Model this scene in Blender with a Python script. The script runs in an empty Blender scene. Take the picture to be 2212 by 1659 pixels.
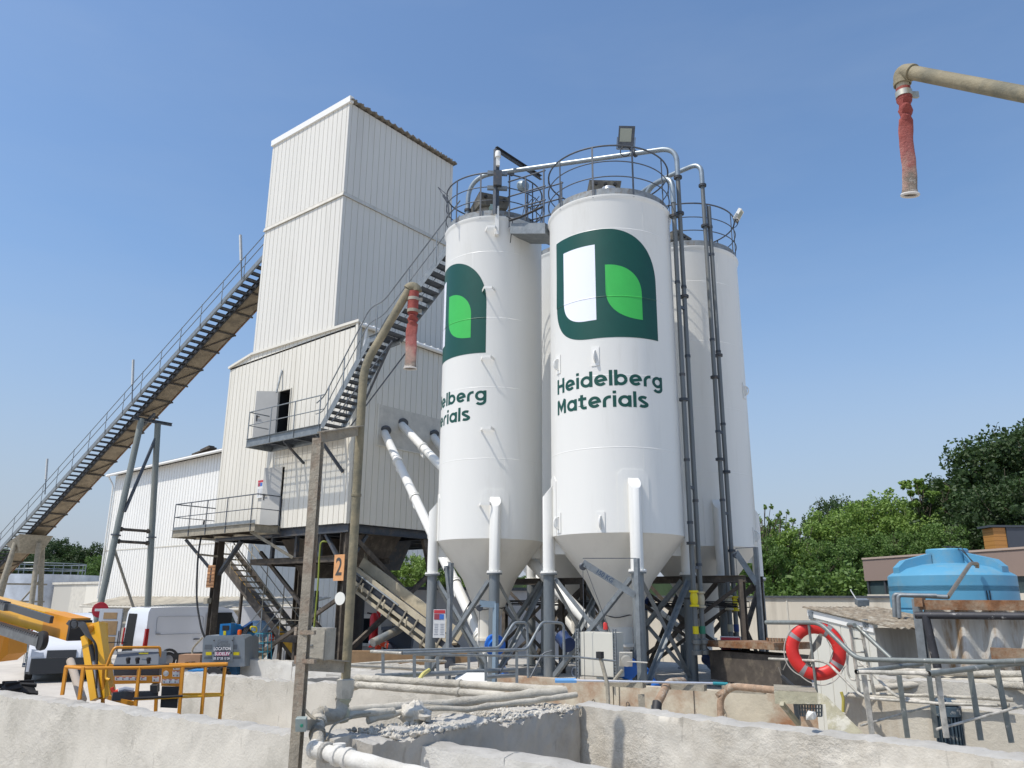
import bpy, math, random
from mathutils import Vector, Matrix, noise
random.seed(7)
SC = bpy.context.scene
COL = SC.collection
# ---------------------------------------------------------------- camera, sky, sun, exposure
IW, IH, FPX, CAMZ = 2212.0, 1659.0, 1715.0, 2.8
YAW, PITCH, ROLL = math.radians(38.8), math.radians(15.3), math.radians(0.37)
_r0 = Vector((math.cos(YAW), math.sin(YAW), 0))
FWD = Vector((-math.sin(YAW)*math.cos(PITCH), math.cos(YAW)*math.cos(PITCH), math.sin(PITCH)))
_u0 = _r0.cross(FWD)
CR = _r0*math.cos(ROLL) + _u0*math.sin(ROLL)
CU = -_r0*math.sin(ROLL) + _u0*math.cos(ROLL)
cam = bpy.data.cameras.new('camera'); cam.sensor_width = 36; cam.lens = FPX/IW*36; cam.clip_end = 3000; cam.clip_start = .05
co = bpy.data.objects.new('camera', cam); COL.objects.link(co)
m = Matrix((CR, CU, -FWD)).transposed().to_4x4(); m.translation = (0, 0, CAMZ); co.matrix_world = m
SC.camera = co
SUN_EL = math.radians(60); SUN_H = Vector((-.34, -.94, 0)).normalized()
w = bpy.data.worlds.new('World'); SC.world = w; w.use_nodes = True
nt = w.node_tree; bg = nt.nodes['Background']
sky = nt.nodes.new('ShaderNodeTexSky'); sky.sky_type = 'NISHITA'; sky.sun_disc = False
sky.sun_elevation = SUN_EL; sky.sun_rotation = math.atan2(SUN_H.x, SUN_H.y)
sky.altitude = 50; sky.air_density = 1.2; sky.dust_density = 1.5; sky.ozone_density = 4.5
# pale summer haze low over the horizon
_tc = nt.nodes.new('ShaderNodeTexCoord'); _sp = nt.nodes.new('ShaderNodeSeparateXYZ'); nt.links.new(_tc.outputs['Generated'], _sp.inputs[0])
_mr = nt.nodes.new('ShaderNodeMapRange'); _mr.interpolation_type = 'SMOOTHSTEP'; _mr.inputs[1].default_value = 0; _mr.inputs[2].default_value = .42; _mr.inputs[3].default_value = .8; _mr.inputs[4].default_value = 0
nt.links.new(_sp.outputs[2], _mr.inputs[0])
_mx = nt.nodes.new('ShaderNodeMix'); _mx.data_type = 'RGBA'; nt.links.new(_mr.outputs[0], _mx.inputs[0]); nt.links.new(sky.outputs[0], _mx.inputs[6]); _mx.inputs[7].default_value = (2.85, 2.98, 3.55, 1)
_cm = nt.nodes.new('ShaderNodeMapping'); _cm.inputs['Scale'].default_value = (1.2, 1.2, 5); _cm.inputs['Rotation'].default_value = (.2, .3, .6); nt.links.new(_tc.outputs['Generated'], _cm.inputs[0])
_cn = nt.nodes.new('ShaderNodeTexNoise'); _cn.inputs['Scale'].default_value = 1.6; _cn.inputs['Detail'].default_value = 7; _cn.inputs['Roughness'].default_value = .6; nt.links.new(_cm.outputs[0], _cn.inputs['Vector'])
_cr = nt.nodes.new('ShaderNodeMapRange'); _cr.inputs[1].default_value = .45; _cr.inputs[2].default_value = .8; _cr.inputs[3].default_value = 0; _cr.inputs[4].default_value = .13; nt.links.new(_cn.outputs[0], _cr.inputs[0])
_m3 = nt.nodes.new('ShaderNodeMix'); _m3.data_type = 'RGBA'; _m3.clamp_result = False; nt.links.new(_cr.outputs[0], _m3.inputs[0]); nt.links.new(_mx.outputs[2], _m3.inputs[6]); _m3.inputs[7].default_value = (3.0, 3.4, 4.1, 1)
_m4 = nt.nodes.new('ShaderNodeMix'); _m4.data_type = 'RGBA'; _m4.blend_type = 'MULTIPLY'; _m4.inputs[0].default_value = 1; nt.links.new(_m3.outputs[2], _m4.inputs[6]); _m4.inputs[7].default_value = (1.03, 1.10, 1.14, 1)
nt.links.new(_m4.outputs[2], bg.inputs[0]); bg.inputs[1].default_value = .15
sd = bpy.data.lights.new('sun', 'SUN'); sd.energy = 4.05; sd.angle = math.radians(.53); sd.color = (1, .945, .865)
so = bpy.data.objects.new('sun', sd); COL.objects.link(so)
sv = (SUN_H*math.cos(SUN_EL) + Vector((0, 0, math.sin(SUN_EL))))
so.rotation_euler = sv.to_track_quat('Z', 'Y').to_euler(); so.location = (0, 0, 60)
SC.view_settings.view_transform = 'Standard'; SC.view_settings.look = 'None'; SC.view_settings.exposure = 0.0; SC.view_settings.gamma = 1
SC.cycles.max_bounces = 6; SC.cycles.use_denoising = True

# ---------------------------------------------------------------- placing points
def ray(u, v):
    return CR*((u-IW/2)/FPX) + CU*((IH/2-v)/FPX) + FWD
def PX(u, v, X):
    d = ray(u, v); t = X/d.x; return Vector((X, t*d.y, CAMZ+t*d.z))
def PY(u, v, Y):
    d = ray(u, v); t = Y/d.y; return Vector((t*d.x, Y, CAMZ+t*d.z))
def PZ(u, v, Z):
    d = ray(u, v); t = (Z-CAMZ)/d.z; return Vector((t*d.x, t*d.y, Z))
def PD(u, v, dist):
    d = ray(u, v); t = dist/math.hypot(d.x, d.y); return Vector((t*d.x, t*d.y, CAMZ+t*d.z))
V = Vector
def rad(a): return math.radians(a)

# ---------------------------------------------------------------- materials
MATS = {}
def mat(name, col, rough=.6, metal=0, noise_s=None, noise_amt=.12, bump=0, bump_s=20, dirt=None, dirt_s=3, dirt_lo=.5, dirt_hi=.7, streak=False, coat=0, stretch=None):
    """principled material with fine and coarse mottling, optional second dirt colour and bump"""
    if name in MATS: return MATS[name]
    M = bpy.data.materials.new(name); M.use_nodes = True; n = M.node_tree.nodes; L = M.node_tree.links
    b = n['Principled BSDF']; b.inputs['Roughness'].default_value = rough; b.inputs['Metallic'].default_value = metal
    if coat: b.inputs['Coat Weight'].default_value = coat; b.inputs['Coat Roughness'].default_value = .1
    tc = n.new('ShaderNodeTexCoord'); src = tc.outputs['Object']
    mp = n.new('ShaderNodeMapping'); L.new(src, mp.inputs[0])
    if streak: mp.inputs['Scale'].default_value = (1, 1, .12)
    if stretch: mp.inputs['Scale'].default_value = stretch
    c = (*col, 1)
    cur = None
    if noise_s:
        nz = n.new('ShaderNodeTexNoise'); nz.inputs['Scale'].default_value = noise_s; nz.inputs['Detail'].default_value = 6; nz.inputs['Roughness'].default_value = .65
        L.new(mp.outputs[0], nz.inputs['Vector'])
        mr = n.new('ShaderNodeMapRange'); mr.inputs[1].default_value = .3; mr.inputs[2].default_value = .7
        mr.inputs[3].default_value = 1-noise_amt; mr.inputs[4].default_value = 1+noise_amt; L.new(nz.outputs[0], mr.inputs[0])
        mx = n.new('ShaderNodeMix'); mx.data_type = 'RGBA'; mx.blend_type = 'MULTIPLY'; mx.inputs[0].default_value = 1
        mx.inputs[6].default_value = c; L.new(mr.outputs[0], mx.inputs[7]); cur = mx.outputs[2]
    if dirt:
        dz = n.new('ShaderNodeTexNoise'); dz.inputs['Scale'].default_value = dirt_s; dz.inputs['Detail'].default_value = 8; dz.inputs['Roughness'].default_value = .7
        L.new(mp.outputs[0], dz.inputs['Vector'])
        r = n.new('ShaderNodeMapRange'); r.inputs[1].default_value = dirt_lo; r.inputs[2].default_value = dirt_hi; L.new(dz.outputs[0], r.inputs[0])
        m2 = n.new('ShaderNodeMix'); m2.data_type = 'RGBA'; L.new(r.outputs[0], m2.inputs[0])
        if cur: L.new(cur, m2.inputs[6])
        else: m2.inputs[6].default_value = c
        m2.inputs[7].default_value = (*dirt, 1); cur = m2.outputs[2]
    if cur: L.new(cur, b.inputs['Base Color'])
    else: b.inputs['Base Color'].default_value = c
    if bump:
        bz = n.new('ShaderNodeTexNoise'); bz.inputs['Scale'].default_value = bump_s; bz.inputs['Detail'].default_value = 8; bz.inputs['Roughness'].default_value = .7
        L.new(src, bz.inputs['Vector'])
        bp = n.new('ShaderNodeBump'); bp.inputs['Strength'].default_value = bump; bp.inputs['Distance'].default_value = .03
        L.new(bz.outputs[0], bp.inputs['Height']); L.new(bp.outputs[0], b.inputs['Normal'])
    M.diffuse_color = c; MATS[name] = M; return M

m_silo = mat('silo_white', (.76, .75, .705), .38, noise_s=.8, noise_amt=.02, dirt=(.60, .58, .52), dirt_s=1.3, dirt_lo=.56, dirt_hi=.95, streak=True)
m_cone = mat('silo_cone_white', (.68, .65, .58), .45, noise_s=1.2, noise_amt=.04, dirt=(.55, .52, .46), dirt_s=1.5, dirt_lo=.55, dirt_hi=.95, streak=True)
m_dgreen = mat('dark_green_film', (.002, .060, .042), .42, noise_s=3, noise_amt=.06)
m_lgreen = mat('light_green_film', (.045, .44, .075), .42, noise_s=3, noise_amt=.04)
m_wfilm = mat('cool_white_film', (.80, .82, .88), .3)
m_panel = mat('panel_white', (.68, .645, .56), .5, noise_s=.7, noise_amt=.04, dirt=(.52, .48, .39), dirt_s=.9, dirt_lo=.55, dirt_hi=.85, streak=True)
m_panel2 = mat('warehouse_white', (.79, .775, .73), .45, noise_s=.5, noise_amt=.03)
m_trim = mat('trim_cream', (.55, .52, .45), .6, noise_s=3, noise_amt=.15)
m_door = mat('door_grey', (.46, .45, .42), .5, noise_s=2, noise_amt=.05, dirt=(.25, .21, .16), dirt_s=2, dirt_lo=.66, dirt_hi=.9)
m_dark = mat('dark_interior', (.012, .013, .014), .9)
m_galv = mat('galvanised', (.21, .23, .24), .5, metal=.35, noise_s=7, noise_amt=.22, dirt=(.34, .34, .32), dirt_s=5, dirt_lo=.55, dirt_hi=.8)
m_galvd = mat('dark_galvanised', (.09, .10, .115), .55, metal=.3, noise_s=8, noise_amt=.25)
m_leg = mat('leg_galvanised', (.16, .18, .19), .5, metal=.3, noise_s=4, noise_amt=.2, dirt=(.38, .37, .34), dirt_s=2.5, dirt_lo=.5, dirt_hi=.85, streak=True)
m_steelb = mat('brown_steel', (.075, .062, .05), .75, noise_s=4, noise_amt=.3, dirt=(.20, .165, .12), dirt_s=3, dirt_lo=.5, dirt_hi=.75)
m_steelk = mat('blue_black_steel', (.05, .06, .075), .6, noise_s=5, noise_amt=.25, dirt=(.14, .11, .08), dirt_s=4, dirt_lo=.5, dirt_hi=.75)
m_dust = mat('dusty_steel', (.30, .27, .21), .85, noise_s=6, noise_amt=.25, dirt=(.15, .12, .09), dirt_s=4, dirt_lo=.55, dirt_hi=.8, bump=.5, bump_s=25)
m_rust = mat('rusty_steel', (.19, .085, .035), .85, noise_s=7, noise_amt=.4, dirt=(.33, .27, .19), dirt_s=3, dirt_lo=.45, dirt_hi=.7, bump=.4)
m_belt = mat('belt_underside', (.26, .21, .145), .9, noise_s=2, noise_amt=.3, dirt=(.12, .10, .075), dirt_s=1.3, dirt_lo=.5, dirt_hi=.75)
m_rim = mat('silo_roof_edge', (.24, .26, .27), .6, metal=.2, noise_s=6, noise_amt=.25, dirt=(.17, .13, .09), dirt_s=7, dirt_lo=.5, dirt_hi=.7)
m_black = mat('black_rubber', (.02, .02, .021), .6, noise_s=6, noise_amt=.3)
m_concr = mat('concrete', (.42, .40, .36), .9, noise_s=3, noise_amt=.15, dirt=(.26, .24, .21), dirt_s=1.6, dirt_lo=.5, dirt_hi=.8, bump=.4, bump_s=15)
m_tile = mat('fibre_roof', (.22, .19, .15), .95, noise_s=6, noise_amt=.35, bump=.5)

# ---------------------------------------------------------------- mesh helpers
class MB:
    def __init__(s): s.v = []; s.f = []; s.mi = []; s.cm = 0
    def q(s, pts, flip=False):
        i = len(s.v); s.v += [V(p) for p in pts]; f = list(range(i, i+len(pts)))
        s.f.append(f[::-1] if flip else f); s.mi.append(s.cm); return s
    def faces(s, vs, fs):
        i = len(s.v); s.v += [V(p) for p in vs]
        for f in fs: s.f.append([i+k for k in f]); s.mi.append(s.cm)
        return s
    def hexa(s, p):  # 8 points: bottom 0-3 ccw, top 4-7
        s.faces(p, [(3,2,1,0), (4,5,6,7), (0,1,5,4), (1,2,6,5), (2,3,7,6), (3,0,4,7)]); return s
    def box(s, x0, x1, y0, y1, z0, z1):
        if x0 > x1: x0, x1 = x1, x0
        if y0 > y1: y0, y1 = y1, y0
        if z0 > z1: z0, z1 = z1, z0
        s.hexa([(x0,y0,z0),(x1,y0,z0),(x1,y1,z0),(x0,y1,z0),(x0,y0,z1),(x1,y0,z1),(x1,y1,z1),(x0,y1,z1)]); return s
    def ob(s, c, ax, ay, az):  # oriented box centre + half axes
        c, ax, ay, az = V(c), V(ax), V(ay), V(az)
        s.hexa([c-ax-ay-az, c+ax-ay-az, c+ax+ay-az, c-ax+ay-az, c-ax-ay+az, c+ax-ay+az, c+ax+ay+az, c-ax+ay+az]); return s
    def frame(s, p, q, up=V((0, 0, 1))):
        d = (V(q)-V(p)).normalized()
        if abs(d.dot(up)) > .98: up = V((0, 1, 0)) if abs(d.y) < .9 else V((1, 0, 0))
        a = d.cross(up).normalized(); b = a.cross(d).normalized(); return d, a, b
    def beam(s, p, q, w, h, up=V((0, 0, 1))):
        p, q = V(p), V(q); d, a, b = s.frame(p, q, up)
        a = a*w/2; b = b*h/2
        s.hexa([p-a-b, p+a-b, q+a-b, q-a-b, p-a+b, p+a+b, q+a+b, q-a+b]); return s
    def ibeam(s, p, q, w, h, t=.012, up=V((0, 0, 1))):
        p, q = V(p), V(q); d, a, b = s.frame(p, q, up)
        for sg in (-1, 1):
            o = b*(h/2-t/2)*sg; s.ob((p+q)/2+o, a*w/2, b*t/2, (q-p)/2)
        s.ob((p+q)/2, a*t/2, b*(h/2-t), (q-p)/2); return s
    def angle(s, p, q, w, t=.008, up=V((0, 0, 1))):
        p, q = V(p), V(q); d, a, b = s.frame(p, q, up)
        s.ob((p+q)/2+b*w/2, a*t/2, b*w/2, (q-p)/2); s.ob((p+q)/2+a*(w/2+t/2), a*w/2, b*t/2, (q-p)/2); return s
    def channel(s, p, q, w, h, t=.01, up=V((0, 0, 1))):
        p, q = V(p), V(q); d, a, b = s.frame(p, q, up)
        s.ob((p+q)/2, a*t/2, b*h/2, (q-p)/2)
        for sg in (-1, 1): s.ob((p+q)/2+b*(h/2-t/2)*sg+a*(w/2+t/2), a*w/2, b*t/2, (q-p)/2)
        return s
    def tube(s, pts, r, n=8, cap=True, rs=None):
        pts = [V(p) for p in pts]; N = len(pts); a = None; i0 = len(s.v)
        for i, p in enumerate(pts):
            d = (pts[min(i+1, N-1)]-pts[max(i-1, 0)]).normalized()
            if a is None:
                up = V((0, 0, 1)) if abs(d.z) < .9 else V((1, 0, 0)); a = d.cross(up).normalized()
            else:
                a = (a-d*a.dot(d)).normalized()
            b = d.cross(a); rr = rs[i] if rs else r
            if 0 < i < N-1:
                c = (pts[i]-pts[i-1]).normalized().dot((pts[i+1]-pts[i]).normalized())
            for k in range(n):
                t = 2*math.pi*k/n; s.v.append(p+(a*math.cos(t)+b*math.sin(t))*rr)
        for i in range(N-1):
            for k in range(n):
                k2 = (k+1) % n; s.f.append([i0+i*n+k, i0+(i+1)*n+k, i0+(i+1)*n+k2, i0+i*n+k2]); s.mi.append(s.cm)
        if cap:
            s.f.append([i0+k for k in range(n)]); s.mi.append(s.cm)
            s.f.append([i0+(N-1)*n+k for k in range(n)][::-1]); s.mi.append(s.cm)
        return s
    def lathe(s, prof, c=(0, 0, 0), n=32, a0=0, a1=360, axis=None, cap=False):
        c = V(c); full = abs(a1-a0) >= 360; m = n if full else n+1; i0 = len(s.v)
        if axis is None: ex, ey, ez = V((1,0,0)), V((0,1,0)), V((0,0,1))
        else:
            ez = V(axis).normalized(); up = V((0,0,1)) if abs(ez.z) < .9 else V((1,0,0)); ex = ez.cross(up).normalized(); ey = ez.cross(ex)
        for r, z in prof:
            for k in range(m):
                t = rad(a0+(a1-a0)*k/n); s.v.append(c+ex*r*math.cos(t)+ey*r*math.sin(t)+ez*z)
        for i in range(len(prof)-1):
            for k in range(n):
                k2 = (k+1) % m; s.f.append([i0+i*m+k, i0+i*m+k2, i0+(i+1)*m+k2, i0+(i+1)*m+k]); s.mi.append(s.cm)
        if cap:
            s.f.append([i0+k for k in range(m)][::-1]); s.mi.append(s.cm)
            s.f.append([i0+(len(prof)-1)*m+k for k in range(m)]); s.mi.append(s.cm)
        return s
    def prism(s, poly, o, ex, ey, ez):  # poly (a,b) in ex,ey, extruded by ez vector
        o, ex, ey, ez = V(o), V(ex), V(ey), V(ez); n = len(poly)
        A = [o+ex*a+ey*b for a, b in poly]; B = [p+ez for p in A]
        s.faces(A+B, [list(range(n))[::-1], list(range(n, 2*n))]+[[k, (k+1) % n, n+(k+1) % n, n+k] for k in range(n)]); return s
    def clad(s, p, q, zb, zt, pitch=.27, gw=.028, gd=.022, out=None, fine=False):
        """ribbed cladding sheet from p to q; zb, zt = (value at p, value at q); grooves pushed in"""
        p, q = V(p), V(q); L = (q-p).length; d = (q-p)/L; out = V(out)
        xs = [(0, 0)]; n = max(1, round(L/pitch)); pp = L/n
        for k in range(n):
            c = (k+.5)*pp
            xs += [(c-gw/2, 0), (c-gw/2+.004, -gd), (c+gw/2-.004, -gd), (c+gw/2, 0)]
        xs.append((L, 0)); i0 = len(s.v)
        for x, o in xs:
            t = x/L; b = p+d*x+out*o
            s.v.append(V((b.x, b.y, zb[0]+(zb[1]-zb[0])*t))); s.v.append(V((b.x, b.y, zt[0]+(zt[1]-zt[0])*t)))
        fl = d.cross(V((0, 0, 1))).dot(out) < 0
        for k in range(len(xs)-1):
            f = [i0+2*k, i0+2*k+2, i0+2*k+3, i0+2*k+1]; s.f.append(f[::-1] if fl else f); s.mi.append(s.cm)
        return s
    def build(s, name, material, parent=None, smooth=True, ang=40):
        o0 = wloc(parent); me = bpy.data.meshes.new(name)
        me.from_pydata([tuple(v-o0) for v in s.v], [], s.f); me.update()
        ms = material if isinstance(material, (list, tuple)) else [material]
        for M in ms: me.materials.append(M)
        if len(ms) > 1: me.polygons.foreach_set('material_index', s.mi)
        if smooth:
            me.polygons.foreach_set('use_smooth', [True]*len(me.polygons)); me.set_sharp_from_angle(angle=rad(ang))
        o = bpy.data.objects.new(name, me); COL.objects.link(o)
        if parent: o.parent = parent
        return o
_wl = {}
def wloc(o):
    l = V((0, 0, 0))
    while o is not None: l = l+V(o.location); o = o.parent
    return l
def tag(o, label=None, cat=None, group=None, kind=None):
    if label: o['label'] = label
    if cat: o['category'] = cat
    if group: o['group'] = group
    if kind: o['kind'] = kind
    return o
def thing(name, label, cat, loc, group=None):
    o = bpy.data.objects.new(name, None); COL.objects.link(o); o.location = V(loc); o.empty_display_size = .2
    return tag(o, label, cat, group)
def one(mb, name, material, label, cat, group=None, **k):
    """single mesh thing whose origin sits at its base"""
    xs = [v.x for v in mb.v]; ys = [v.y for v in mb.v]; zs = [v.z for v in mb.v]
    b = V(((min(xs)+max(xs))/2, (min(ys)+max(ys))/2, min(zs)))
    for i in range(len(mb.v)): mb.v[i] = mb.v[i]-b
    o = mb.build(name, material, None, **k); o.location = b
    return tag(o, label, cat, group)
def dup(root, loc, rz=0, label=None, group=None):
    r = root.copy(); COL.objects.link(r); r.location = V(loc); r.rotation_euler = (0, 0, rz)
    if label: r['label'] = label
    if group: r['group'] = group
    for ch in [c for c in bpy.data.objects if c.parent == root]:
        c = ch.copy(); COL.objects.link(c); c.parent = r
        for g in [g for g in bpy.data.objects if g.parent == ch]:
            d = g.copy(); COL.objects.link(d); d.parent = c
    return r
def text(s, size, o, ex, ey, material, parent, name='lettering', off=.003, align='CENTER', bold=0.0, sx=1.0):
    cu = bpy.data.curves.new('t', 'FONT'); cu.body = s; cu.size = size; cu.align_x = align; cu.align_y = 'CENTER'; cu.offset = bold
    ob = bpy.data.objects.new('t', cu); COL.objects.link(ob)
    dg = bpy.context.evaluated_depsgraph_get(); me = bpy.data.meshes.new_from_object(ob.evaluated_get(dg))
    ex, ey = V(ex).normalized(), V(ey).normalized(); nn = ex.cross(ey); mb = MB()
    mb.v = [V(o)+ex*v.co.x*sx+ey*v.co.y+nn*off for v in me.vertices]; mb.f = [list(p.vertices) for p in me.polygons]; mb.mi = [0]*len(mb.f)
    bpy.data.objects.remove(ob); bpy.data.curves.remove(cu); bpy.data.meshes.remove(me)
    return mb.build(name, material, parent, smooth=False)
def arc(c, r, a0, a1, ex, ey, n=10):
    c, ex, ey = V(c), V(ex), V(ey)
    return [c+ex*r*math.cos(rad(a0+(a1-a0)*k/n))+ey*r*math.sin(rad(a0+(a1-a0)*k/n)) for k in range(n+1)]
def fillet(pts, r, n=5):
    """round the corners of a polyline"""
    pts = [V(p) for p in pts]; out = [pts[0]]
    for i in range(1, len(pts)-1):
        a, b, c = pts[i-1], pts[i], pts[i+1]; d1 = (a-b); d2 = (c-b); rr = min(r, d1.length*.49, d2.length*.49)
        p, q = b+d1.normalized()*rr, b+d2.normalized()*rr
        for k in range(n+1):
            t = k/n; out.append(p*(1-t)**2+b*2*t*(1-t)+q*t*t)
    out.append(pts[-1]); return out
# ================================================================ SILOS
def cyp(c, r, phi, z): return V((c[0]+r*math.cos(rad(phi)), c[1]+r*math.sin(rad(phi)), z))
# stroke alphabet (x height 1); each letter: (advance, [polylines])
def A_(cx, cy, r, a0, a1, n=20, ry=None):
    ry = ry or r
    return [(cx+r*math.cos(rad(a0+(a1-a0)*k/n)), cy+ry*math.sin(rad(a0+(a1-a0)*k/n))) for k in range(n+1)]
T = .255; h = .5-T/2; cw = h+T/2
ALPH = {
 'H': (.98, [[(T/2, 0), (T/2, 1.33)], [(.98-T/2, 0), (.98-T/2, 1.33)], [(T/2, .67), (.98-T/2, .67)]]),
 'M': (1.14, [[(T/2, 0), (T/2, 1.18)], [(1.14-T/2, 0), (1.14-T/2, 1.18)], [(T/2, 1.27), (.57, .42), (1.14-T/2, 1.27)]]),
 'e': (1.0, [A_(.5, .5, h, -38, -352, 30)+[(T/2+.06, .43)]]),
 'i': (T, [[(T/2, 0), (T/2, 1.0)], [(T/2, 1.16), (T/2, 1.40)]]),
 'l': (T, [[(T/2, 0), (T/2, 1.36)]]),
 'd': (1.0, [A_(.5, .5, h, 0, 360, 32), [(1-T/2, 0), (1-T/2, 1.36)]]),
 'b': (1.0, [A_(.5, .5, h, 0, 360, 32), [(T/2, 0), (T/2, 1.36)]]),
 'a': (1.0, [A_(.5, .5, h, 0, 360, 32), [(1-T/2, 0), (1-T/2, 1.0)]]),
 'r': (.62, [[(T/2, 0), (T/2, .5)]+A_(.52, .48, .52-T/2, 180, 90, 10)[0:]+[(.62, .48+.52-T/2)]]),
 't': (.72, [[(.3, 1.26), (.3, .33)]+A_(.53, .33, .23, 180, 270, 8)+[(.72, .10)], [(0, .9), (.7, .9)]]),
 's': (.82, [A_(.42, .735, .30, 35, 235, 12, .16)[:]+A_(.40, .265, .32, 55, -145, 12, .16)]),
 'g': (1.0, [A_(.5, .5, h, 0, 360, 32), [(1-T/2, 1.0), (1-T/2, .0)]+A_(.5, -.02, h, 0, -148, 18, .30)]),
}
def ribbon(pl, t):
    """left and right edges of a stroked polyline with mitres"""
    n = len(pl); Ls, Rs = [], []
    for i in range(n):
        a = V((*pl[max(i-1, 0)], 0)); b = V((*pl[i], 0)); c = V((*pl[min(i+1, n-1)], 0))
        d1 = (b-a).normalized() if i else (c-b).normalized(); d2 = (c-b).normalized() if i < n-1 else d1
        m_ = (d1+d2); m_ = m_.normalized() if m_.length > 1e-6 else d1
        nn = V((-m_.y, m_.x, 0)); k = t/2/max(.35, nn.dot(V((-d1.y, d1.x, 0))))
        Ls.append(b+nn*k); Rs.append(b-nn*k)
    return Ls, Rs
def word_on_cyl(s, c, r, phi0, z0, sx, sy, parent, tr=.13, only=None):
    mb = MB(); x = 0; lay = 0
    for ch in s:
        adv, pls = ALPH[ch]
        for j, pl in enumerate(pls):
            pts = []
            for a, b in zip(pl[:-1], pl[1:]):  # subdivide
                L = math.hypot(b[0]-a[0], b[1]-a[1]); k = max(1, int(L/.12))
                pts += [(a[0]+(b[0]-a[0])*q/k, a[1]+(b[1]-a[1])*q/k) for q in range(k)]
            pts.append(pl[-1]); Ls, Rs = ribbon(pts, T); rr = r+.004+.0012*j; i0 = len(mb.v)
            for a, b in zip(Ls, Rs):
                for p in (b, a):
                    phi = phi0+math.degrees((x+p.x)*sx/r); mb.v.append(cyp(c, rr, phi, z0+p.y*sy))
            for k in range(len(Ls)-1): mb.f.append([i0+2*k, i0+2*k+2, i0+2*k+3, i0+2*k+1]); mb.mi.append(0)
        x += adv+tr
    return mb.build('lettering', m_dgreen, parent, smooth=False)
def film(name, c, r, phi0, phi1, zlo, zhi, m_, parent, off, seam=None):
    """film patch: zlo(t), zhi(t) for t in 0..1 across phi0..phi1"""
    mb = MB(); n = 72; nz = 8; i0 = 0
    for k in range(n+1):
        t = .5-.5*math.cos(math.pi*k/n); ph = phi0+(phi1-phi0)*t; a, b = zlo(t), zhi(t)
        rows = [a+(b-a)*j/nz for j in range(nz+1)]
        if seam and a < seam-.03 and b > seam+.03:
            rows = [a+(seam-.014-a)*j/3 for j in range(4)]+[seam]+[seam+.014+(b-seam-.014)*j/3 for j in range(4)]
        for j, zz in enumerate(rows): mb.v.append(cyp(c, r+off+(.009 if seam and abs(zz-seam) < .001 else 0), ph, zz))
    for k in range(n):
        for j in range(nz):
            p = k*(nz+1)+j; mb.f.append([p, p+nz+1, p+nz+2, p+1]); mb.mi.append(0)
    return mb.build(name, m_, parent, ang=12)
def q_(t): t = max(0, min(1, t)); return math.sqrt(max(0, 1-(1-t)**2))
def sup(t, e=2.3): t = max(0, min(1, t)); return (1-(1-t)**e)**(1/e)
def emblem(c, r, phi1, z0, S, parent, seam=None):
    """square of side S with its top right and bottom left corners rounded, window left, leaf right"""
    D = math.degrees(S/r); p0 = phi1-D
    rr = .40
    film('emblem', c, r, p0, phi1, lambda t: z0+S*(rr*1.0*(1-sup(t/rr)) if t < rr else 0),
         lambda t: z0+S*(1-(.50*(1-sup((1-t)/.50)) if t > .50 else 0)), m_dgreen, parent, .005, seam)
    a0, a1 = p0+D*.115, p0+D*.445
    film('emblem_window', c, r, a0, a1, lambda t: z0+S*(.165+(.22*(1-sup(t/.75)) if t < .75 else 0)), lambda t: z0+S*.86, m_wfilm, parent, .008, seam)
    a0, a1 = p0+D*.53, p0+D*.845
    film('emblem_leaf', c, r, a0, a1, lambda t: z0+S*(.165+.27*(1-sup(t))), lambda t: z0+S*(.66-.27*(1-sup(1-t))), m_lgreen, parent, .008, seam)

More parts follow.
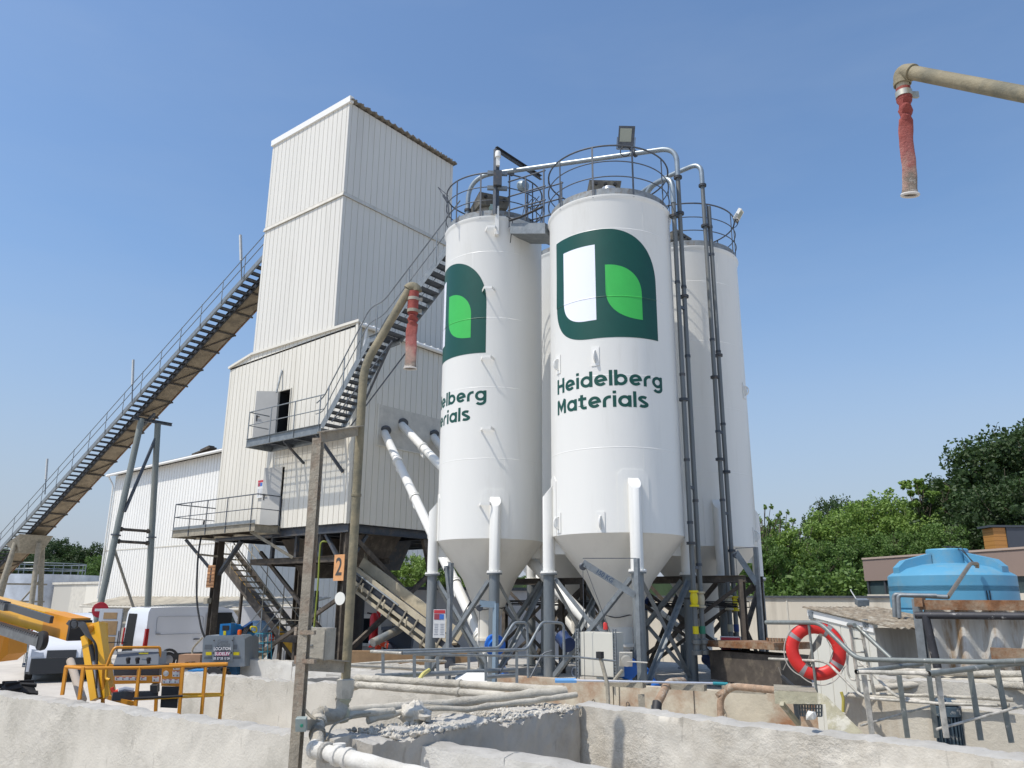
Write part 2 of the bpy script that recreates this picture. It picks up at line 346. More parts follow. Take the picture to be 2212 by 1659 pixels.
def ring_pts(c, r, z, a0, a1, n=48): return [cyp(c, r, a0+(a1-a0)*k/n, z) for k in range(n+1)]
def silo(label, c, r, z0, z1, zs=None, seams=(), rail=(0, 360), nposts=12, legdirs=((1,-1),(-1,-1),(1,1),(-1,1)), zfl=3.40, zcone=2.25, railh=1.22, base=1.05, filt=True, legtop=5.3):
    zs = zs or z1
    o = thing('cement_silo', label, 'silo', (c[0], c[1], base))
    mb = MB(); mb.lathe([(r, z0), (r, z1-.10), (r+.02, z1-.05), (r+.045, z1), (r+.045, z1+.03), (r-.02, z1+.05)], (c[0], c[1], 0), 96)
    for s_ in seams:
        mb.lathe([(r+.0, s_-.012), (r+.0025, s_-.006), (r+.0036, s_), (r+.0025, s_+.006), (r, s_+.012)], (c[0], c[1], 0), 96)
    # vertical weld seams, staggered
    hs = [z0]+sorted(seams)+[z1-.1]
    for k in range(len(hs)-1):
        for a in (-35+k*47, 145+k*47):
            mb.ob(cyp(c, r, a, (hs[k]+hs[k+1])/2), V((-math.sin(rad(a)), math.cos(rad(a)), 0))*.006, V((math.cos(rad(a)), math.sin(rad(a)), 0))*.002, V((0, 0, (hs[k+1]-hs[k])/2)))
    mb.build('shell', m_silo, o, ang=30)
    MB().lathe([(.26, zcone-.45), (.26, zcone), (r*.5, (zcone+z0)/2+.02), (r, z0)], (c[0], c[1], 0), 72).build('cone', m_cone, o, ang=20)
    # toe band with roof
    MB().lathe([(r-.02, z1+.05), (r-.02, z1+.22), (r-.03, z1+.22), (r-.03, z1+.08), (.25, z1+.30), (0, z1+.30)], (c[0], c[1], 0), 72).build('roof', m_rim, o)
    rr = r+.02; zt = z1+.10+railh
    rl = MB()
    for zz, tt in ((zt, .021), (zt-.42, .014), (zt-.82, .014)):
        rl.tube(ring_pts(c, rr, zz, *rail, n=64), tt, 6)
    rob = rl.build('railing', m_galvd, o)
    for k in range(nposts+1):
        a = rail[0]+(rail[1]-rail[0])*k/nposts
        if abs(rail[1]-rail[0]) >= 360 and k == nposts: break
        MB().ob(cyp(c, rr+.012, a, (z1-.02+zt)/2), V((-math.sin(rad(a)), math.cos(rad(a)), 0))*.022, V((math.cos(rad(a)), math.sin(rad(a)), 0))*.006, V((0, 0, (zt-z1+.02)/2))).build('post', m_galvd, rob)
    for sx, sy in legdirs:
        d = V((sx, sy, 0)).normalized(); t = V((-d.y, d.x, 0)); lx = V((c[0], c[1], 0))+d*(r+.09); a = math.degrees(math.atan2(sy, sx))
        L = MB(); R1 = .135
        # upper tube with slanted cap
        n = 20; i0 = len(L.v)
        for zz in (0, 1):
            for k in range(n):
                th = 2*math.pi*k/n; p = lx+d*R1*math.cos(th)+t*R1*math.sin(th)
                L.v.append(V((p.x, p.y, zfl if not zz else legtop-R1*math.cos(th)*1.2)))
        for k in range(n):
            k2 = (k+1) % n; L.f.append([k, k2, n+k2, n+k]); L.mi.append(0)
        L.f.append([n+k for k in range(n)]); L.mi.append(0)
        # gusset below shell, doubler plate round the shell
        L.prism([(0, z0+.02), (-.62, zfl+.42), (-.09, zfl+.42), (-.09, legtop-.3), (0, legtop-.3)], V((lx.x, lx.y, 0))+t*-.01, d, V((0, 0, 1)), t*.02)
        lg = L.build('leg', m_silo, o, ang=45)
        P = MB(); hw = .34/r
        for k in range(6):
            a0, a1 = a+math.degrees(hw)*(2*k/6-1), a+math.degrees(hw)*(2*(k+1)/6-1)
            zt0 = legtop+.28-(.12 if k == 0 else 0); zt1 = legtop+.28-(.12 if k == 5 else 0)
            P.q([cyp(c, r+.014, a0, z0), cyp(c, r+.014, a1, z0), cyp(c, r+.014, a1, zt1), cyp(c, r+.014, a0, zt0)])
            P.q([cyp(c, r+.014, a0, zt0), cyp(c, r+.014, a1, zt1), cyp(c, r, a1, zt1), cyp(c, r, a0, zt0)])
        P.q([cyp(c, r+.014, a-math.degrees(hw), z0), cyp(c, r+.014, a-math.degrees(hw), legtop+.16), cyp(c, r, a-math.degrees(hw), legtop+.16), cyp(c, r, a-math.degrees(hw), z0)])
        P.q([cyp(c, r+.014, a+math.degrees(hw), z0), cyp(c, r, a+math.degrees(hw), z0), cyp(c, r, a+math.degrees(hw), legtop+.16), cyp(c, r+.014, a+math.degrees(hw), legtop+.16)])
        P.build('doubler_plate', m_silo, lg, smooth=False)
        fl = MB(); fl.lathe([(.0, zfl+.03), (.19, zfl+.03), (.19, zfl-.0), (.0, zfl)], lx, 24)
        for k in range(12):
            th = 2*math.pi*k/12; fl.lathe([(.0, zfl+.055), (.013, zfl+.055), (.013, zfl+.02)], lx+V((math.cos(th), math.sin(th), 0))*.165, 6)
        fl.build('flange', m_silo, lg)
        g = MB(); g.lathe([(.0, zfl-.005), (.18, zfl-.005), (.18, zfl-.035), (.125, zfl-.035), (.125, base+.03), (.22, base+.03), (.22, base), (0, base)], lx, 20)
        g.build('leg_column', m_leg, o, ang=45)
    return o
def legpos(c, r, sx, sy, z):
    d = V((sx, sy, 0)).normalized(); return V((c[0], c[1], z))+d*(r+.09)
def braces(o, c, r, pairs, z0=1.15, z1=3.2, material=None):
    for a, b in pairs:
        p0, p1 = legpos(c, r, *a, z0), legpos(c, r, *a, z1); q0, q1 = legpos(c, r, *b, z0), legpos(c, r, *b, z1)
        u = (q0-p0).normalized()*.12; nn = V((u.y, -u.x, 0)).normalized()*.04
        MB().angle(p0+u+nn, q1-u+nn, .09, .01).build('cross_brace', material or m_galv, o)
        MB().angle(p1+u-nn, q0-u-nn, .09, .01).build('cross_brace', material or m_galv, o)

S1, R1_ = (-13.39, 15.79), 1.35
S2, R2_ = (-9.58, 15.79), 1.5
S3, R3_ = (-9.58, 19.89), 1.5
S4, R4_ = (-13.39, 19.89), 1.35
sA = silo('slimmer white cement silo on the left, its emblem and lettering half turned out of sight', S1, R1_, 4.25, 12.72, seams=(6.19, 8.01, 9.87, 11.73), nposts=11, zfl=3.44, zcone=2.35, legtop=5.15, rail=(0, 360))
sB = silo('large white cement silo in front, showing its whole green emblem and the two words below', S2, R2_, 4.2, 12.0, seams=(6.01, 7.63, 9.48, 11.16), nposts=10, legtop=5.25)
sC = silo('plain white silo without lettering, rearmost on the right behind the grey fill pipes', S3, R3_, 4.15, 12.2, seams=(6.0, 7.7, 9.5, 11.2), nposts=10, legtop=5.2)
sD = silo('rear white silo mostly hidden behind, seen only in the gap between the two front silos', S4, R4_, 4.3, 13.3, seams=(7.0, 10.0), nposts=10)
emblem(S2, R2_, -15.5, 8.50, 2.66, sB, 9.48)
emblem(S1, R1_, -57, 8.92, 2.66, sA, 9.87)
W1 = sum(ALPH[ch][0] for ch in 'Heidelberg')+.13*9
sc_x = math.radians(117.5-13.0)*R2_/W1
word_on_cyl('Heidelberg', S2, R2_, -117.5, 7.385, sc_x, .262, sB)
word_on_cyl('Materials', S2, R2_, -117.5, 6.90, sc_x, .262, sB)
a1 = -55.5-math.degrees(W1*sc_x/R1_)
word_on_cyl('Heidelberg', S1, R1_, a1, 7.66, sc_x, .262, sA)
word_on_cyl('Materials', S1, R1_, a1, 7.17, sc_x, .262, sA)
F4 = [((1,-1),(-1,-1)), ((1,-1),(1,1)), ((-1,-1),(-1,1)), ((1,1),(-1,1))]
for o_, c_, r_ in ((sA, S1, R1_), (sB, S2, R2_), (sC, S3, R3_), (sD, S4, R4_)):
    braces(o_, c_, r_, F4, 1.2, 3.25, None if c_[1] < 17 else m_steelb)
# ================================================================ CONCRETE PLANT BUILDING
WY, KX = 16.92, -20.46
B = thing('plant_building', 'tall cream clad mixing tower on dark steel legs, beside the silos', 'building', (KX-4, WY+4, 0))
NOUT = V((0, -1, 0)); XOUT = V((1, 0, 0))
def wall_L(x0, x1, z0, z1a, z1b, y=WY): return MB().clad((x0, y, 0), (x1, y, 0), (z0, z0), (z1a, z1b), out=NOUT)
lw = MB()
lw.clad((-28.25, WY, 0), (-26.74, WY, 0), (5.22, 5.22), (11.80, 12.10), out=NOUT)
lw.clad((-26.74, WY, 0), (-24.80, WY, 0), (5.22, 5.22), (12.10, 12.10), out=NOUT)
lw.clad((-24.80, WY, 0), (-24.72, WY, 0), (5.22, 5.22), (12.10, 12.10), out=NOUT, pitch=1)
lw.clad((-24.72, WY, 0), (-24.02, WY, 0), (7.40, 7.40), (8.24, 8.24), out=NOUT)
lw.clad((-24.72, WY, 0), (-24.02, WY, 0), (10.30, 10.30), (12.10, 12.10), out=NOUT)
lw.clad((-24.02, WY, 0), (KX, WY, 0), (5.22, 5.22), (12.10, 12.10), out=NOUT)
lw.clad((-28.25, WY, 0), (-28.25, WY+8, 0), (5.22, 5.22), (11.80, 11.80), out=V((-1, 0, 0)))
# right-hand wall with a flat sheet round the screw openings
lw.clad((KX, WY, 0), (KX, 18.05, 0), (5.22, 5.22), (12.10, 12.05), out=XOUT)
lw.clad((KX, 18.05, 0), (KX, WY+8, 0), (9.40, 9.40), (12.05, 11.9), out=XOUT)
lw.clad((KX, 18.05, 0), (KX, WY+8, 0), (5.22, 5.22), (7.95, 7.95), out=XOUT)
lw.q([(KX, WY+8, 5.22), (-28.25, WY+8, 5.22), (-28.25, WY+8, 11.8), (KX, WY+8, 11.9)])
lw.build('lower_wall', m_panel, B, ang=20)
MB().box(KX-.03, KX+.012, 18.05, WY+8, 7.95, 9.40).build('flat_sheet', m_trim, B)
fr = MB()
fr.box(KX, KX+.03, 18.0, 18.06, 7.93, 9.42); fr.box(KX+.001, KX+.05, 18.06, WY+8, 7.93, 7.97); fr.box(KX, KX+.035, WY-.03, WY+.1, 5.2, 12.1)
fr.box(KX-.08, KX+.032, WY-.035, WY-.001, 5.2, 12.1)
fr.build('corner_trim', m_panel, B)
tw = MB(); TX0, TX1, TY1 = -26.74, -21.77, 22.8
for z0, z1 in ((12.1, 17.42), (17.60, 21.42)):
    tw.clad((TX0, WY+.002, 0), (TX1, WY+.002, 0), (z0, z0), (z1, z1), out=NOUT)
    tw.clad((TX1, WY, 0), (TX1, TY1, 0), (z0-.4 if z0 < 13 else z0,)*2, (z1, z1), out=XOUT, pitch=.29)
    tw.clad((TX0, WY, 0), (TX0, TY1, 0), (z0-.4 if z0 < 13 else z0,)*2, (z1, z1), out=V((-1, 0, 0)))
    tw.q([(TX1, TY1, z0-.4), (TX0, TY1, z0-.4), (TX0, TY1, z1), (TX1, TY1, z1)])
tw.build('tower_wall', mat('tower_panel', (.66, .635, .57), .5, noise_s=.7, noise_amt=.04, dirt=(.50, .47, .40), dirt_s=.9, dirt_lo=.55, dirt_hi=.85, streak=True), B, ang=20)
fl = MB()
fl.prism([(0, 0), (.06, 0), (.0, .18)], (TX0-.04, WY, 17.42), NOUT, V((0, 0, 1)), V((TX1-TX0+.08, 0, 0)))
fl.box(TX0, TX1, WY-.012, WY+.05, 17.42, 17.6)
fl.prism([(0, 0), (.06, 0), (.0, .18)], (TX1, WY-.04, 17.42), XOUT, V((0, 0, 1)), V((0, TY1-WY+.04, 0)))
fl.box(TX1-.05, TX1+.012, WY, TY1, 17.42, 17.6)
fl.build('flashing', m_trim, B)
f2 = MB(); f2.beam((-28.3, WY-.03, 11.84), (-26.74, WY-.03, 12.14), .1, .09); f2.beam((-26.74, WY-.03, 12.14), (KX+.1, WY-.03, 12.14), .1, .09)
f2.build('roof_flashing', m_panel, B)
cp = MB(); cp.box(TX0-.05, TX1+.1, WY-.07, WY+.12, 21.40, 21.66); cp.box(TX0-.05, TX0+.1, WY+.12, TY1, 21.4, 21.66); cp.build('parapet_cap', m_panel2, B)
# corrugated fibre roof edge over the right side of the tower
rf = MB(); n = 88
for k in range(n):
    y0 = WY-.05+(TY1-WY+.15)*k/n; y1 = WY-.05+(TY1-WY+.15)*(k+1)/n
    f = lambda y: 21.50+.035*math.sin(y*2*math.pi/.36)
    rf.hexa([(TX1-1.2, y0, f(y0)), (TX1+.16, y0, f(y0)-.02), (TX1+.16, y1, f(y1)-.02), (TX1-1.2, y1, f(y1)), (TX1-1.2, y0, f(y0)+.05), (TX1+.16, y0, f(y0)+.03), (TX1+.16, y1, f(y1)+.03), (TX1-1.2, y1, f(y1)+.05)])
for k in range(17): rf.box(TX1+.02, TX1+.14, WY+.2+k*.34, WY+.26+k*.34, 21.5, 21.60)
rf.build('tower_roof', m_tile, B, ang=60)
MB().box(TX0+.1, TX1-.3, WY+.12, TY1, 21.38, 21.45).build('tower_roof_deck', m_tile, B)
# lower roof, gutter and downpipe at the corner
MB().hexa([(-28.25, WY, 11.75), (KX, WY, 11.98), (KX, WY+8, 11.88), (-28.25, WY+8, 11.65), (-28.25, WY, 11.82), (KX+.12, WY, 12.05), (KX+.12, WY+8, 11.95), (-28.25, WY+8, 11.72)]).build('lower_roof', m_tile, B)
gt = MB(); gt.lathe([(.075, 0), (.075, 7.9)], (KX+.12, WY+.02, 12.0), 14, axis=(0, 1, 0), cap=True)
for k in range(22): gt.box(KX+.0, KX+.14, WY+.25+k*.36, WY+.30+k*.36, 12.06, 12.12)
gt.build('gutter', m_panel2, B)
dp = MB(); dp.tube(fillet([(KX+.12, WY+.28, 11.95), (KX+.10, WY+.28, 11.6), (KX+.09, WY+.22, 11.3), (KX+.09, WY+.22, 3.6)], .15), .05, 12)
for z in (10.6, 8.6, 6.6, 5.0): dp.lathe([(.058, 0), (.058, .05)], (KX+.09, WY+.22, z), 12)
dp.build('downpipe', m_panel2, B)
# doors
od = MB(); od.box(-24.72, -24.02, WY+.02, WY+1.2, 8.25, 10.28); od.f = [f for i, f in enumerate(od.f) if i != 2]; od.mi = od.mi[:len(od.f)]
dr = od.build('doorway', m_dark, B, smooth=False)
fm = MB(); fm.box(-24.76, -24.72, WY-.04, WY+.05, 8.24, 10.32); fm.box(-24.02, -23.98, WY-.04, WY+.05, 8.24, 10.32); fm.box(-24.72, -24.02, WY-.04, WY+.05, 10.28, 10.32)
fm.build('door_frame', m_trim, dr)
def leaf(hx, hy, z0, z1, w, ang, material=m_door):
    d = V((-math.cos(rad(ang)), -math.sin(rad(ang)), 0)); n_ = V((-d.y, d.x, 0))
    L = MB(); L.ob(V((hx, hy, (z0+z1)/2))+d*w/2, d*w/2, n_*.022, V((0, 0, (z1-z0)/2)))
    o = L.build('door_leaf', material, B)
    H = MB()
    for sg in (-1, 1):
        c = V((hx, hy, (z0+z1)/2-.02))+d*(w-.09)+n_*sg*.03
        H.ob(c, d*.02, n_*.008, V((0, 0, .11))); H.ob(c+n_*sg*.03-d*.05+V((0, 0, .05)), d*.065, n_*.01, V((0, 0, .012)))
    H.build('handle', m_black, o); return o
leaf(-24.74, WY-.04, 8.27, 10.29, .80, 42)
leaf(-24.06, WY-.06, 5.33, 7.38, .76, 20)
lf = MB(); lf.box(-24.72, -24.02, WY+.02, WY+1.2, 5.3, 7.38); lf.f = [f for i, f in enumerate(lf.f) if i != 2]; lf.mi = lf.mi[:len(lf.f)]
lf.build('doorway', m_dark, B, smooth=False)
MB().beam(PY(597, 848, WY-.25), PY(609, 800, WY-.03), .05, .05).build('door_stay', m_galv, B)
# steel frame carrying the building
CX = (-28.05, -24.2, -20.66); CY = (17.12, 20.9, 24.7)
for x in CX:
    for y in CY:
        if (x == CX[1] and y == CY[0]) or (x == CX[2] and y == CY[1]): continue
        c = MB(); c.ibeam((x, y, 0), (x, y, 4.92), .26, .28, .016, up=V((1, 0, 0))); c.box(x-.2, x+.2, y-.2, y+.2, 0, .03)
        c.build('column', m_steelb, B)
for y in (17.05, 20.9, 24.7):
    MB().ibeam((-28.25, y, 5.07), (KX-.02, y, 5.07), .2, .28, .014).build('beam', m_steelk, B)
for x in (-28.1, -26.2, -24.2, -22.4, -20.58):
    MB().ibeam((x, 17.17, 5.06), (x, 24.7, 5.06), .18, .25, .014).build('beam', m_steelk, B)
MB().box(-28.2, KX-.15, 17.15, 24.8, 5.2, 5.215).build('floor_plate', m_steelb, B)
for z in (4.12,):
    for y in (17.3, 19.4): MB().ibeam((-26.2, y, z), (-21.0, y, z), .14, .2).build('beam', m_steelb, B)
    for x in (-26.2, -24.9, -23.5, -22.2): MB().ibeam((x, 17.3, z-.02), (x, 19.4, z-.02), .12, .16).build('beam', m_steelb, B)
for x in (-24.9, -23.5, -22.2): MB().box(x-.06, x+.06, 17.25, 17.37, 4.2, 4.95).build('hanger', m_steelk, B)
def kb(p, q, w_=.12, m_=m_steelk): MB().beam(p, q, w_, .1).build('knee_brace', m_, B)
kb((-27.9, 17.12, 3.7), (-26.6, 17.12, 4.9), .16); kb((-28.2, 17.1, 3.75), (-29.1, 16.3, 5.0), .1)
kb((-20.8, 17.12, 3.9), (-21.7, 17.12, 4.92)); kb((-20.66, 17.3, 4.0), (-20.66, 18.0, 4.9), .1)
kb((-24.3, 15.95, 5.05), (-23.4, 17.1, 4.2), .08, m_dust)
# cross bracing of the right-hand side
MB().beam((-20.6, 17.45, 4.75), (-20.6, 22.6, 1.15), .12, .16).build('cross_brace', m_steelb, B)
MB().beam((-20.74, 17.35, 1.1), (-20.74, 22.9, 4.95), .12, .16).build('cross_brace', m_steelb, B)
MB().beam((-20.6, 21.0, 3.8), (-20.6, 20.6, 4.95), .14, .14).build('knee_brace', m_steelb, B)
MB().beam((-21.2, 17.5, 2.9), (-26.2, 17.5, .6), .1, .12).build('cross_brace', m_steelb, B)
MB().beam((-26.2, 17.7, 4.5), (-21.0, 17.7, .9), .1, .12).build('cross_brace', m_steelb, B)
# hoppers and discharge skirts below the floor
def hopper(cx, cy, w0, w1, z0, z1, m_, name='hopper'):
    MB().hexa([(cx-w1, cy-w1, z0), (cx+w1, cy-w1, z0), (cx+w1, cy+w1, z0), (cx-w1, cy+w1, z0), (cx-w0, cy-w0, z1), (cx+w0, cy-w0, z1), (cx+w0, cy+w0, z1), (cx-w0, cy+w0, z1)]).build(name, m_, B)
hopper(-21.9, 19.3, .75, .3, 3.9, 5.0, m_steelb); hopper(-25.0, 19.6, 1.1, .5, 3.6, 5.0, m_steelb); hopper(-23.2, 20.8, .9, .6, 3.9, 5.0, m_steelk)
MB().lathe([(.42, 0), (.42, 4.0)], (-22.6, 19.2, .1), 24).build('rubber_skirt', m_black, B)
sk = MB(); sk.prism([(-.28, 0), (.28, 0), (.30, 1.35), (-.30, 1.35)], PX(797, 1262, -21.6)-V((0, 0, 0)), V((0, 1, 0)), V((0, 0, 1)), V((.03, 0, 0)))
sk.build('hanging_flap', m_dust, B)
# number boards on the two front columns
nb = MB(); a = PX(462, 1245, -28.0)
def board(c, s, w_, h_, y, stripes):
    o = MB().box(c.x-w_/2, c.x+w_/2, y-.02, y, c.z-h_/2, c.z+h_/2).build('number_board', mat('orange_board', (.62, .31, .13), .6, noise_s=4, noise_amt=.15), B)
    text(s, h_*.95, (c.x, y-.022, c.z), (1, 0, 0), (0, 0, 1), mat('board_black', (.06, .055, .05), .7), o, 'numeral', bold=.012, sx=.85)
    if stripes:
        t_ = MB()
        for k in range(6): t_.box(c.x-w_/2+.01, c.x+w_/2-.01, y-.030, y-.025, c.z-h_/2+.07+k*.13, c.z-h_/2+.10+k*.13)
        t_.build('slat', mat('board_rust', (.30, .13, .06), .8), o)
board(PY(456, 1245, 16.93), '1', .5, .82, 16.93, True)
board(PY(733, 1226, 16.93), '2', .50, .82, 16.93, False)
# round dish and lamp on the columns, hanging hoses
d_ = MB(); p = PY(738, 1293, 16.85); d_.lathe([(0, .0), (.12, .01), (.19, .05), (.20, .09), (0, .09)], p, 24, axis=(.2, -1, 0)); d_.build('round_lamp', mat('lamp_white', (.75, .74, .68), .4), B)
MB().ob(PY(448, 1298, 16.85), (.13, 0, 0), (0, .08, 0), (0, 0, .1)).build('floodlight', m_dust, B)
hz = MB(); hz.tube(fillet([PY(441, 1125, 16.2), PY(427, 1200, 16.0), PY(424, 1300, 16.0), PY(436, 1365, 16.0), PY(452, 1395, 16.2)], .5), .035, 8); hz.build('hose', m_black, B)
hp = MB(); hp.tube([PY(425, 1197, 16.0), PY(470, 1202, 16.9)], .035, 8); hp.tube(fillet([PY(420, 1427, 16.4), PY(413, 1405, 16.4), PY(425, 1390, 16.4), PY(437, 1378, 16.4)], .2), .035, 8); hp.build('pipe', m_dust, B)
yh = MB(); yh.tube(fillet([PY(713, 1171, 17.2), PY(693, 1168, 17.0), PY(690, 1200, 17.0), PY(687, 1265, 17.0), PY(678, 1360, 17.0)], .4), .03, 8); yh.build('hose', mat('yellow_hose', (.22, .26, .03), .5), B)
for k in range(5): MB().tube([PY(664+k*5, 1352, 18.0), PY(667+k*5, 1276, 18.0)], .035, 8).build('conduit', m_black, B)

# ---------------------------------------------------------------- platforms and stairs
def railing(mb_name, parent, pts, h, posts, m_, r=.021, mid=(.55,), toe=0, closed=False, base_ext=.12, pw=.02):
    """handrail over floor points pts; posts = list of floor points"""
    R_ = MB()
    R_.tube([p+V((0, 0, h)) for p in pts], r, 8)
    for f in mid: R_.tube([p+V((0, 0, h*f)) for p in pts], r*.8, 6)
    o = R_.build(mb_name, m_, parent)
    for p in posts: MB().beam(p-V((0, 0, base_ext)), p+V((0, 0, h)), pw*2, pw).build('post', m_, o)
    return o
def lerp(a, b, t): return V(a)*(1-t)+V(b)*t
def stair(parent, top, bot, wv, m_str, m_tr, n=None, sd=.22, open_=True, st=.012):
    top, bot, wv = V(top), V(bot), V(wv)
    for k in (0, 1):
        MB().beam(bot+wv*k, top+wv*k, st, sd).build('stringer', m_str, parent)
    n = n or int(abs(top.z-bot.z)/.2); d = (top-bot); hd = V((d.x, d.y, 0)).normalized()
    for k in range(n):
        p = lerp(bot, top, (k+.5)/n)+wv*.5
        T_ = MB(); T_.ob(p, wv*.48, hd*.13, V((0, 0, .017))); T_.ob(p+hd*-.12-V((0, 0, .01)), wv*.48, hd*.006, V((0, 0, .03))); T_.build('tread', m_tr, parent)
# grating: one sheet with bars and gaps
def grating(name, parent, x0, x1, y0, y1, z, m_, nx, ny, t=.012, hgt=.03):
    g = MB()
    for k in range(nx+1):
        x = x0+(x1-x0)*k/nx; g.box(x-t/2, x+t/2, y0, y1, z-hgt, z)
    for k in range(ny+1):
        y = y0+(y1-y0)*k/ny; g.box(x0, x1, y-t/2, y+t/2, z-hgt+.002, z-.002)
    return g.build(name, m_, parent, smooth=False)
UP = thing('upper_walkway', 'upper grey steel platform and stair climbing from the open door to the slimmer silo', 'walkway', (-22.8, 16.3, 8.0))
UX0, UX1, UY0, UZ = -24.80, -20.80, 15.80, 8.22
fr = MB(); fr.channel((UX0, UY0, 8.16), (UX1+.15, UY0, 8.16), .06, .30); fr.channel((UX0, WY-.05, 8.12), (UX1, WY-.05, 8.12), .06, .2); 
fr.channel((UX0, WY-.05, 8.12), (UX0, UY0, 8.12), .06, .22); fr.beam((UX1, UY0, 8.12), (UX1, WY-.05, 8.12), .06, .2)
fr.build('frame', m_galv, UP)
for x in (-23.5, -22.15): MB().ibeam((x, UY0+.02, 8.08), (x, WY-.08, 8.08), .08, .14).build('cross_beam', m_galvd, UP)
grating('grating', UP, UX0+.02, UX1-.02, UY0+.03, WY-.1, UZ, m_galvd, 96, 7, .010, .035)
railing('railing', UP, [V((UX0, WY-.3, UZ)), V((UX0, UY0, UZ)), V((UX1+.2, UY0, UZ))], 1.08, [V((UX0, UY0, UZ))]+[V((UX0+1.35*k, UY0-.02, UZ)) for k in (1, 2, 3)], m_galv, base_ext=.2)
MB().beam((UX1-.2, UY0+.1, 8.05), (KX-.3, WY-.02, 6.9), .09, .09).build('support_bracket', m_steelk, UP)
MB().beam((-22.9, UY0+.2, 8.05), (-22.9, WY-.02, 7.4), .07, .07).build('support_bracket', m_steelk, UP)
SW = V((0, .78, 0))
b0, t0, b1, t1 = V((-20.62, 15.80, 8.22)), V((-18.5, 15.80, 10.78)), V((-17.95, 15.80, 10.82)), V((-15.1, 15.80, 13.05))
stair(UP, t0, b0, SW, m_galv, m_galvd, 14); stair(UP, t1, b1, SW, m_galv, m_galvd, 12)
ld = MB(); ld.channel((t0.x, t0.y, 10.75), (b1.x, b1.y, 10.80), .05, .24); ld.channel((t0.x, t0.y+.78, 10.75), (b1.x, b1.y+.78, 10.8), .05, .2); ld.build('landing_frame', m_galv, UP)
grating('landing_grating', UP, t0.x, b1.x, t0.y+.02, t0.y+.76, 10.86, m_galvd, 16, 5)
for y in (0, .78):
    h_ = V((0, 0, 1.0)); q_pts = [b0+V((0, y, .1)), t0+V((-.05, y, .1)), b1+V((0, y, .1)), t1+V((.35, y, .35))]
    R_ = MB()
    for f in (1.0, .5):
        R_.tube(fillet([b0+V((-.35, y, .75*f+.1)) , b0+V((0, y, f))]+[p+h_*f for p in q_pts[1:]], .3), .021 if f == 1 else .016, 8)
    o = R_.build('railing', m_galv, UP)
    for p in [lerp(b0, t0, .12), lerp(b0, t0, .45), lerp(b0, t0, .8), V((-18.2, 15.8, 10.8)), lerp(b1, t1, .4), lerp(b1, t1, .8)]:
        MB().beam(p+V((0, y-.01, -.05)), p+V((0, y-.01, 1.02)), .04, .02).build('post', m_galv, o)
for y in (0, .78):  # thin lattice below the flights
    MB().beam(b0+V((.5, y, .1)), b1+V((.5, y, -.3)), .03, .03).build('tie', m_galvd, UP)
MB().beam((-17.9, 16.2, 10.7), (-20.4, 17.2, 9.0), .06, .06).build('support_bracket', m_galvd, UP)

LP = thing('lower_walkway', 'lower dusty steel platform with railing round the building corner and stairs below it', 'walkway', (-26.7, 16.4, 5.0))
LX0, LX1, LY0, LZ = -29.4, -24.02, 15.91, 5.22
fr = MB(); fr.channel((LX0, LY0, 5.19), (LX1, LY0, 5.19), .06, .27); fr.channel((LX0, WY+.9, 5.15), (LX0, LY0, 5.15), .06, .2); fr.channel((LX1, LY0, 5.15), (LX1, WY-.02, 5.15), .06, .27); fr.channel((LX0, WY-.06, 5.12), (LX1, WY-.06, 5.12), .06, .18)
fr.build('frame', m_dust, LP)
tb = MB(); tb.box(LX0, LX1, LY0-.012, LY0-.002, 5.30, 5.44); tb.build('toe_board', m_galv, LP)
for x in (-28.1, -26.8, -25.4): MB().ibeam((x, LY0+.02, 5.1), (x, WY-.08, 5.1), .08, .14).build('cross_beam', m_steelb, LP)
grating('grating', LP, LX0+.02, LX1-.02, LY0+.03, WY-.1, LZ, m_dust, 110, 7, .012, .035)
railing('railing', LP, [V((LX0, WY+.8, LZ)), V((LX0, LY0, LZ)), V((LX1, LY0, LZ)), V((LX1, WY-.05, LZ))], 1.10,
        [V((LX0, LY0, LZ)), V((-28.25, LY0-.02, LZ)), V((-27.1, LY0-.02, LZ)), V((-25.8, LY0-.02, LZ)), V((LX1-.25, LY0-.02, LZ)), V((LX1, WY-.06, LZ))], m_galvd, base_ext=.15)
R_ = MB()
for f in (1.1, .62): R_.tube(fillet([V((LX0, WY+.8, LZ+f)), V((-28.7, WY+.8, LZ+f)), V((-28.0, WY+.8, LZ+f-1.0))], .2), .02, 8)
R_.build('stair_handrail', m_galvd, LP)
# stair down under the building
st_t, st_b = V((-28.3, 18.1, 5.1)), V((-23.35, 18.1, 1.6)); 
st_t = PY(466, 1190, 18.1); st_b = PY(603, 1372, 18.1)
stair(LP, st_t, st_b, V((0, .9, 0)), m_steelb, m_dust, 14, sd=.24)
lx = st_b.x; MB().box(lx-.1, lx+1.15, 18.0, 19.1, st_b.z-.22, st_b.z).build('landing', m_steelb, LP)
for p in ((lx+.1, 18.1), (lx+.95, 18.1), (lx+.95, 19.0)): MB().beam((p[0], p[1], 0), (p[0], p[1], st_b.z-.2), .12, .12).build('landing_leg', m_steelb, LP)
for y in (18.1, 19.0):
    railing('railing', LP, [st_t+V((0, y-18.1, .2)), V((lx, y, st_b.z)), V((lx+1.1, y, st_b.z))], .95, [lerp(st_t, st_b, t)+V((0, y-18.1, 0)) for t in (.25, .5, .75)]+[V((lx, y, st_b.z)), V((lx+1.1, y, st_b.z))], m_dust, r=.022)
lz0 = V((lx, 17.3, st_b.z)); lb = V((lx-2.0, 17.3, 0))
stair(LP, lz0+V((0, 0, -.1)), lb, V((0, .8, 0)), m_dust, m_dust, 6)
railing('railing', LP, [lb, lz0], .95, [lb, lz0], m_galv, r=.022)
railing('railing', LP, [lb+V((0, .8, 0)), lz0+V((0, .8, 0))], .95, [lb+V((0, .8, 0))], m_galv, r=.022)

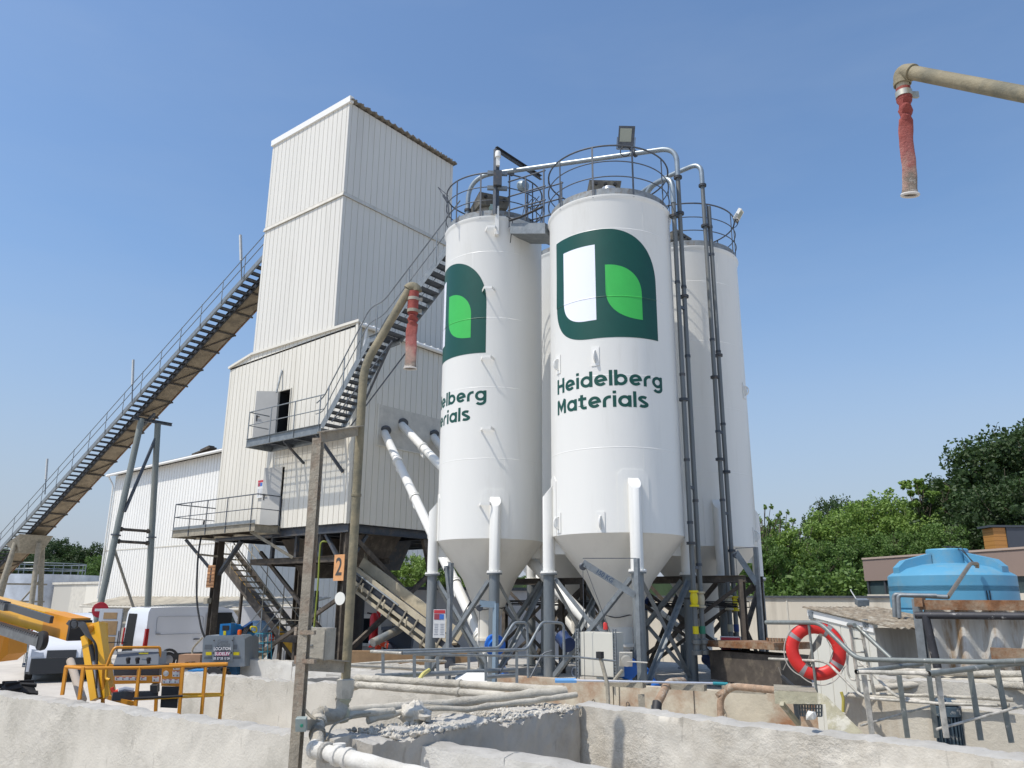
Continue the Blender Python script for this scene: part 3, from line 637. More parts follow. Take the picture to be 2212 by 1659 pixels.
# yellow inclined screw under the building
YS = thing('inclined_screw', 'yellow screw conveyor slanting down under the building behind the stair', 'conveyor', PY(640, 1425, 19.6))
a, b = PY(480, 1212, 19.6), PY(640, 1418, 19.6)
MB().beam(a+V((0, .1, 0)), b+V((0, .1, 0)), .42, .30).build('trough', m_steelb, YS)
m_yel = mat('yellow_paint', (.55, .30, .02), .5, noise_s=4, noise_amt=.2, dirt=(.2, .15, .08), dirt_s=3, dirt_lo=.55, dirt_hi=.75)
MB().beam(a+V((.05, -.15, .18)), lerp(a, b, .62)+V((0, -.15, .18)), .06, .22).build('guard', m_yel, YS)
MB().beam(lerp(a, b, .80)+V((0, -.15, .25)), b+V((0, -.15, .25)), .06, .30).build('guard', m_yel, YS)
for t in (.3, .9): p = lerp(a, b, t); MB().beam((p.x, p.y, 0), p, .1, .1).build('stand', m_steelb, YS)

# ================================================================ INCLINED BELT GALLERY
CV = thing('belt_conveyor', 'long inclined belt conveyor with a stepped walkway rising into the tower', 'conveyor', (-42, 20, 0))
def cz(x): return 10.58+.486*(x+45.24)
cx0, cx1 = -62.0, -26.5
MB().channel((cx1, 19.0, cz(cx1)-.02), (cx0, 19.0, cz(cx0)-.02), .07, .22).build('stringer', m_galv, CV)
MB().beam((cx0, 19.8, cz(cx0)-.05), (cx1, 19.8, cz(cx1)-.05), .06, .2).build('stringer', m_black, CV)
sl = V((1, 0, .486)).normalized(); nrm = V((-.486, 0, 1)).normalized()
tr = []
x = cx0+.2
proto = None
while x < cx1:
    if proto is None:
        t_ = MB()
        t_.ob((0, .40, 0), (.155, 0, 0), (0, .39, 0), (0, 0, .006))
        t_.ob((-.155, .40, -.02), (.005, 0, 0), (0, .39, 0), (0, 0, .03)); t_.ob((.155, .40, -.02), (.005, 0, 0), (0, .39, 0), (0, 0, .03))
        proto = t_.build('tread', m_galvd, None); proto.parent = CV; proto.location = V((x, 19.0, cz(x)))-CV.location; o = proto
    else:
        o = proto.copy(); COL.objects.link(o); o.parent = CV; o.location = V((x, 19.0, cz(x)))-CV.location
    x += .40
# belt trough, underside sheets and truss
MB().ob(V(((cx0+cx1)/2, 20.3, cz((cx0+cx1)/2)-.02)), sl*((cx1-cx0)/2/sl.x), V((0, .42, 0)), nrm*.012).build('belt_underside', m_belt, CV)
MB().beam((cx0, 20.8, cz(cx0)+.03), (cx1, 20.8, cz(cx1)+.03), .05, .13).build('chord', m_rust, CV)
MB().beam((cx0, 20.78, cz(cx0)+.45), (cx1, 20.78, cz(cx1)+.45), .06, .06).build('chord', m_galvd, CV)
MB().ob(V(((cx0+cx1)/2, 20.3, cz((cx0+cx1)/2)+.42)), sl*((cx1-cx0)/2/sl.x), V((0, .38, 0)), nrm*.015).build('belt', m_black, CV)
n = 26
for k in range(n):
    x = cx0+(cx1-cx0)*k/n; x2 = cx0+(cx1-cx0)*(k+1)/n
    MB().beam((x, 19.85, cz(x)-.10), (x, 20.88, cz(x)-.08), .07, .08).build('cross_member', m_steelb, CV)
    if k % 2: MB().beam((x, 19.85, cz(x)-.10), (x2, 20.85, cz(x2)-.08), .05, .05).build('diagonal', m_steelb, CV)
    MB().beam((x, 20.8, cz(x)), (x, 20.8, cz(x)+.45), .04, .04).build('upright', m_steelb, CV)
rl = MB()
for f in (1.02, .55): rl.tube([(cx0, 19.0, cz(cx0)+f+.08), (cx1, 19.0, cz(cx1)+f+.08)], .021, 6)
ro = rl.build('railing', m_galv, CV)
x = -60.6
while x < cx1:
    MB().beam((x, 18.97, cz(x)-.1), (x, 18.97, cz(x)+1.1), .045, .02).build('post', m_galv, ro); x += 1.72
for (u, v, u2, v2) in ((522, 604, 507, 517), (285, 870, 281, 782), (97, 1068, 100, 993), ):
    p = PY(u, v, 18.9); q = PY(u2, v2, 18.9); q = V((p.x+(q.x-p.x)*.35, 18.8, q.z))
    m1 = lerp(p, q, .42)
    L = MB().beam(p, m1, .05, .05).build('lamp_post', m_galv, CV)
    MB().beam(m1, q, .11, .09).build('tube_lamp', mat('lamp_plastic', (.52, .52, .50), .4, noise_s=6, noise_amt=.1), L)
# supports
def aframe(x, ptsL, ptsR, r, m_, zc, tag_):
    A_ = MB().tube(ptsL, r, 16).build('support_leg', m_, CV); MB().tube(ptsR, r, 16).build('support_leg', m_, CV)
    return A_
m_post = mat('grey_green_post', (.20, .22, .205), .55, metal=.2, noise_s=3, noise_amt=.15, dirt=(.32, .29, .22), dirt_s=1.2, dirt_lo=.5, dirt_hi=.75, streak=True)
AX = -40.4
L0, L1 = PX(306, 905, AX), PX(224, 1274, AX); Rr0, Rr1 = PX(341, 915, AX), PX(321, 1274, AX)
dL = (L0-L1)/(L0.z-L1.z); dR = (Rr0-Rr1)/(Rr0.z-Rr1.z)
Lb = L1-dL*L1.z; Rb = Rr1-dR*Rr1.z
MB().tube([Lb, L0], .155, 18).build('support_leg', m_post, CV); MB().tube([Rb, Rr0], .155, 18).build('support_leg', m_post, CV)
for z in (6.15, 5.55):
    a, b = Lb+dL*z, Rb+dR*z
    c = MB(); c.tube([a, b], .075, 10)
    for t in (.12, .88): c.lathe([(0, -.03), (.12, -.03), (.12, .03), (0, .03)], lerp(a, b, t), 12, axis=b-a)
    c.build('cross_bar', m_steelb, CV)
for P0, dd in ((Lb, dL), (Rb, dR)): MB().lathe([(0, -.03), (.24, -.03), (.24, .03), (0, .03)], P0+dd*5.85, 16, axis=dd).build('flange', m_galvd, CV)
MB().beam(Lb+dL*7.0+V((.15, .1, 0)), Rb+dR*11.2, .12, .12).build('diagonal', m_galvd, CV)
MB().beam(Lb+dL*5.3, Rb+dR*.6, .1, .1).build('diagonal', m_dust, CV)
MB().ibeam((AX, 19.0, L0.z-.02), (AX, 21.1, L0.z-.02), .16, .16).build('head_beam', m_galvd, CV)
MB().ibeam((AX-.6, 19.8, L0.z-.25), (AX+.6, 19.8, L0.z+.25), .12, .12).build('head_beam', m_galvd, CV)
SX = -53.6
for (ya, yb, xo) in ((19.2, 18.3, 0), (20.7, 21.4, .0), (20.2, 20.2, 1.3), (19.4, 19.0, -1.1)):
    MB().tube([(SX+xo, yb, 0), (SX+xo*.6, ya, cz(SX)-.5)], .15, 14).build('support_leg', m_dust, CV)
MB().hexa([(SX-.3, 19.4, cz(SX)-1.1), (SX+.3, 19.4, cz(SX)-1.1), (SX+.3, 20.6, cz(SX)-1.1), (SX-.3, 20.6, cz(SX)-1.1), (SX-.9, 19.0, cz(SX)-.6), (SX+.9, 19.0, cz(SX)-.05), (SX+.9, 20.9, cz(SX)-.05), (SX-.9, 20.9, cz(SX)-.6)]).build('head_beam', m_dust, CV)
for z in (2.6, 3.6): MB().beam((SX, 18.7, z), (SX+.6, 21.1, z), .1, .1).build('cross_bar', m_dust, CV)
MB().beam((SX, 18.6, .6), (SX, 21.0, 4.0), .08, .08).build('diagonal', m_dust, CV)

# ================================================================ WAREHOUSE AND SHEDS BEHIND, LEFT
GY = 27.0
WH = thing('warehouse', 'tall white ribbed warehouse behind the conveyor legs and the van', 'building', (-50, 30, 0))
x0 = PY(250, 1032, GY).x; x1 = PY(530, 1250, GY).x; ze = 11.45
wl = MB(); wl.clad((x0, GY, 0), (x1, GY, 0), (2.7, 2.7), (ze, ze+.28), pitch=.34, gw=.06, gd=.035, out=NOUT); wl.clad((x0, GY, 0), (x0, GY+22, 0), (0, 0), (ze, ze), pitch=.5, out=V((-1, 0, 0)))
wl.clad((x1, GY, 0), (x1, GY+22, 0), (0, 0), (ze+.28, ze+3), pitch=.45, gw=.06, gd=.035, out=V((1, 0, 0))); wl.build('wall', m_panel2, WH, ang=20)
MB().hexa([(x0-.3, GY-.45, ze+.02), (x1, GY-.45, ze+.30), (x1, GY+24, ze+3.3), (x0-.3, GY+24, ze+3.0), (x0-.3, GY-.45, ze+.14), (x1, GY-.45, ze+.42), (x1, GY+24, ze+3.42), (x0-.3, GY+24, ze+3.12)]).build('roof', m_tile, WH)
MB().tube([(x0-.35, GY-.5, ze+.0), (x1, GY-.5, ze+.28)], .09, 10).build('gutter', m_panel2, WH)
MB().tube(fillet([(x0-.1, GY-.5, ze-.05), (x0+.1, GY-.15, ze-.7), (x0+.1, GY-.15, 2.8)], .2), .06, 10).build('downpipe', m_panel2, WH)
MB().box(x0, x1, GY-.02, GY-.001, 6.05, 6.12).build('panel_joint', m_trim, WH)
v_ = MB(); p = PY(440, 976, 27.2); v_.beam(p-V((1.0, 0, .1)), p+V((1.1, 0, .14)), .5, .1); v_.beam(p-V((.1, 0, -.1)), p+V((.9, 0, .26)), .4, .08); v_.build('roof_vent', m_steelb, WH)
LT = thing('lean_to_shed', 'long low shed with a fibre cement roof at the foot of the warehouse', 'shed', (-50, 25, 0))
lz = 2.35; YF = 24.6; xa = PY(186, 1316, YF).x
wl = MB(); wl.box(xa, -34, YF+.4, YF+.6, 0, 2.25); wl.build('wall', mat('shed_render', (.42, .39, .33), .9, noise_s=1.5, noise_amt=.12, dirt=(.28, .26, .23), dirt_s=1, dirt_lo=.5, dirt_hi=.8), LT)
n = 140; rf = MB(); XA = xa-.5; XB = -33.5
for k in range(n):
    a_, b_ = XA+(XB-XA)*k/n, XA+(XB-XA)*(k+1)/n; f = lambda x: .03*math.sin(x*2*math.pi/.5)
    rf.hexa([(a_, YF-.1, lz+f(a_)), (b_, YF-.1, lz+f(b_)), (b_, GY, lz+.55+f(b_)), (a_, GY, lz+.55+f(a_)), (a_, YF-.1, lz+.05+f(a_)), (b_, YF-.1, lz+.05+f(b_)), (b_, GY, lz+.6+f(b_)), (a_, GY, lz+.6+f(a_))])
rf.build('roof', mat('pale_fibre_roof', (.36, .33, .27), .9, noise_s=3, noise_amt=.2, dirt=(.2, .18, .15), dirt_s=1, dirt_lo=.45, dirt_hi=.8), LT, ang=60)
MB().tube([(xa-.5, YF-.2, lz-.05), (XB, YF-.2, lz-.05)], .06, 8).build('gutter', m_trim, LT)
MB().box(PY(228, 1360, YF+.4).x, PY(262, 1360, YF+.4).x, YF+.3, YF+.45, 0, 1.95).build('door', mat('shed_door_grey', (.17, .19, .21), .6), LT)
MB().box(PY(190, 1360, YF+.4).x, PY(226, 1360, YF+.4).x, YF+.28, YF+.41, .9, 1.95).build('shutter', m_door, LT)
# low rendered building with patched grey panels, left of the warehouse
LB = thing('low_building', 'low pale building with patched grey and beige panels, left of the warehouse', 'building', (-70, 33, 0))
YB = 30.0
a, b = PY(110, 1290, YB), PY(243, 1312, YB); zt = PY(205, 1262, YB).z
xs = [PY(u, 1300, YB).x for u in (112, 150, 182, 242, 268)]
for k, (m_, h_) in enumerate(((m_panel, 0), (m_trim, 0), (m_panel, 0), (m_door, .02))):
    MB().box(xs[k], xs[k+1], YB, YB+6, 0, zt+h_).build('panel', m_ if k else mat('pale_grey_panel', (.45, .43, .38), .6), LB)
MB().box(xs[0]-.2, xs[-1]+.2, YB-.1, YB+6.2, zt+.02, zt+.2).build('roof_edge', m_trim, LB)
LB2 = thing('rendered_annex', 'cream rendered annex with a dark eave, seen between the conveyor legs and the yellow boom', 'building', (-80, 33, 0))
xa, xb = PY(58, 1300, 31).x, PY(113, 1300, 31).x; zt = PY(85, 1268, 31).z
MB().box(xa, xb, 31, 36, 0, zt).build('wall', mat('cream_render', (.62, .57, .45), .9, noise_s=1, noise_amt=.06), LB2)
MB().hexa([(xa-.4, 30.5, zt), (xb+.3, 30.5, zt), (xb+.3, 36.5, zt+.8), (xa-.4, 36.5, zt+.8), (xa-.4, 30.5, zt+.15), (xb+.3, 30.5, zt+.15), (xb+.3, 36.5, zt+.95), (xa-.4, 36.5, zt+.95)]).build('roof', m_tile, LB2)
# round silver basin tank far left
p = PD(100, 1262, 85); TK = thing('round_tank', 'round silvery tank with a thin guard rail, far left below the wood', 'tank', (p.x, p.y, 0))
zt = PD(100, 1243, 85).z
MB().lathe([(4.6, 0), (4.6, zt), (4.5, zt), (4.5, zt-.3), (0, zt-.3)], (p.x, p.y, 0), 40).build('shell', mat('bright_zinc', (.55, .58, .62), .35, metal=.5, noise_s=1, noise_amt=.2), TK)
c_ = (p.x, p.y); rr = MB()
for z in (.5, 1.0): rr.tube(ring_pts(c_, 3.0, zt+z, 0, 360, 30), .04, 5)
for k in range(12): q = cyp(c_, 3.0, k*30, zt-.3); rr.tube([q, q+V((0, 0, 1.3))], .04, 5)
rr.build('guard_rail', m_galv, TK)
# ================================================================ SILO FITTINGS
def on_cyl(u, v, c, r):
    d = ray(u, v); a = d.x**2+d.y**2; b = -2*(d.x*c[0]+d.y*c[1]); cc = c[0]**2+c[1]**2-r*r
    D = b*b-4*a*cc
    t = (-b-math.sqrt(D))/2/a if D > 0 else -b/2/a
    x, y = t*d.x, t*d.y; return math.degrees(math.atan2(y-c[1], x-c[0])), CAMZ+t*d.z
def step_loop(o, c, r, phi, z, w0=.34, w1=.20, out=.24):
    e = V((math.cos(rad(phi)), math.sin(rad(phi)), 0)); t = V((-e.y, e.x, 0)); b = V((c[0], c[1], z))+e*r
    P_ = [b-t*w0/2, b-t*w1/2+e*out, b+t*w1/2+e*out, b+t*w0/2]; m_ = MB()
    for p, q in zip(P_[:-1], P_[1:]): m_.beam(p, q, .012, .07)
    m_.build('standoff_bracket', m_silo, o)
def lift_eye(o, c, r, phi, z):
    e = V((math.cos(rad(phi)), math.sin(rad(phi)), 0)); t = V((-e.y, e.x, 0)); b = V((c[0], c[1], z))+e*r
    m_ = MB(); m_.ob(b+e*.008, e*.008, t*.09, V((0, 0, .22)))
    m_.tube([b+e*(.02+.11*math.sin(rad(a)))+V((0, 0, .13*math.cos(rad(a)))) for a in range(0, 181, 15)], .017, 8); m_.ob(b+e*.05, e*.04, t*.01, V((0, 0, .10)))
    m_.build('lifting_eye', m_silo, o)
for u, v in ((1056, 628), (1053, 776), (1053, 928), (1050, 1090), (1062, 498)):
    ph, z = on_cyl(u, v, S1, R1_); step_loop(sA, S1, R1_, ph, z)
for u, v in ((1286, 770), (1207, 788), (1298, 1128), (1208, 1130)):
    ph, z = on_cyl(u, v, S2, R2_); lift_eye(sB, S2, R2_, ph, z)
for ph, z in ((5, 8.3), (5, 4.45), (-45, 4.5)): lift_eye(sC, S3, R3_, ph, z)
# cable loops on the silo cones
for o, c, z in ((sA, S1, 2.62), (sB, S2, 2.5)):
    MB().tube([cyp(c, .40+.02*math.sin(k), k*15, z+.03*math.sin(k*.9)) for k in range(25)], .012, 6).build('cable', m_black, o)
# dust filters on the roofs
m_filt = mat('filter_grey', (.36, .35, .32), .6, noise_s=4, noise_amt=.2, dirt=(.20, .17, .12), dirt_s=4, dirt_lo=.5, dirt_hi=.7)
m_dirtyhood = mat('filter_hood', (.13, .12, .10), .7, noise_s=5, noise_amt=.3, dirt=(.30, .28, .22), dirt_s=4, dirt_lo=.5, dirt_hi=.7)
m_jbox = mat('mint_box', (.42, .55, .50), .5)
def dust_filter(o, c, z, az, dx=0, dy=0, s=1.0):
    cx, cy = c[0]+dx, c[1]+dy; e = V((math.cos(rad(az)), math.sin(rad(az)), 0)); t = V((-e.y, e.x, 0)); U = V((0, 0, 1))
    f = MB().lathe([(.46*s, z), (.46*s, z+.72*s), (.50*s, z+.76*s), (.0, z+.76*s)], (cx, cy, 0), 28).build('dust_filter', m_filt, o)
    h_ = MB(); b = V((cx, cy, z+.72*s))
    h_.hexa([b-e*.56*s-t*.52*s, b+e*.56*s-t*.52*s, b+e*.56*s+t*.52*s, b-e*.56*s+t*.52*s, b-e*.66*s-t*.58*s+U*.16*s, b+e*.66*s-t*.58*s+U*.40*s, b+e*.66*s+t*.58*s+U*.40*s, b-e*.66*s+t*.58*s+U*.16*s])
    h_.build('hood', m_dirtyhood, f)
    for k in range(3):
        q = b+t*(-.34+.34*k)*s+e*.635*s+U*.26*s; MB().lathe([(0, .05), (.055*s, .05), (.055*s, -.05)], q, 12, axis=e).build('nozzle', m_black, f)
    for k in range(7): MB().ob(b+e*(.1+.06*k)*s+t*.60*s+U*(.2)*s, e*.012, t*.008, U*.08*s).build('louvre', m_black, f) if k < 0 else None
    MB().ob(b+e*.50*s+U*-.02, e*.06, t*.14*s, U*.12*s).build('junction_box', m_jbox, f)
    return f
def camaz(c): return math.degrees(math.atan2(-c[1], -c[0]))
dust_filter(sA, S1, 12.9, camaz(S1)+20, dx=-.05, dy=-.2, s=.8)
dust_filter(sB, S2, 12.2, camaz(S2)+10, dx=-.1, dy=-.1, s=.7)
dust_filter(sC, S3, 12.4, camaz(S3)+60, dx=-.35, dy=-.1, s=.75)
for o, c, z in ((sA, S1, 12.95), (sB, S2, 12.25)):
    e = V((c[0], c[1], 0)).normalized()
    MB().lathe([(.20, 0), (.20, .10), (.17, .15), (.0, .19)], V((c[0], c[1], z))-e*.75+V((-.4 if o is sA else .2, -.3, 0)), 18).build('relief_valve', mat('alu', (.6, .6, .58), .3, metal=.7), o)
# left silo: hoist column, jib, camera
ph, _z = on_cyl(1073, 480, S1, R1_); e = V((math.cos(rad(ph)), math.sin(rad(ph)), 0)); cb = V((S1[0], S1[1], 0))+e*(R1_+.12); dd = math.hypot(cb.x, cb.y)
zt_ = PD(1074, 322, dd).z
HO = thing('roof_hoist', 'dark hoist post with a slanting jib beam, clamped to the rim of the slimmer silo', 'hoist', (cb.x, cb.y, 12.3))
t_ = V((-e.y, e.x, 0))
MB().channel(cb+V((0, 0, 12.75)), cb+V((0, 0, zt_)), .09, .14).build('post', m_galvd, HO)
mb = MB(); mb.ob(cb-e*.06+V((0, 0, 12.55)), e*.07, t_*.05, V((0, 0, .38))); mb.beam(cb-e*.1+V((0, 0, 12.95)), cb+V((0, 0, 12.95)), .1, .1); mb.build('foot_bracket', m_silo, HO)
zj = zt_-.03; MB().channel(PZ(1070, 322, zj), PZ(1167, 385, zj), .07, .13).build('jib', m_galvd, HO)
for z in (14.0, 13.55): MB().ob(cb-e*.05+V((0, 0, z)), t_*.27, e*.05, V((0, 0, .05))).build('clamp', m_galv, HO)
MB().ob(cb+e*.05+V((0, 0, 13.78)), t_*.11, e*.08, V((0, 0, .22))).build('winch', m_steelk, HO)
cm = MB(); cm.lathe([(0, .07), (.07, .05), (.08, 0), (.08, -.12), (0, -.12)], cb+V((0, 0, zt_-.18))+e*.08, 16); cm.ob(cb+V((0, 0, zt_-.42))+e*.07, t_*.05, e*.05, V((0, 0, .14))); cm.build('camera', m_silo, HO)
MB().tube(fillet([cb+V((0, 0, 12.7))+t_*.25, cb+e*.04+V((0, 0, 12.6))+t_*.42, cb+V((0, 0, 11.95))+t_*.36-e*.02], .2), .012, 6).build('cable', m_black, HO)
# antenna and spotlights
def floodlight(label, p, aim, s=.40, tilt=0, m_body=m_galvd, up=V((0, 0, 1))):
    o = thing('floodlight', label, 'floodlight', p); a = V(aim).normalized(); r_ = a.cross(up).normalized(); u_ = r_.cross(a)
    MB().ob(V(p)-a*.06, a*.045, r_*s*.42, u_*s*.55).build('housing', m_body, o)
    MB().ob(V(p)-a*.011+u_*s*.08+r_*s*.04, a*.006, r_*s*.30, u_*s*.34).build('lens', mat('lamp_glass', (.32, .34, .28), .15), o)
    k = MB(); k.ob(V(p)-u_*s*.62-a*.05, a*.03, r_*s*.46, u_*.015)
    for sg in (-1, 1): k.ob(V(p)-u_*s*.32-a*.05+r_*s*.46*sg, a*.03, r_*.01, u_*s*.3)
    k.build('bracket', m_galv, o)
    MB().tube([V(p)-u_*(s*.62)+r_*(.12*math.cos(rad(q)))-u_*(.06+.12*math.sin(rad(q))) for q in range(0, 361, 30)], .012, 6).build('cable', m_black, o)
    return o
ph, z = on_cyl(1353, 400, S2, R2_+.03)
pf = PD(1353, 295, math.hypot(*(S2[0]+1.5*math.cos(rad(ph)), S2[1]+1.5*math.sin(rad(ph)))))
floodlight('grey floodlight with a large pale lens on top of the big silo railing', pf, V((.45, -.8, -.35)), .46, up=V((.12, 0, 1)))
pf3 = PD(1599, 466, 21.6); floodlight('small white floodlight pointing out from the right end of the rear silo railing', pf3, V((.8, .1, -.55)), .30, m_body=m_silo)
an = thing('bracket_antenna', 'thin slanted antenna frame at the left edge of the slimmer silo railing', 'antenna', PD(966, 435, 19.6))
a_, b_ = PD(967, 436, 19.6), PD(946, 404, 19.6); m_ = MB()
m_.beam(a_, lerp(a_, b_, .45), .08, .05); m_.beam(lerp(a_, b_, .3), b_, .015, .015); m_.beam(lerp(a_, b_, .3)+V((.1, .05, .02)), b_, .015, .015); m_.build('antenna_frame', m_galvd, an)
m_ = MB().tube([a_, PD(970, 470, 19.6)], .02, 6); m_.build('mast', m_galvd, an)
dk = thing('round_horn', 'round grey horn facing right on the slimmer silo railing', 'horn', PD(1131, 402, 20.2))
MB().lathe([(0, .0), (.19, .0), (.19, .05), (.13, .16), (0, .16)], PD(1128, 404, 20.2), 22, axis=(1, -.3, 0)).build('bell', mat('pale_teal_metal', (.32, .38, .40), .4, metal=.3), dk)
# bridge between the silos
BR = thing('roof_bridge', 'short steel bridge with side rails between the tops of the two front silos', 'walkway', (-11.5, 15.3, 12.1))
ba, bb = V((-12.15, 15.35, 12.62)), V((-11.0, 15.35, 12.15))
MB().prism([(0, 0), (1.15, 0), (1.15, -.30), (0.0, -.30)], (-12.12, 14.95, 12.50), V((1, 0, -.3)), V((0, 0, 1)), V((0, .8, 0))).build('deck', m_galv, BR)
for y in (14.95, 15.75):
    R_ = MB()
    for f in (1.15, .7, .3): R_.tube([V((-12.2, y, 12.6+f)), V((-10.95, y, 12.5+f))], .02, 6)
    o = R_.build('railing', m_galvd, BR)
    for x in (-12.15, -11.6, -11.0): MB().beam((x, y, 12.4), (x, y, 13.7), .04, .02).build('post', m_galvd, o)
MB().tube([(-12.1, 14.9, 12.55), (-11.7, 14.85, 12.5), (-11.0, 14.9, 12.6)], .03, 6).build('cable_bundle', m_black, BR)
kk = MB(); [kk.tube([(-11.75+.12*k, 15.0, 12.6), (-11.7+.12*k, 15.05, 12.95), (-11.55+.12*k, 15.0, 13.0)], .012, 5) for k in range(4)]; kk.build('conduit', m_galvd, BR)
# ---------------- fill pipes
FP = 'grey fill pipes climbing the silos'
m_pipe = mat('fill_pipe_grey', (.155, .165, .165), .5, metal=.35, noise_s=5, noise_amt=.18, dirt=(.28, .26, .21), dirt_s=2, dirt_lo=.5, dirt_hi=.8, streak=True)
m_pipeg = mat('fill_pipe_galv', (.30, .34, .36), .38, metal=.5, noise_s=6, noise_amt=.15)
def flange(mb, p, ax, r=.10, h_=.02):
    mb.lathe([(0, -h_*1.4), (r, -h_*1.4), (r, -h_*.3), (r*.9, -h_*.3), (r*.9, h_*.3), (r, h_*.3), (r, h_*1.4), (0, h_*1.4)], p, 12, axis=ax)
def riser(label, u, v, d, ztop, zbot, flz, clz, roof=None, valve=None, r=.056):
    b = PD(u, v, d); x, y = b.x, b.y
    o = thing('fill_pipe', label, 'pipe', (x, y, zbot), FP)
    MB().tube([(x, y, zbot), (x, y, ztop)], r, 14).build('riser', m_pipe, o)
    for z in flz: m_ = MB(); flange(m_, (x, y, z), (0, 0, 1), .105); m_.build('flange', m_steelk, o)
    for z in clz: MB().lathe([(r+.012, -.03), (r+.012, .03)], (x, y, z), 12, cap=True).build('clamp', m_steelk, o)
    if valve:
        z, mm = valve; w_ = MB(); w_.lathe([(.10, -.17), (.10, -.13), (.065, -.12), (.085, -.05), (.085, .05), (.065, .12), (.10, .13), (.10, .17)], (x, y, z), 20, cap=True)
        w_.build('valve', mm, o); MB().ob((x-.16, y-.02, z), (.05, 0, 0), (0, .03, 0), (0, 0, .02)).build('lever', m_black, o)
    return o, x, y
m_vy = mat('valve_yellow', (.72, .58, .01), .35); m_vc = mat('valve_cream', (.46, .41, .29), .7, noise_s=5, noise_amt=.2)
r1, x1_, y1_ = riser('grey fill pipe nearest the big silo, arching back onto its roof, yellow valve', 1487, 1057, 18.15, 12.35, 1.95, (11.95, 7.3, 4.05), (10.2, 7.9, 5.9, 4.5), valve=(2.88, m_vy))
r2, x2_, y2_ = riser('grey fill pipe beside the big silo, crossing high over to the slimmer silo, cream valve', 1501, 1057, 18.35, 13.2, 1.95, (13.1, 12.1, 9.9), (10.15, 8.4, 5.0, 3.6), valve=(2.86, m_vc))
r3, x3_, y3_ = riser('grey fill pipe in front of the rear silo with an arched top, cream valve', 1559, 1057, 20.0, 13.75, 1.55, (13.7, 12.5, 8.3, 6.2), (9.3, 6.9, 5.2), valve=(2.80, m_vc))
r4, x4_, y4_ = riser('grey fill pipe furthest right on the rear silo, yellow valve', 1571, 1057, 20.1, 13.1, 1.5, (5.9, 8.9, 4.0), (12.5, 11.7, 9.0, 7.1), valve=(2.78, m_vy))
def bend(o, pts, r, name='bend', m_=m_pipeg, f=.9, n=12): return MB().tube(fillet(pts, f, n), r, 14).build(name, m_, o)
bend(r1, [(x1_, y1_, 12.3), (x1_, y1_, 13.05), (x1_-.85, y1_+.2, 13.1), (x1_-.9, y1_+.2, 12.15)], .07, f=.7)
bend(r3, [(x3_, y3_, 13.7), (x3_, y3_, 14.4), (x3_-1.4, y3_+.1, 14.38), (-12.6, 19.6, 14.2), (-12.7, 19.7, 13.4)], .065, f=.75)
zc_ = 14.95
pA = PD(1010, 465, 20.4); pA = V((pA.x, pA.y, 12.9))
zh = 14.5; zr_ = 13.95
bend(r2, [(x2_, y2_, 13.1), (x2_, y2_, zr_), V((pA.x, pA.y, zh)), V((pA.x, pA.y, 12.9))], .065, f=1.0, n=14)
m_ = MB(); flange(m_, (pA.x, pA.y, zh-1.05), (0, 0, 1)); flange(m_, V((pA.x+1.25, lerp((pA.x, pA.y, 0), (x2_, y2_, 0), .28).y, zh-.12)), (1, .0, 0)); flange(m_, lerp((pA.x, pA.y, zh), (x2_, y2_, zr_), .82), (1, 0, 0)); m_.build('flanges', m_steelk, r2)
for (xa, ya), (xb, yb), z in (((x1_, y1_), (x2_, y2_), 9.6), ((x1_, y1_), (x2_, y2_), 5.3), ((x1_, y1_), (x2_, y2_), 3.55), ((x3_, y3_), (x4_, y4_), 8.9), ((x3_, y3_), (x4_, y4_), 4.9), ((x3_, y3_), (x4_, y4_), 6.9), ((x3_, y3_), (x4_, y4_), 11.7)):
    MB().beam((xa, ya-.02, z), (xb, yb-.02, z-.03), .05, .06).build('pipe_clamp', m_galvd, r1 if xa == x1_ else r3)
# hose couplings at the feet of the risers
for (o, x, y, mm) in ((r1, x1_, y1_, m_vy), (r2, x2_, y2_, mat('green_tape', (.03, .2, .12), .6)), (r3, x3_, y3_, m_vc), (r4, x4_, y4_, mat('blue_tape', (.03, .06, .2), .6))):
    MB().lathe([(.064, 0), (.064, .16)], (x, y, 2.15), 12).build('marking_band', mm, o)
    zb = 1.95 if y < 18.8 else 1.55
    MB().lathe([(.056, .1), (.10, .08), (.10, 0), (.07, -.02), (.07, -.12), (.11, -.14), (.11, -.22), (0, -.22)], (x, y, zb), 14).build('hose_coupling', m_pipe, o)
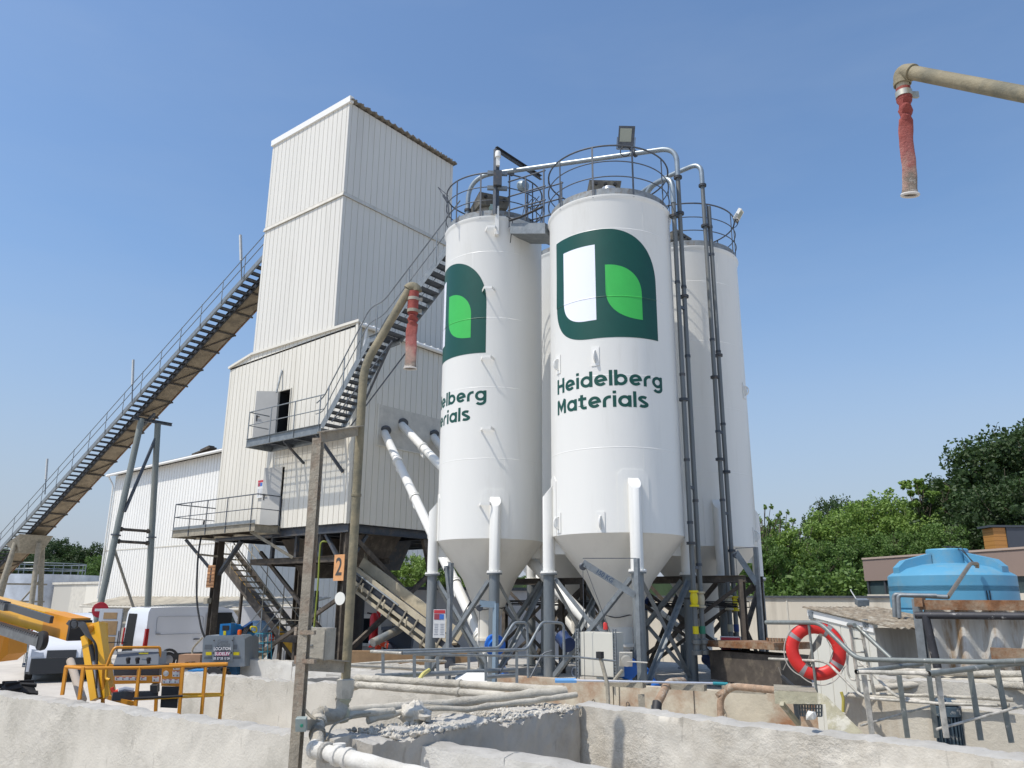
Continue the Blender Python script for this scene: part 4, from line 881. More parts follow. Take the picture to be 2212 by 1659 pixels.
# ---------------- screw conveyors from the silos to the building
SG = 'white inclined screw conveyors'
m_blue = mat('motor_blue', (.012, .13, .50), .45, noise_s=4, noise_amt=.15)
def screw(label, hole, c, zb, nfl=4):
    a = PX(hole[0], hole[1], KX-.1); tgt = V((c[0], c[1], zb)); d = (tgt-a).normalized(); end = tgt+d*.55
    o = thing('screw_conveyor', label, 'screw conveyor', end, SG)
    MB().tube([a, end], .14, 20).build('tube', m_silo, o)
    L = (end-a).length
    for k in range(1, nfl+1):
        p = a+d*L*k/(nfl+.6); m_ = MB(); m_.lathe([(.14, -.05), (.175, -.05), (.175, -.02), (.165, -.02), (.165, .02), (.175, .02), (.175, .05), (.14, .05)], p, 20, axis=d); m_.ob(p-V((0, 0, .24)), d*.12, V((0, .05, 0)), V((0, 0, .07))); m_.build('flange', m_silo, o)
    MB().lathe([(.20, -.02), (.20, .06), (0, .06)], a+V((.1, 0, 0))+d*.02, 20, axis=d).build('wall_collar', m_galvd, o)
    g = MB(); g.lathe([(.15, 0), (.24, .02), (.24, .20), (.19, .22), (.19, .56), (.16, .62), (0, .62)], end, 20, axis=d); g.build('motor', m_blue, o)
    k = MB(); k.tube([tgt+V((0, 0, .75)), tgt+V((0, 0, .45)), tgt], .20, 16); k.lathe([(.24, 0), (.24, .05)], tgt+V((0, 0, .55)), 18, cap=True); k.build('inlet', m_silo, o)
    return o
screw('white screw conveyor running from the lowest wall opening down to the slimmer silo', (828, 930), S1, 1.55, 5)
screw('white screw conveyor passing behind the slimmer silo toward the big silo', (865, 915), S2, 1.65, 6)
screw('white screw conveyor mostly hidden, highest and furthest back along the wall', (932, 938), S4, 1.8, 4)
screw('white screw conveyor under the rear silo with a dark blue motor', (960, 950), S3, 1.6, 5)
# butterfly outlets below the cones
for o, c in ((sA, S1), (sB, S2), (sC, S3), (sD, S4)):
    m_ = MB(); m_.lathe([(.34, 1.86), (.34, 1.92), (.27, 1.92), (.27, 2.3)], (c[0], c[1], 0), 24); m_.build('outlet', m_cone, o)
# ================================================================ SILO BASE, RUSTY WALL
slab = MB()
wa, wb = PZ(1190, 1469, 1.33), PZ(1680, 1497, 1.33); dw = (wb-wa).normalized(); nw = V((dw.y, -dw.x, 0))
wA = wa-dw*1.2; wB = wb+dw*1.6
slab_poly = [V((-16.5, 13.3, 0)), V((wA.x, wA.y+.25, 0)), V((wB.x, wB.y+.25, 0)), V((-3.5, 22.5, 0)), V((-16.5, 23.0, 0))]
slab.prism([(p.x, p.y) for p in slab_poly], (0, 0, .0), V((1, 0, 0)), V((0, 1, 0)), V((0, 0, 1.05)))
tag(slab.build('silo_base_slab', m_concr, None), kind='structure')
m_rwall = mat('rust_stained_concrete', (.50, .445, .34), .9, noise_s=2.5, noise_amt=.16, dirt=(.30, .15, .075), dirt_s=.8, dirt_lo=.47, dirt_hi=.66, bump=.35, bump_s=12)
RW = thing('rust_stained_wall', 'low concrete wall with brown rust stains in front of the silo legs', 'wall', (wa+wb)/2-V((0, 0, 1.33)))
def wallbox(a, b, th, z0, z1, n_out, mb=None):
    mb = mb or MB(); a, b = V((a.x, a.y, 0)), V((b.x, b.y, 0)); n_ = V(n_out)*th
    mb.hexa([a+V((0, 0, z0)), b+V((0, 0, z0)), b-n_+V((0, 0, z0)), a-n_+V((0, 0, z0)), a+V((0, 0, z1)), b+V((0, 0, z1)), b-n_+V((0, 0, z1)), a-n_+V((0, 0, z1))]); return mb
wm = lerp(wa, wb, .30)
wallbox(wA, wm, .22, -.5, 1.36, nw).build('wall_section', m_rwall, RW); wallbox(wm+dw*.02, wB, .22, -.5, 1.31, nw).build('wall_section', m_rwall, RW)
lab = MB()
for t in (.33, .66):
    p = lerp(wa, wb, t)+nw*.012; lab.ob(V((p.x, p.y, .85)), dw*.005, nw*.004, V((0, 0, .5)))
lab.build('joint', m_steelb, RW)
for t in (.21, .37, .78):
    p = lerp(wa, wb, t)+nw*.03; lo = MB(); lo.tube([V((p.x, p.y, .98))+dw*.03*math.sin(rad(a))+V((0, 0, .05*math.cos(rad(a)))) for a in range(0, 361, 30)], .008, 6); lo.build('lifting_loop', m_steelb, RW)
def at_wall(u, off=0, z=1.33):
    """point on the rusty wall line below image column u"""
    d = ray(u, 1480); dx, dy = d.x, d.y
    # solve wa + dw*s = t*(dx,dy)
    det = dw.x*(-dy)-dw.y*(-dx); s_ = (-wa.x*(-dy)+wa.y*(-dx))/det
    p = wa+dw*s_+nw*off; return V((p.x, p.y, z))
# ---------------- control cabinet
ca, cbx = at_wall(1238, -.35), at_wall(1318, -.35); zc0, zc1 = 1.40, PD(1240, 1365, math.hypot(ca.x, ca.y)).z
CB = thing('control_cabinet', 'tall cream control cabinet between two perforated posts in front of the silo legs', 'cabinet', (ca+cbx)/2)
dc = (cbx-ca); dc.z = 0; Lc = dc.length; dc.normalize(); nc = V((-dc.y, dc.x, 0))
mc = V((*(((ca+cbx)/2).xy), (zc0+zc1)/2))
m_cab = mat('cabinet_cream', (.60, .585, .51), .45, noise_s=1.5, noise_amt=.03, dirt=(.45, .42, .34), dirt_s=2, dirt_lo=.62, dirt_hi=.9)
MB().ob(mc+nc*.2, dc*Lc/2, nc*.2, V((0, 0, (zc1-zc0)/2))).build('body', m_cab, CB)
MB().ob(mc-nc*.012, dc*(Lc/2-.02), nc*.01, V((0, 0, (zc1-zc0)/2-.02))).build('door', m_cab, CB)
MB().box(-.1, .1, -.1, .1, 0, .01)
for sg in (-1.09, .98):
    pp = MB(); c = mc+dc*Lc/2*sg-nc*.05; H_ = zc1-zc0+.14
    for s2 in (-1, 1): pp.ob(c+dc*.028*s2, dc*.006, nc*.02, V((0, 0, H_/2)))
    k = -H_/2
    while k < H_/2: pp.ob(c+V((0, 0, k)), dc*.025, nc*.004, V((0, 0, .016))); k += .055
    pp.build('perforated_post', m_galv, CB)
bc = PD(1308, 1352, math.hypot(ca.x, ca.y)+.1); MB().lathe([(.045, -.07), (.045, .05), (.03, .07), (0, .07)], bc, 14).build('red_beacon', mat('beacon_red', (.6, .04, .03), .3), CB)
mm_ = MB(); p = at_wall(1229, -.3, 1.47)
for k in range(5): mm_.tube([p+dc*.07*math.cos(rad(a))+V((0, 0, .09*math.sin(rad(a)))) +nc*.015*k for a in range(0, 361, 24)], .01, 5)
tag(one(mm_, 'cable_coil', mat('slate_cable', (.10, .13, .18), .5), 'coiled dark cable hanging at the left foot of the cream cabinet', 'cable coil'))
# ---------------- davit cranes
def davit(label, foot, top_uv, d, arm_uv, txt=None, m_=m_galv, base_z=1.06, rope=True, ww=.09):
    top = PD(*top_uv, d); f = V((top.x, top.y, base_z)); o = thing('davit_crane', label, 'davit crane', f, 'small galvanised davit cranes')
    MB().beam(f, top, ww, ww).build('post', m_, o)
    jt = PD(*arm_uv[0], d); jb = PD(*arm_uv[1], d)
    arm = MB().beam(jb, jt, .07, .13).build('jib', m_, o)
    pl = MB(); pl.lathe([(0, -.03), (.07, -.03), (.05, 0), (.07, .03), (0, .03)], jt-V((0, 0, .08)), 16, axis=CU.cross(V((0, 0, 1)))+FWD); pl.build('pulley', m_galvd, o)
    MB().beam(jt+V((0, 0, .08)), top, .015, .015).build('stay', m_galvd, o)
    if rope: MB().tube([jt-V((0, 0, .1)), V((jt.x, jt.y, rope))], .006, 5).build('rope', m_galvd, o)
    if txt:
        mid = lerp(jt, jb, .42); ex = (jb-jt).normalized(); ey = V((0, 0, 1)); ey = (ey-ex*ey.dot(ex)).normalized(); nn = ex.cross(ey)
        text(txt, .12, mid+nn*.036, ex, ey, mat('blue_ink', (.05, .08, .13), .6), arm, 'lettering', bold=.003)
    return o, f, top
D1, f1_, t1_ = davit('davit crane before the big silo, its long arm marked 150 KG', None, (1375, 1206), 16.25, ((1259, 1215), (1372, 1286)), '150 KG', rope=1.0)
MB().tube([PD(1264, 1222, 16.2), PD(1322, 1376, 16.3)], .006, 5).build('rope', m_galvd, D1)
D2, f2_, t2_ = davit('davit crane at the right edge of the silos, its short arm reaching up left', None, (1632, 1182), 19.6, ((1589, 1192), (1636, 1262)), None, rope=1.0)
D3, f3_, t3_ = davit('low blue grey davit crane before the slimmer silo, with a level arm', None, (1071, 1303), 17.3, ((1036, 1304), (1070, 1306)), None, m_=mat('pale_blue_metal', (.20, .27, .33), .5, noise_s=6, noise_amt=.1), rope=1.6)
D4, f4_, t4_ = davit('folded davit crane post at the left leg of the slimmer silo', None, (974, 1216), 17.6, ((966, 1222), (974, 1290)), None, rope=False)
def winch(o, p, s=1.0, m_=m_dust):
    w_ = MB(); w_.ob(p, CR*.11*s, FWD*.02, CU*.12*s); w_.lathe([(0, -.05), (.09*s, -.05), (.05*s, -.04), (.05*s, .04), (.09*s, .05), (0, .05)], p-FWD*.08, 16, axis=FWD); w_.tube([p-FWD*.12, p-FWD*.13+CR*.35*s-CU*.02], .015, 6)
    w_.build('winch', m_, o)
winch(D1, PD(1352, 1424, 16.05), 1.1, m_trim); winch(D2, PD(1645, 1430, 19.2), 1.3, m_trim); winch(D4, PD(972, 1430, 17.3), 1.0, m_galvd)
MB().tube([PD(1344, 1448, 16.0), PD(1318, 1480, 15.8)], .03, 8).build('strut', m_dust, D1)
# cable tray behind the legs
ct = thing('cable_tray', 'wire cable tray with black cables running behind the silo legs', 'cable tray', (-10, 17.9, 2.7)); m_ = MB()
for zz in (2.70, 2.82): m_.tube([(-16.2, 17.75, zz), (-7.4, 17.75, zz)], .012, 5)
for k in range(45): m_.tube([(-16.2+k*.2, 17.75, 2.70), (-16.2+k*.2, 17.75, 2.82)], .007, 4)
m_.build('tray', m_black, ct)
for k, dz in enumerate((.0, .05)): MB().tube([(-16.2+.5*q, 17.78, 2.73+dz+.015*math.sin(q*1.7+k)) for q in range(18)], .022, 6).build('cable', m_black, ct)
# aeration bits, motors and boxes between the legs
for u, v, d, s in ((1222, 1386, 17.6, .16), (1540, 1430, 19.4, .17), (1390, 1300, 20.5, .15)):
    tag(one(MB().lathe([(0, -.2*s/.16), (s, -.2*s/.16), (s*.8, 0), (s, .02), (s, .16), (0, .16)], PD(u, v, d), 18, axis=V((.8, -.5, -.4))), 'gear_motor', mat('navy', (.01, .03, .10), .4),
        {1222: 'navy blue gear motor left of the cream cabinet', 1540: 'navy blue gear motor under the rear silo beside the notice', 1390: 'navy blue gear motor high between the two right silos'}[u], 'motor'))
# white notice boards
def notice(label, p, ex, w_, h_, parts=True):
    o = thing('notice_board', label, 'sign', p); ex = V(ex).normalized(); ez = V((0, 0, 1)); n_ = ex.cross(ez)
    MB().ob(p, ex*w_/2, n_*.005, ez*h_/2).build('sheet', mat('notice_white', (.68, .68, .66), .5), o)
    MB().ob(p+n_*.008+ez*h_*.42, ex*w_*.46, n_*.002, ez*h_*.06).build('red_header', mat('notice_red', (.5, .04, .05), .5), o)
    MB().ob(p+n_*.008+ez*h_*.24-ex*w_*.14, ex*w_*.30, n_*.002, ez*h_*.10).build('red_panel', mat('notice_dred', (.30, .05, .07), .5), o)
    MB().ob(p+n_*.011+ez*h_*.24+ex*w_*.18, ex*w_*.18, n_*.002, ez*h_*.09).build('blue_panel', mat('notice_blue', (.05, .16, .5), .5), o)
    l_ = MB()
    for k in range(7):
        for sx in (-.24, .24): l_.ob(p+n_*.008-ez*h_*(.02+.06*k)+ex*w_*sx, ex*w_*(.17-.02*(k % 3)), n_*.001, ez*h_*.008)
    l_.build('text_lines', mat('ink_grey', (.25, .26, .3), .6), o); return o
pn = PD(1581, 1429, 19.0); notice('white and red notice sheet hanging between the rear silo legs', pn, (.9, .2, 0), .45, 1.05)
pn = PD(949, 1347, 19.0); notice('white notice sheet with a red header by the tan conveyor', pn, (.8, .6, 0), .28, .62)
pn = PY(562, 1056, WY-.06); notice('small red and blue notice on the wall beside the lower door', pn, (1, 0, 0), .34, .66)

# dark subframe standing between the silos
SF = thing('pipe_rack', 'dark steel rack of posts and crossed bars standing between the silo legs', 'steel frame', (-11.3, 18.0, 1.05))
for x in (-15.0, -12.3, -10.6, -7.4):
    for y in (17.4, 18.4): MB().ibeam((x, y, 1.05), (x, y, 3.3), .12, .14, .012).build('post', m_steelb, SF)
for y in (17.4, 18.4):
    MB().ibeam((-15.1, y, 3.32), (-7.3, y, 3.32), .12, .14).build('beam', m_steelb, SF)
    for xa, xb in ((-15.0, -12.3), (-12.3, -10.6), (-10.6, -7.4)):
        MB().beam((xa, y+.03, 1.15), (xb, y+.03, 3.2), .03, .08).build('cross_bar', m_steelb, SF); MB().beam((xa, y-.03, 3.2), (xb, y-.03, 1.15), .03, .08).build('cross_bar', m_steelb, SF)
for u, v, d, lb in ((1068, 1392, 17.6, 'bright blue gear motor at the foot of the slimmer silo'), (1352, 1440, 16.9, 'bright blue gear motor right of the cream cabinet')):
    g = MB(); c = PD(u, v, d); ax = V((.75, -.6, -.25)); g.lathe([(0, -.22), (.15, -.22), (.15, .0), (.22, .02), (.22, .10), (.17, .12), (.17, .22), (0, .22)], c, 24, axis=ax)
    tag(one(g, 'gear_motor', m_blue, lb, 'motor'), None)
# ================================================================ FOREGROUND WALLS
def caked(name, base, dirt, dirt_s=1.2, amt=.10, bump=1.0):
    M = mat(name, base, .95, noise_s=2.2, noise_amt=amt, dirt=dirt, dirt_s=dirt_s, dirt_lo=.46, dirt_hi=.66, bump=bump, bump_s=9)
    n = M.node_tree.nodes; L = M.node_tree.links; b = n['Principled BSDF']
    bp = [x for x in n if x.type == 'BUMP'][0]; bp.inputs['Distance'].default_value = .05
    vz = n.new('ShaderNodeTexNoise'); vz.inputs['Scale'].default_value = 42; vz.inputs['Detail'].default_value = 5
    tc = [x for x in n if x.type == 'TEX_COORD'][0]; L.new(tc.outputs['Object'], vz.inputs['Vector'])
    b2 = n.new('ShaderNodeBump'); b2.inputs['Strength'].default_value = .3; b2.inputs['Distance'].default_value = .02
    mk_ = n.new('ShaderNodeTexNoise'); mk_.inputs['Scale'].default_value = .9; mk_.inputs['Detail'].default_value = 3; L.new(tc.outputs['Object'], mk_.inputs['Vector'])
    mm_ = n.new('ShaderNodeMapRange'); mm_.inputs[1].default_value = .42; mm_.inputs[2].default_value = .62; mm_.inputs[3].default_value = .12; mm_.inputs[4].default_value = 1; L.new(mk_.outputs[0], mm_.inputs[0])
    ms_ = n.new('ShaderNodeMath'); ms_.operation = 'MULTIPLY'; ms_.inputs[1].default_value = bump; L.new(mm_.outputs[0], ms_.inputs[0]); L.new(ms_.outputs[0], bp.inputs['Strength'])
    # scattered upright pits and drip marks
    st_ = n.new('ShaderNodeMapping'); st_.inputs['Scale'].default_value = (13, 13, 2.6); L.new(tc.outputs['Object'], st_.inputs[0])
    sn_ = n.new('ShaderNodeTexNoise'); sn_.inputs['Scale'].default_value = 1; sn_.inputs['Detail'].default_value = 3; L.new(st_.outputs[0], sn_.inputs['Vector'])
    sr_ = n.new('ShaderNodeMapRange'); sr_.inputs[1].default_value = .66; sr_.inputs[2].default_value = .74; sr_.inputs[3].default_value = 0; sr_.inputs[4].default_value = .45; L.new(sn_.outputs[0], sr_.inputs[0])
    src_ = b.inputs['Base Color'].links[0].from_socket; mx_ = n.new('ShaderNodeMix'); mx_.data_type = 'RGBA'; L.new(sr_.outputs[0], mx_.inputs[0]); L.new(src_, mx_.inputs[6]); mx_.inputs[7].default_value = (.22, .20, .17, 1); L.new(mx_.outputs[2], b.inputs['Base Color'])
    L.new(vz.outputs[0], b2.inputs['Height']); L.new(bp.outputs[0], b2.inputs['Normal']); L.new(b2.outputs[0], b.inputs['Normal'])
    return M
m_cak = caked('caked_concrete', (.56, .525, .455), (.39, .365, .31), 1.1, .15, .7)
m_cak2 = caked('cement_crust', (.58, .54, .465), (.47, .425, .35), 1.6, .16, .9)
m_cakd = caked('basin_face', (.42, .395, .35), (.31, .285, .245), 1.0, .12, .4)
m_white = caked('fresh_cement_white', (.62, .60, .55), (.50, .475, .42), 1.5, .06, .6)
m_walltop = caked('wall_top_dust_dimmed', (.43, .41, .37), (.34, .32, .28), 2.0, .15, .5)  # dusty tone, darkened to offset the full sun on the wall tops
def fbm(p, s, o=4): return noise.fractal(V(p)*s, .6, 2.1, o)
def rough_wall(a, b, th, z0, z1, n_out, amp=.015, crust=.018, nx=None, nz=12, seed=0.0, zend=None, chip=.02):
    """closed wall: displaced front, crusty top and back; a, b on the front face"""
    a, b = V((a[0], a[1], 0)), V((b[0], b[1], 0)); L = (b-a).length; nx = nx or max(12, int(L/.09)); n_ = V(n_out).normalized()
    mb = MB(); rows = []
    zend = z1 if zend is None else zend
    for i in range(nx+1):
        t = i/nx; p = lerp(a, b, t); zt = z1+(zend-z1)*t; row = []
        q0 = V((p.x*1+seed, p.y, 0)); dz = chip*fbm((p.x+seed, p.y, 3.3), 2.5)+chip*.7*fbm((p.x+seed, p.y, 9.1), 9)
        for j in range(nz+1):
            z = z0+(zt-z0)*j/nz; k = (j/nz)**3
            d = amp*fbm((p.x+seed, p.y, z), 1.3)+crust*(.25+.75*k)*(.4+fbm((p.x+seed, p.y, z), 7))*.8
            row.append(V((p.x, p.y, z+dz*(j/nz)))+n_*d)
        m = 6
        for j in range(1, m+1):
            s_ = j/m; e_ = crust*.6*fbm((p.x+seed, p.y+s_*th, 5), 6)+.02*math.sin(math.pi*s_)
            row.append(V((p.x, p.y, zt+dz+e_))-n_*(th*s_))
        row.append(V((p.x, p.y, z0))-n_*th); rows.append(row)
    m = len(rows[0]); i0 = len(mb.v)
    for r in rows: mb.v += r
    fl = (b-a).cross(V((0, 0, 1))).dot(n_) < 0
    for i in range(nx):
        for j in range(m-1):
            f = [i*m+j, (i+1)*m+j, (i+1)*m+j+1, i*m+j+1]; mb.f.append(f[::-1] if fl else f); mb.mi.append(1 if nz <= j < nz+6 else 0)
    mb.f.append([j for j in range(m)]); mb.f.append([nx*m+j for j in range(m)][::-1]); mb.mi += [0, 0]
    return mb
LA, LBp = PZ(-60, 1481, 1.6), PZ(618, 1567, 1.6)
dl = (LBp-LA).normalized(); nl = V((dl.y, -dl.x, 0))
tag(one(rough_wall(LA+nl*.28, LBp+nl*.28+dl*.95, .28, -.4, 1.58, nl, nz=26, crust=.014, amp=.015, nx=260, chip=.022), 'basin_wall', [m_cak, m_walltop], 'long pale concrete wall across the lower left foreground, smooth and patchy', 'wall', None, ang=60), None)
RA, RB = PZ(1252, 1524, 1.6), PZ(2290, 1652, 1.6); RB = RB+(RB-RA)*.6
dr_ = (RB-RA).normalized(); nr = V((dr_.y, -dr_.x, 0))
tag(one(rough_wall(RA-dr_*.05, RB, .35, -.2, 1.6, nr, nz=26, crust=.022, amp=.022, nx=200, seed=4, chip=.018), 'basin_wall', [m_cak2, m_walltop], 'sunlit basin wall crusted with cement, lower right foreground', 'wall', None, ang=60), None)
CA_, CB_ = PZ(850, 1590, 1.6), PZ(1252, 1526, 1.6)
dc_ = (CB_-CA_).normalized(); ncn = V((dc_.y, -dc_.x, 0))
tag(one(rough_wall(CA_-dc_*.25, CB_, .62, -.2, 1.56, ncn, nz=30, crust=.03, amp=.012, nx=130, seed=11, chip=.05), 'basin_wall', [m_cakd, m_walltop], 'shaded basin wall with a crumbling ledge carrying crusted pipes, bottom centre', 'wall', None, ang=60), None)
# low white ridge at the bottom of the picture
ra = PZ(755, 1594, 1.5); rb = PZ(1090, 1640, 1.42); rc = PZ(1330, 1668, 1.36)
mb = rough_wall((ra.x-.3, ra.y-.05), (rb.x, rb.y), .34, -.2, 1.50, (.15, -1, 0), nz=14, crust=.014, amp=.02, seed=21, zend=1.42)
m2 = rough_wall((rb.x, rb.y), (rc.x+.6, rc.y-.1), .34, -.2, 1.42, (.15, -1, 0), nz=14, crust=.014, amp=.02, seed=22, zend=1.30)
i0 = len(mb.v); mb.v += m2.v; mb.f += [[i0+k for k in f] for f in m2.f]; mb.mi += m2.mi
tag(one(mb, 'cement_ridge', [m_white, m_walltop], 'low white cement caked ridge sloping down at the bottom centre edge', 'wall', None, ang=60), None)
# second line of walls
def wall_px(label, p, q, z, th, mat_, zb=-.2, **k):
    a, b = PZ(*p, z), PZ(*q, z); d = (b-a).normalized(); n_ = V((d.y, -d.x, 0))
    if n_.y > 0: n_ = -n_
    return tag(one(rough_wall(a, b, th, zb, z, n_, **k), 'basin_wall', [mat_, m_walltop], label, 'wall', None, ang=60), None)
wall_px('mid distance pale wall running behind the yellow basket to the crusted pipes', (395, 1456), (1066, 1502), 1.05, .3, m_cak, nx=110, seed=31, chip=.05)
wall_px('short rounded white block of wall right of the blue lift', (512, 1424), (632, 1429), .95, .35, m_white, nx=30, seed=41, crust=.02, chip=.02)
wall_px('white wall strip behind the leaning post, before the plant legs', (632, 1440), (800, 1447), .9, .4, m_white, nx=40, seed=42, crust=.02, chip=.02)
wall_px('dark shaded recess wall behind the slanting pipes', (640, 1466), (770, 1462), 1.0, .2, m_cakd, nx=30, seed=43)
wall_px('low crusted wall under the middle railings', (765, 1433), (1190, 1452), 1.0, .4, m_cak, nx=60, seed=44, chip=.06)
# rubble and lumps of set cement on the ledge
rub = MB(); rng = random.Random(5)
def lump(mb, c, s, rng, n=1):
    i0 = len(mb.v); a = [(1,0,0),(-1,0,0),(0,1,0),(0,-1,0),(0,0,1),(0,0,-1)]
    import itertools
    vs = [V(p) for p in a]+[V((x, y, z)).normalized() for x in (-1, 1) for y in (-1, 1) for z in (-1, 1)]
    k = rng.random()*10
    for v in vs: mb.v.append(V(c)+v*s*(.65+.5*rng.random()))
    F_ = []
    idx = {0: [(6+4, 6+5, 6+7, 6+6)]}
    # faces: each axis vertex joined to its four corners
    cor = {(x, y, z): 6+((x+1)//2)*4+((y+1)//2)*2+((z+1)//2) for x in (-1, 1) for y in (-1, 1) for z in (-1, 1)}
    for ai, (ax, ay, az) in enumerate(a):
        cs = [c_ for c_ in cor if (ax and c_[0] == ax) or (ay and c_[1] == ay) or (az and c_[2] == az)]
        u = V((ay or az, ax, 0)).normalized() if not az else V((1, 0, 0)); nrm_ = V((ax, ay, az)); w_ = nrm_.cross(u)
        cs.sort(key=lambda q: math.atan2(V(q).dot(w_), V(q).dot(u)))
        for q in range(4): mb.f.append([i0+ai, i0+cor[cs[q]], i0+cor[cs[(q+1) % 4]]]); mb.mi.append(0)
for k in range(1700):
    t = rng.random(); w_ = rng.random()**1.3; p = lerp(CA_, CB_, t*1.02)-ncn*(w_*.68-.02); s = .007+.026*rng.random()**4
    lump(rub, V((p.x, p.y, 1.585+s*.1)), s, rng)
tag(rub.build('rubble', m_cak2, None, smooth=False), kind='stuff')
for u, v, s, lb in ((880+15, 1546, .13, 'big rounded lump of set cement on the ledge, left'), (1112, 1512, .075, 'pointed lump of set cement on the ledge near the basin corner')):
    p = PZ(u, v+12, 1.6); mb = MB()
    n1, n2 = 14, 20
    for i in range(n1+1):
        for j in range(n2):
            th, ph = math.pi*i/n1, 2*math.pi*j/n2; d = V((math.sin(th)*math.cos(ph)*1.25, math.sin(th)*math.sin(ph), math.cos(th)*.9)); mb.v.append(p+V((0, 0, s*.5))+d*s*(1+.35*fbm(d+p, 2.2)))
    for i in range(n1):
        for j in range(n2): mb.f.append([i*n2+j, (i+1)*n2+j, (i+1)*n2+(j+1) % n2, i*n2+(j+1) % n2]); mb.mi.append(0)
    tag(one(mb, 'cement_lump', m_cak2, lb, 'lump', 'lumps of set cement'), None)
# ---------------------------------------------------------------- crusted pipes
m_cpipe = caked('crusted_pipe', (.52, .48, .40), (.40, .365, .295), 6, .2, 1.4)
PG = 'cement crusted pipes across the basins'
def cpipe(label, pts, r, flz=(), m_=None, parts=(), wob=0.0):
    pts = [V(p) for p in pts]; P2 = [pts[0]]
    for a, b in zip(pts[:-1], pts[1:]):
        k = max(1, int((b-a).length/.12)); P2 += [lerp(a, b, (q+1)/k) for q in range(k)]
    rs = [r*(1+wob*fbm(p, 9)) for p in P2]
    P2 = [p+V((0, 0, wob*r*.6*fbm(p, 5))) for p in P2]
    o = thing('crusted_pipe', label, 'pipe', pts[0], PG)
    MB().tube(P2, r, 12, rs=rs).build('tube', m_ or m_cpipe, o)
    if flz:
        for t in flz:
            i = min(len(P2)-2, int(t*(len(P2)-1))); m2_ = MB(); m2_.lathe([(r, -.03), (r*1.2, -.025), (r*1.25, 0), (r*1.2, .025), (r, .03)], P2[i], 14, axis=P2[i+1]-P2[i]); m2_.build('coupling', m_ or m_cpipe, o)
    return o
cpipe('upper of two parallel crusted pipes slanting right from the post', fillet([PD(766, 1471, 13.0), PD(775, 1465, 12.6), PD(1218, 1491, 10.6)], .1), .052, (.05, .1, .62), wob=.12)
cpipe('lower of two parallel crusted pipes slanting right from the post', fillet([PD(762, 1486, 12.8), PD(772, 1479, 12.5), PD(1090, 1503, 10.9)], .1), .050, (.05, .1, .8), wob=.12)
cpipe('thick crusted pipe rising from the valve elbow to the basin corner', [PD(745, 1538, 8.9), PD(980, 1519, 9.8), PD(1222, 1493, 10.4)], .055, (.02,), wob=.3)
cpipe('thin crusted pipe lying along the rubble ledge', [PD(795, 1556, 8.6), PD(900, 1530, 9.0), PD(1010, 1532, 9.2), PD(1190, 1508, 9.9), PD(1245, 1500, 10.1)], .032, wob=.4)
cpipe('short bent grey pipe under the valve elbow', [PD(700, 1560, 8.3), PD(760, 1545, 8.5), PD(850, 1536, 8.8)], .038, wob=.25)
cpipe('thin dark edged pipe stub on the ledge', [PD(893, 1524, 9.4), PD(1000, 1531, 9.4)], .022, m_=m_dust)
cpipe('white elbow pipe beneath the red hose riser', fillet([PD(740, 1505, 8.5), PD(738, 1548, 8.4), PD(683, 1541, 8.2), PD(686, 1565, 8.1)], .12), .06, (.05, .55), wob=.1)
cpipe('short vertical valve pipe by the foot of the post', [PD(688, 1560, 8.1), PD(683, 1612, 7.8)], .062, (.3, .55, .7), wob=.1)
cpipe('thick white caked pipe running off the bottom edge by the post', [PD(682, 1618, 7.8), PD(730, 1632, 7.5), PD(870, 1668, 6.9), PD(1000, 1702, 6.5)], .07, (.04, .08, .12, .16, .3), m_=m_white, wob=.15)
cpipe('crusted pipe stub standing up from the white pipe', [PD(732, 1632, 7.55), PD(733, 1606, 7.55)], .055, (.6,), m_=m_white)
cb = MB(); cb.tube(fillet([PD(655, 1475, 8.2), PD(652, 1525, 8.1), PD(668, 1545, 8.1), PD(690, 1560, 8.0)], .3), .014, 6)
tag(one(cb, 'hose', m_dust, 'dusty thin hose hanging beside the post', 'hose'), None)
for k, pts in enumerate(([PD(735, 1560, 8.2), PD(765, 1545, 8.3), PD(800, 1540, 8.5)], [PD(705, 1600, 7.9), PD(718, 1565, 8.0), PD(760, 1550, 8.2)])):
    tag(one(MB().tube(fillet(pts, .3), .010, 6), 'cable', m_dust, ('thin grey cable looping over the ledge pipes', 'thin grey cable curling beside the valve pipe')[k], 'cable'), None)
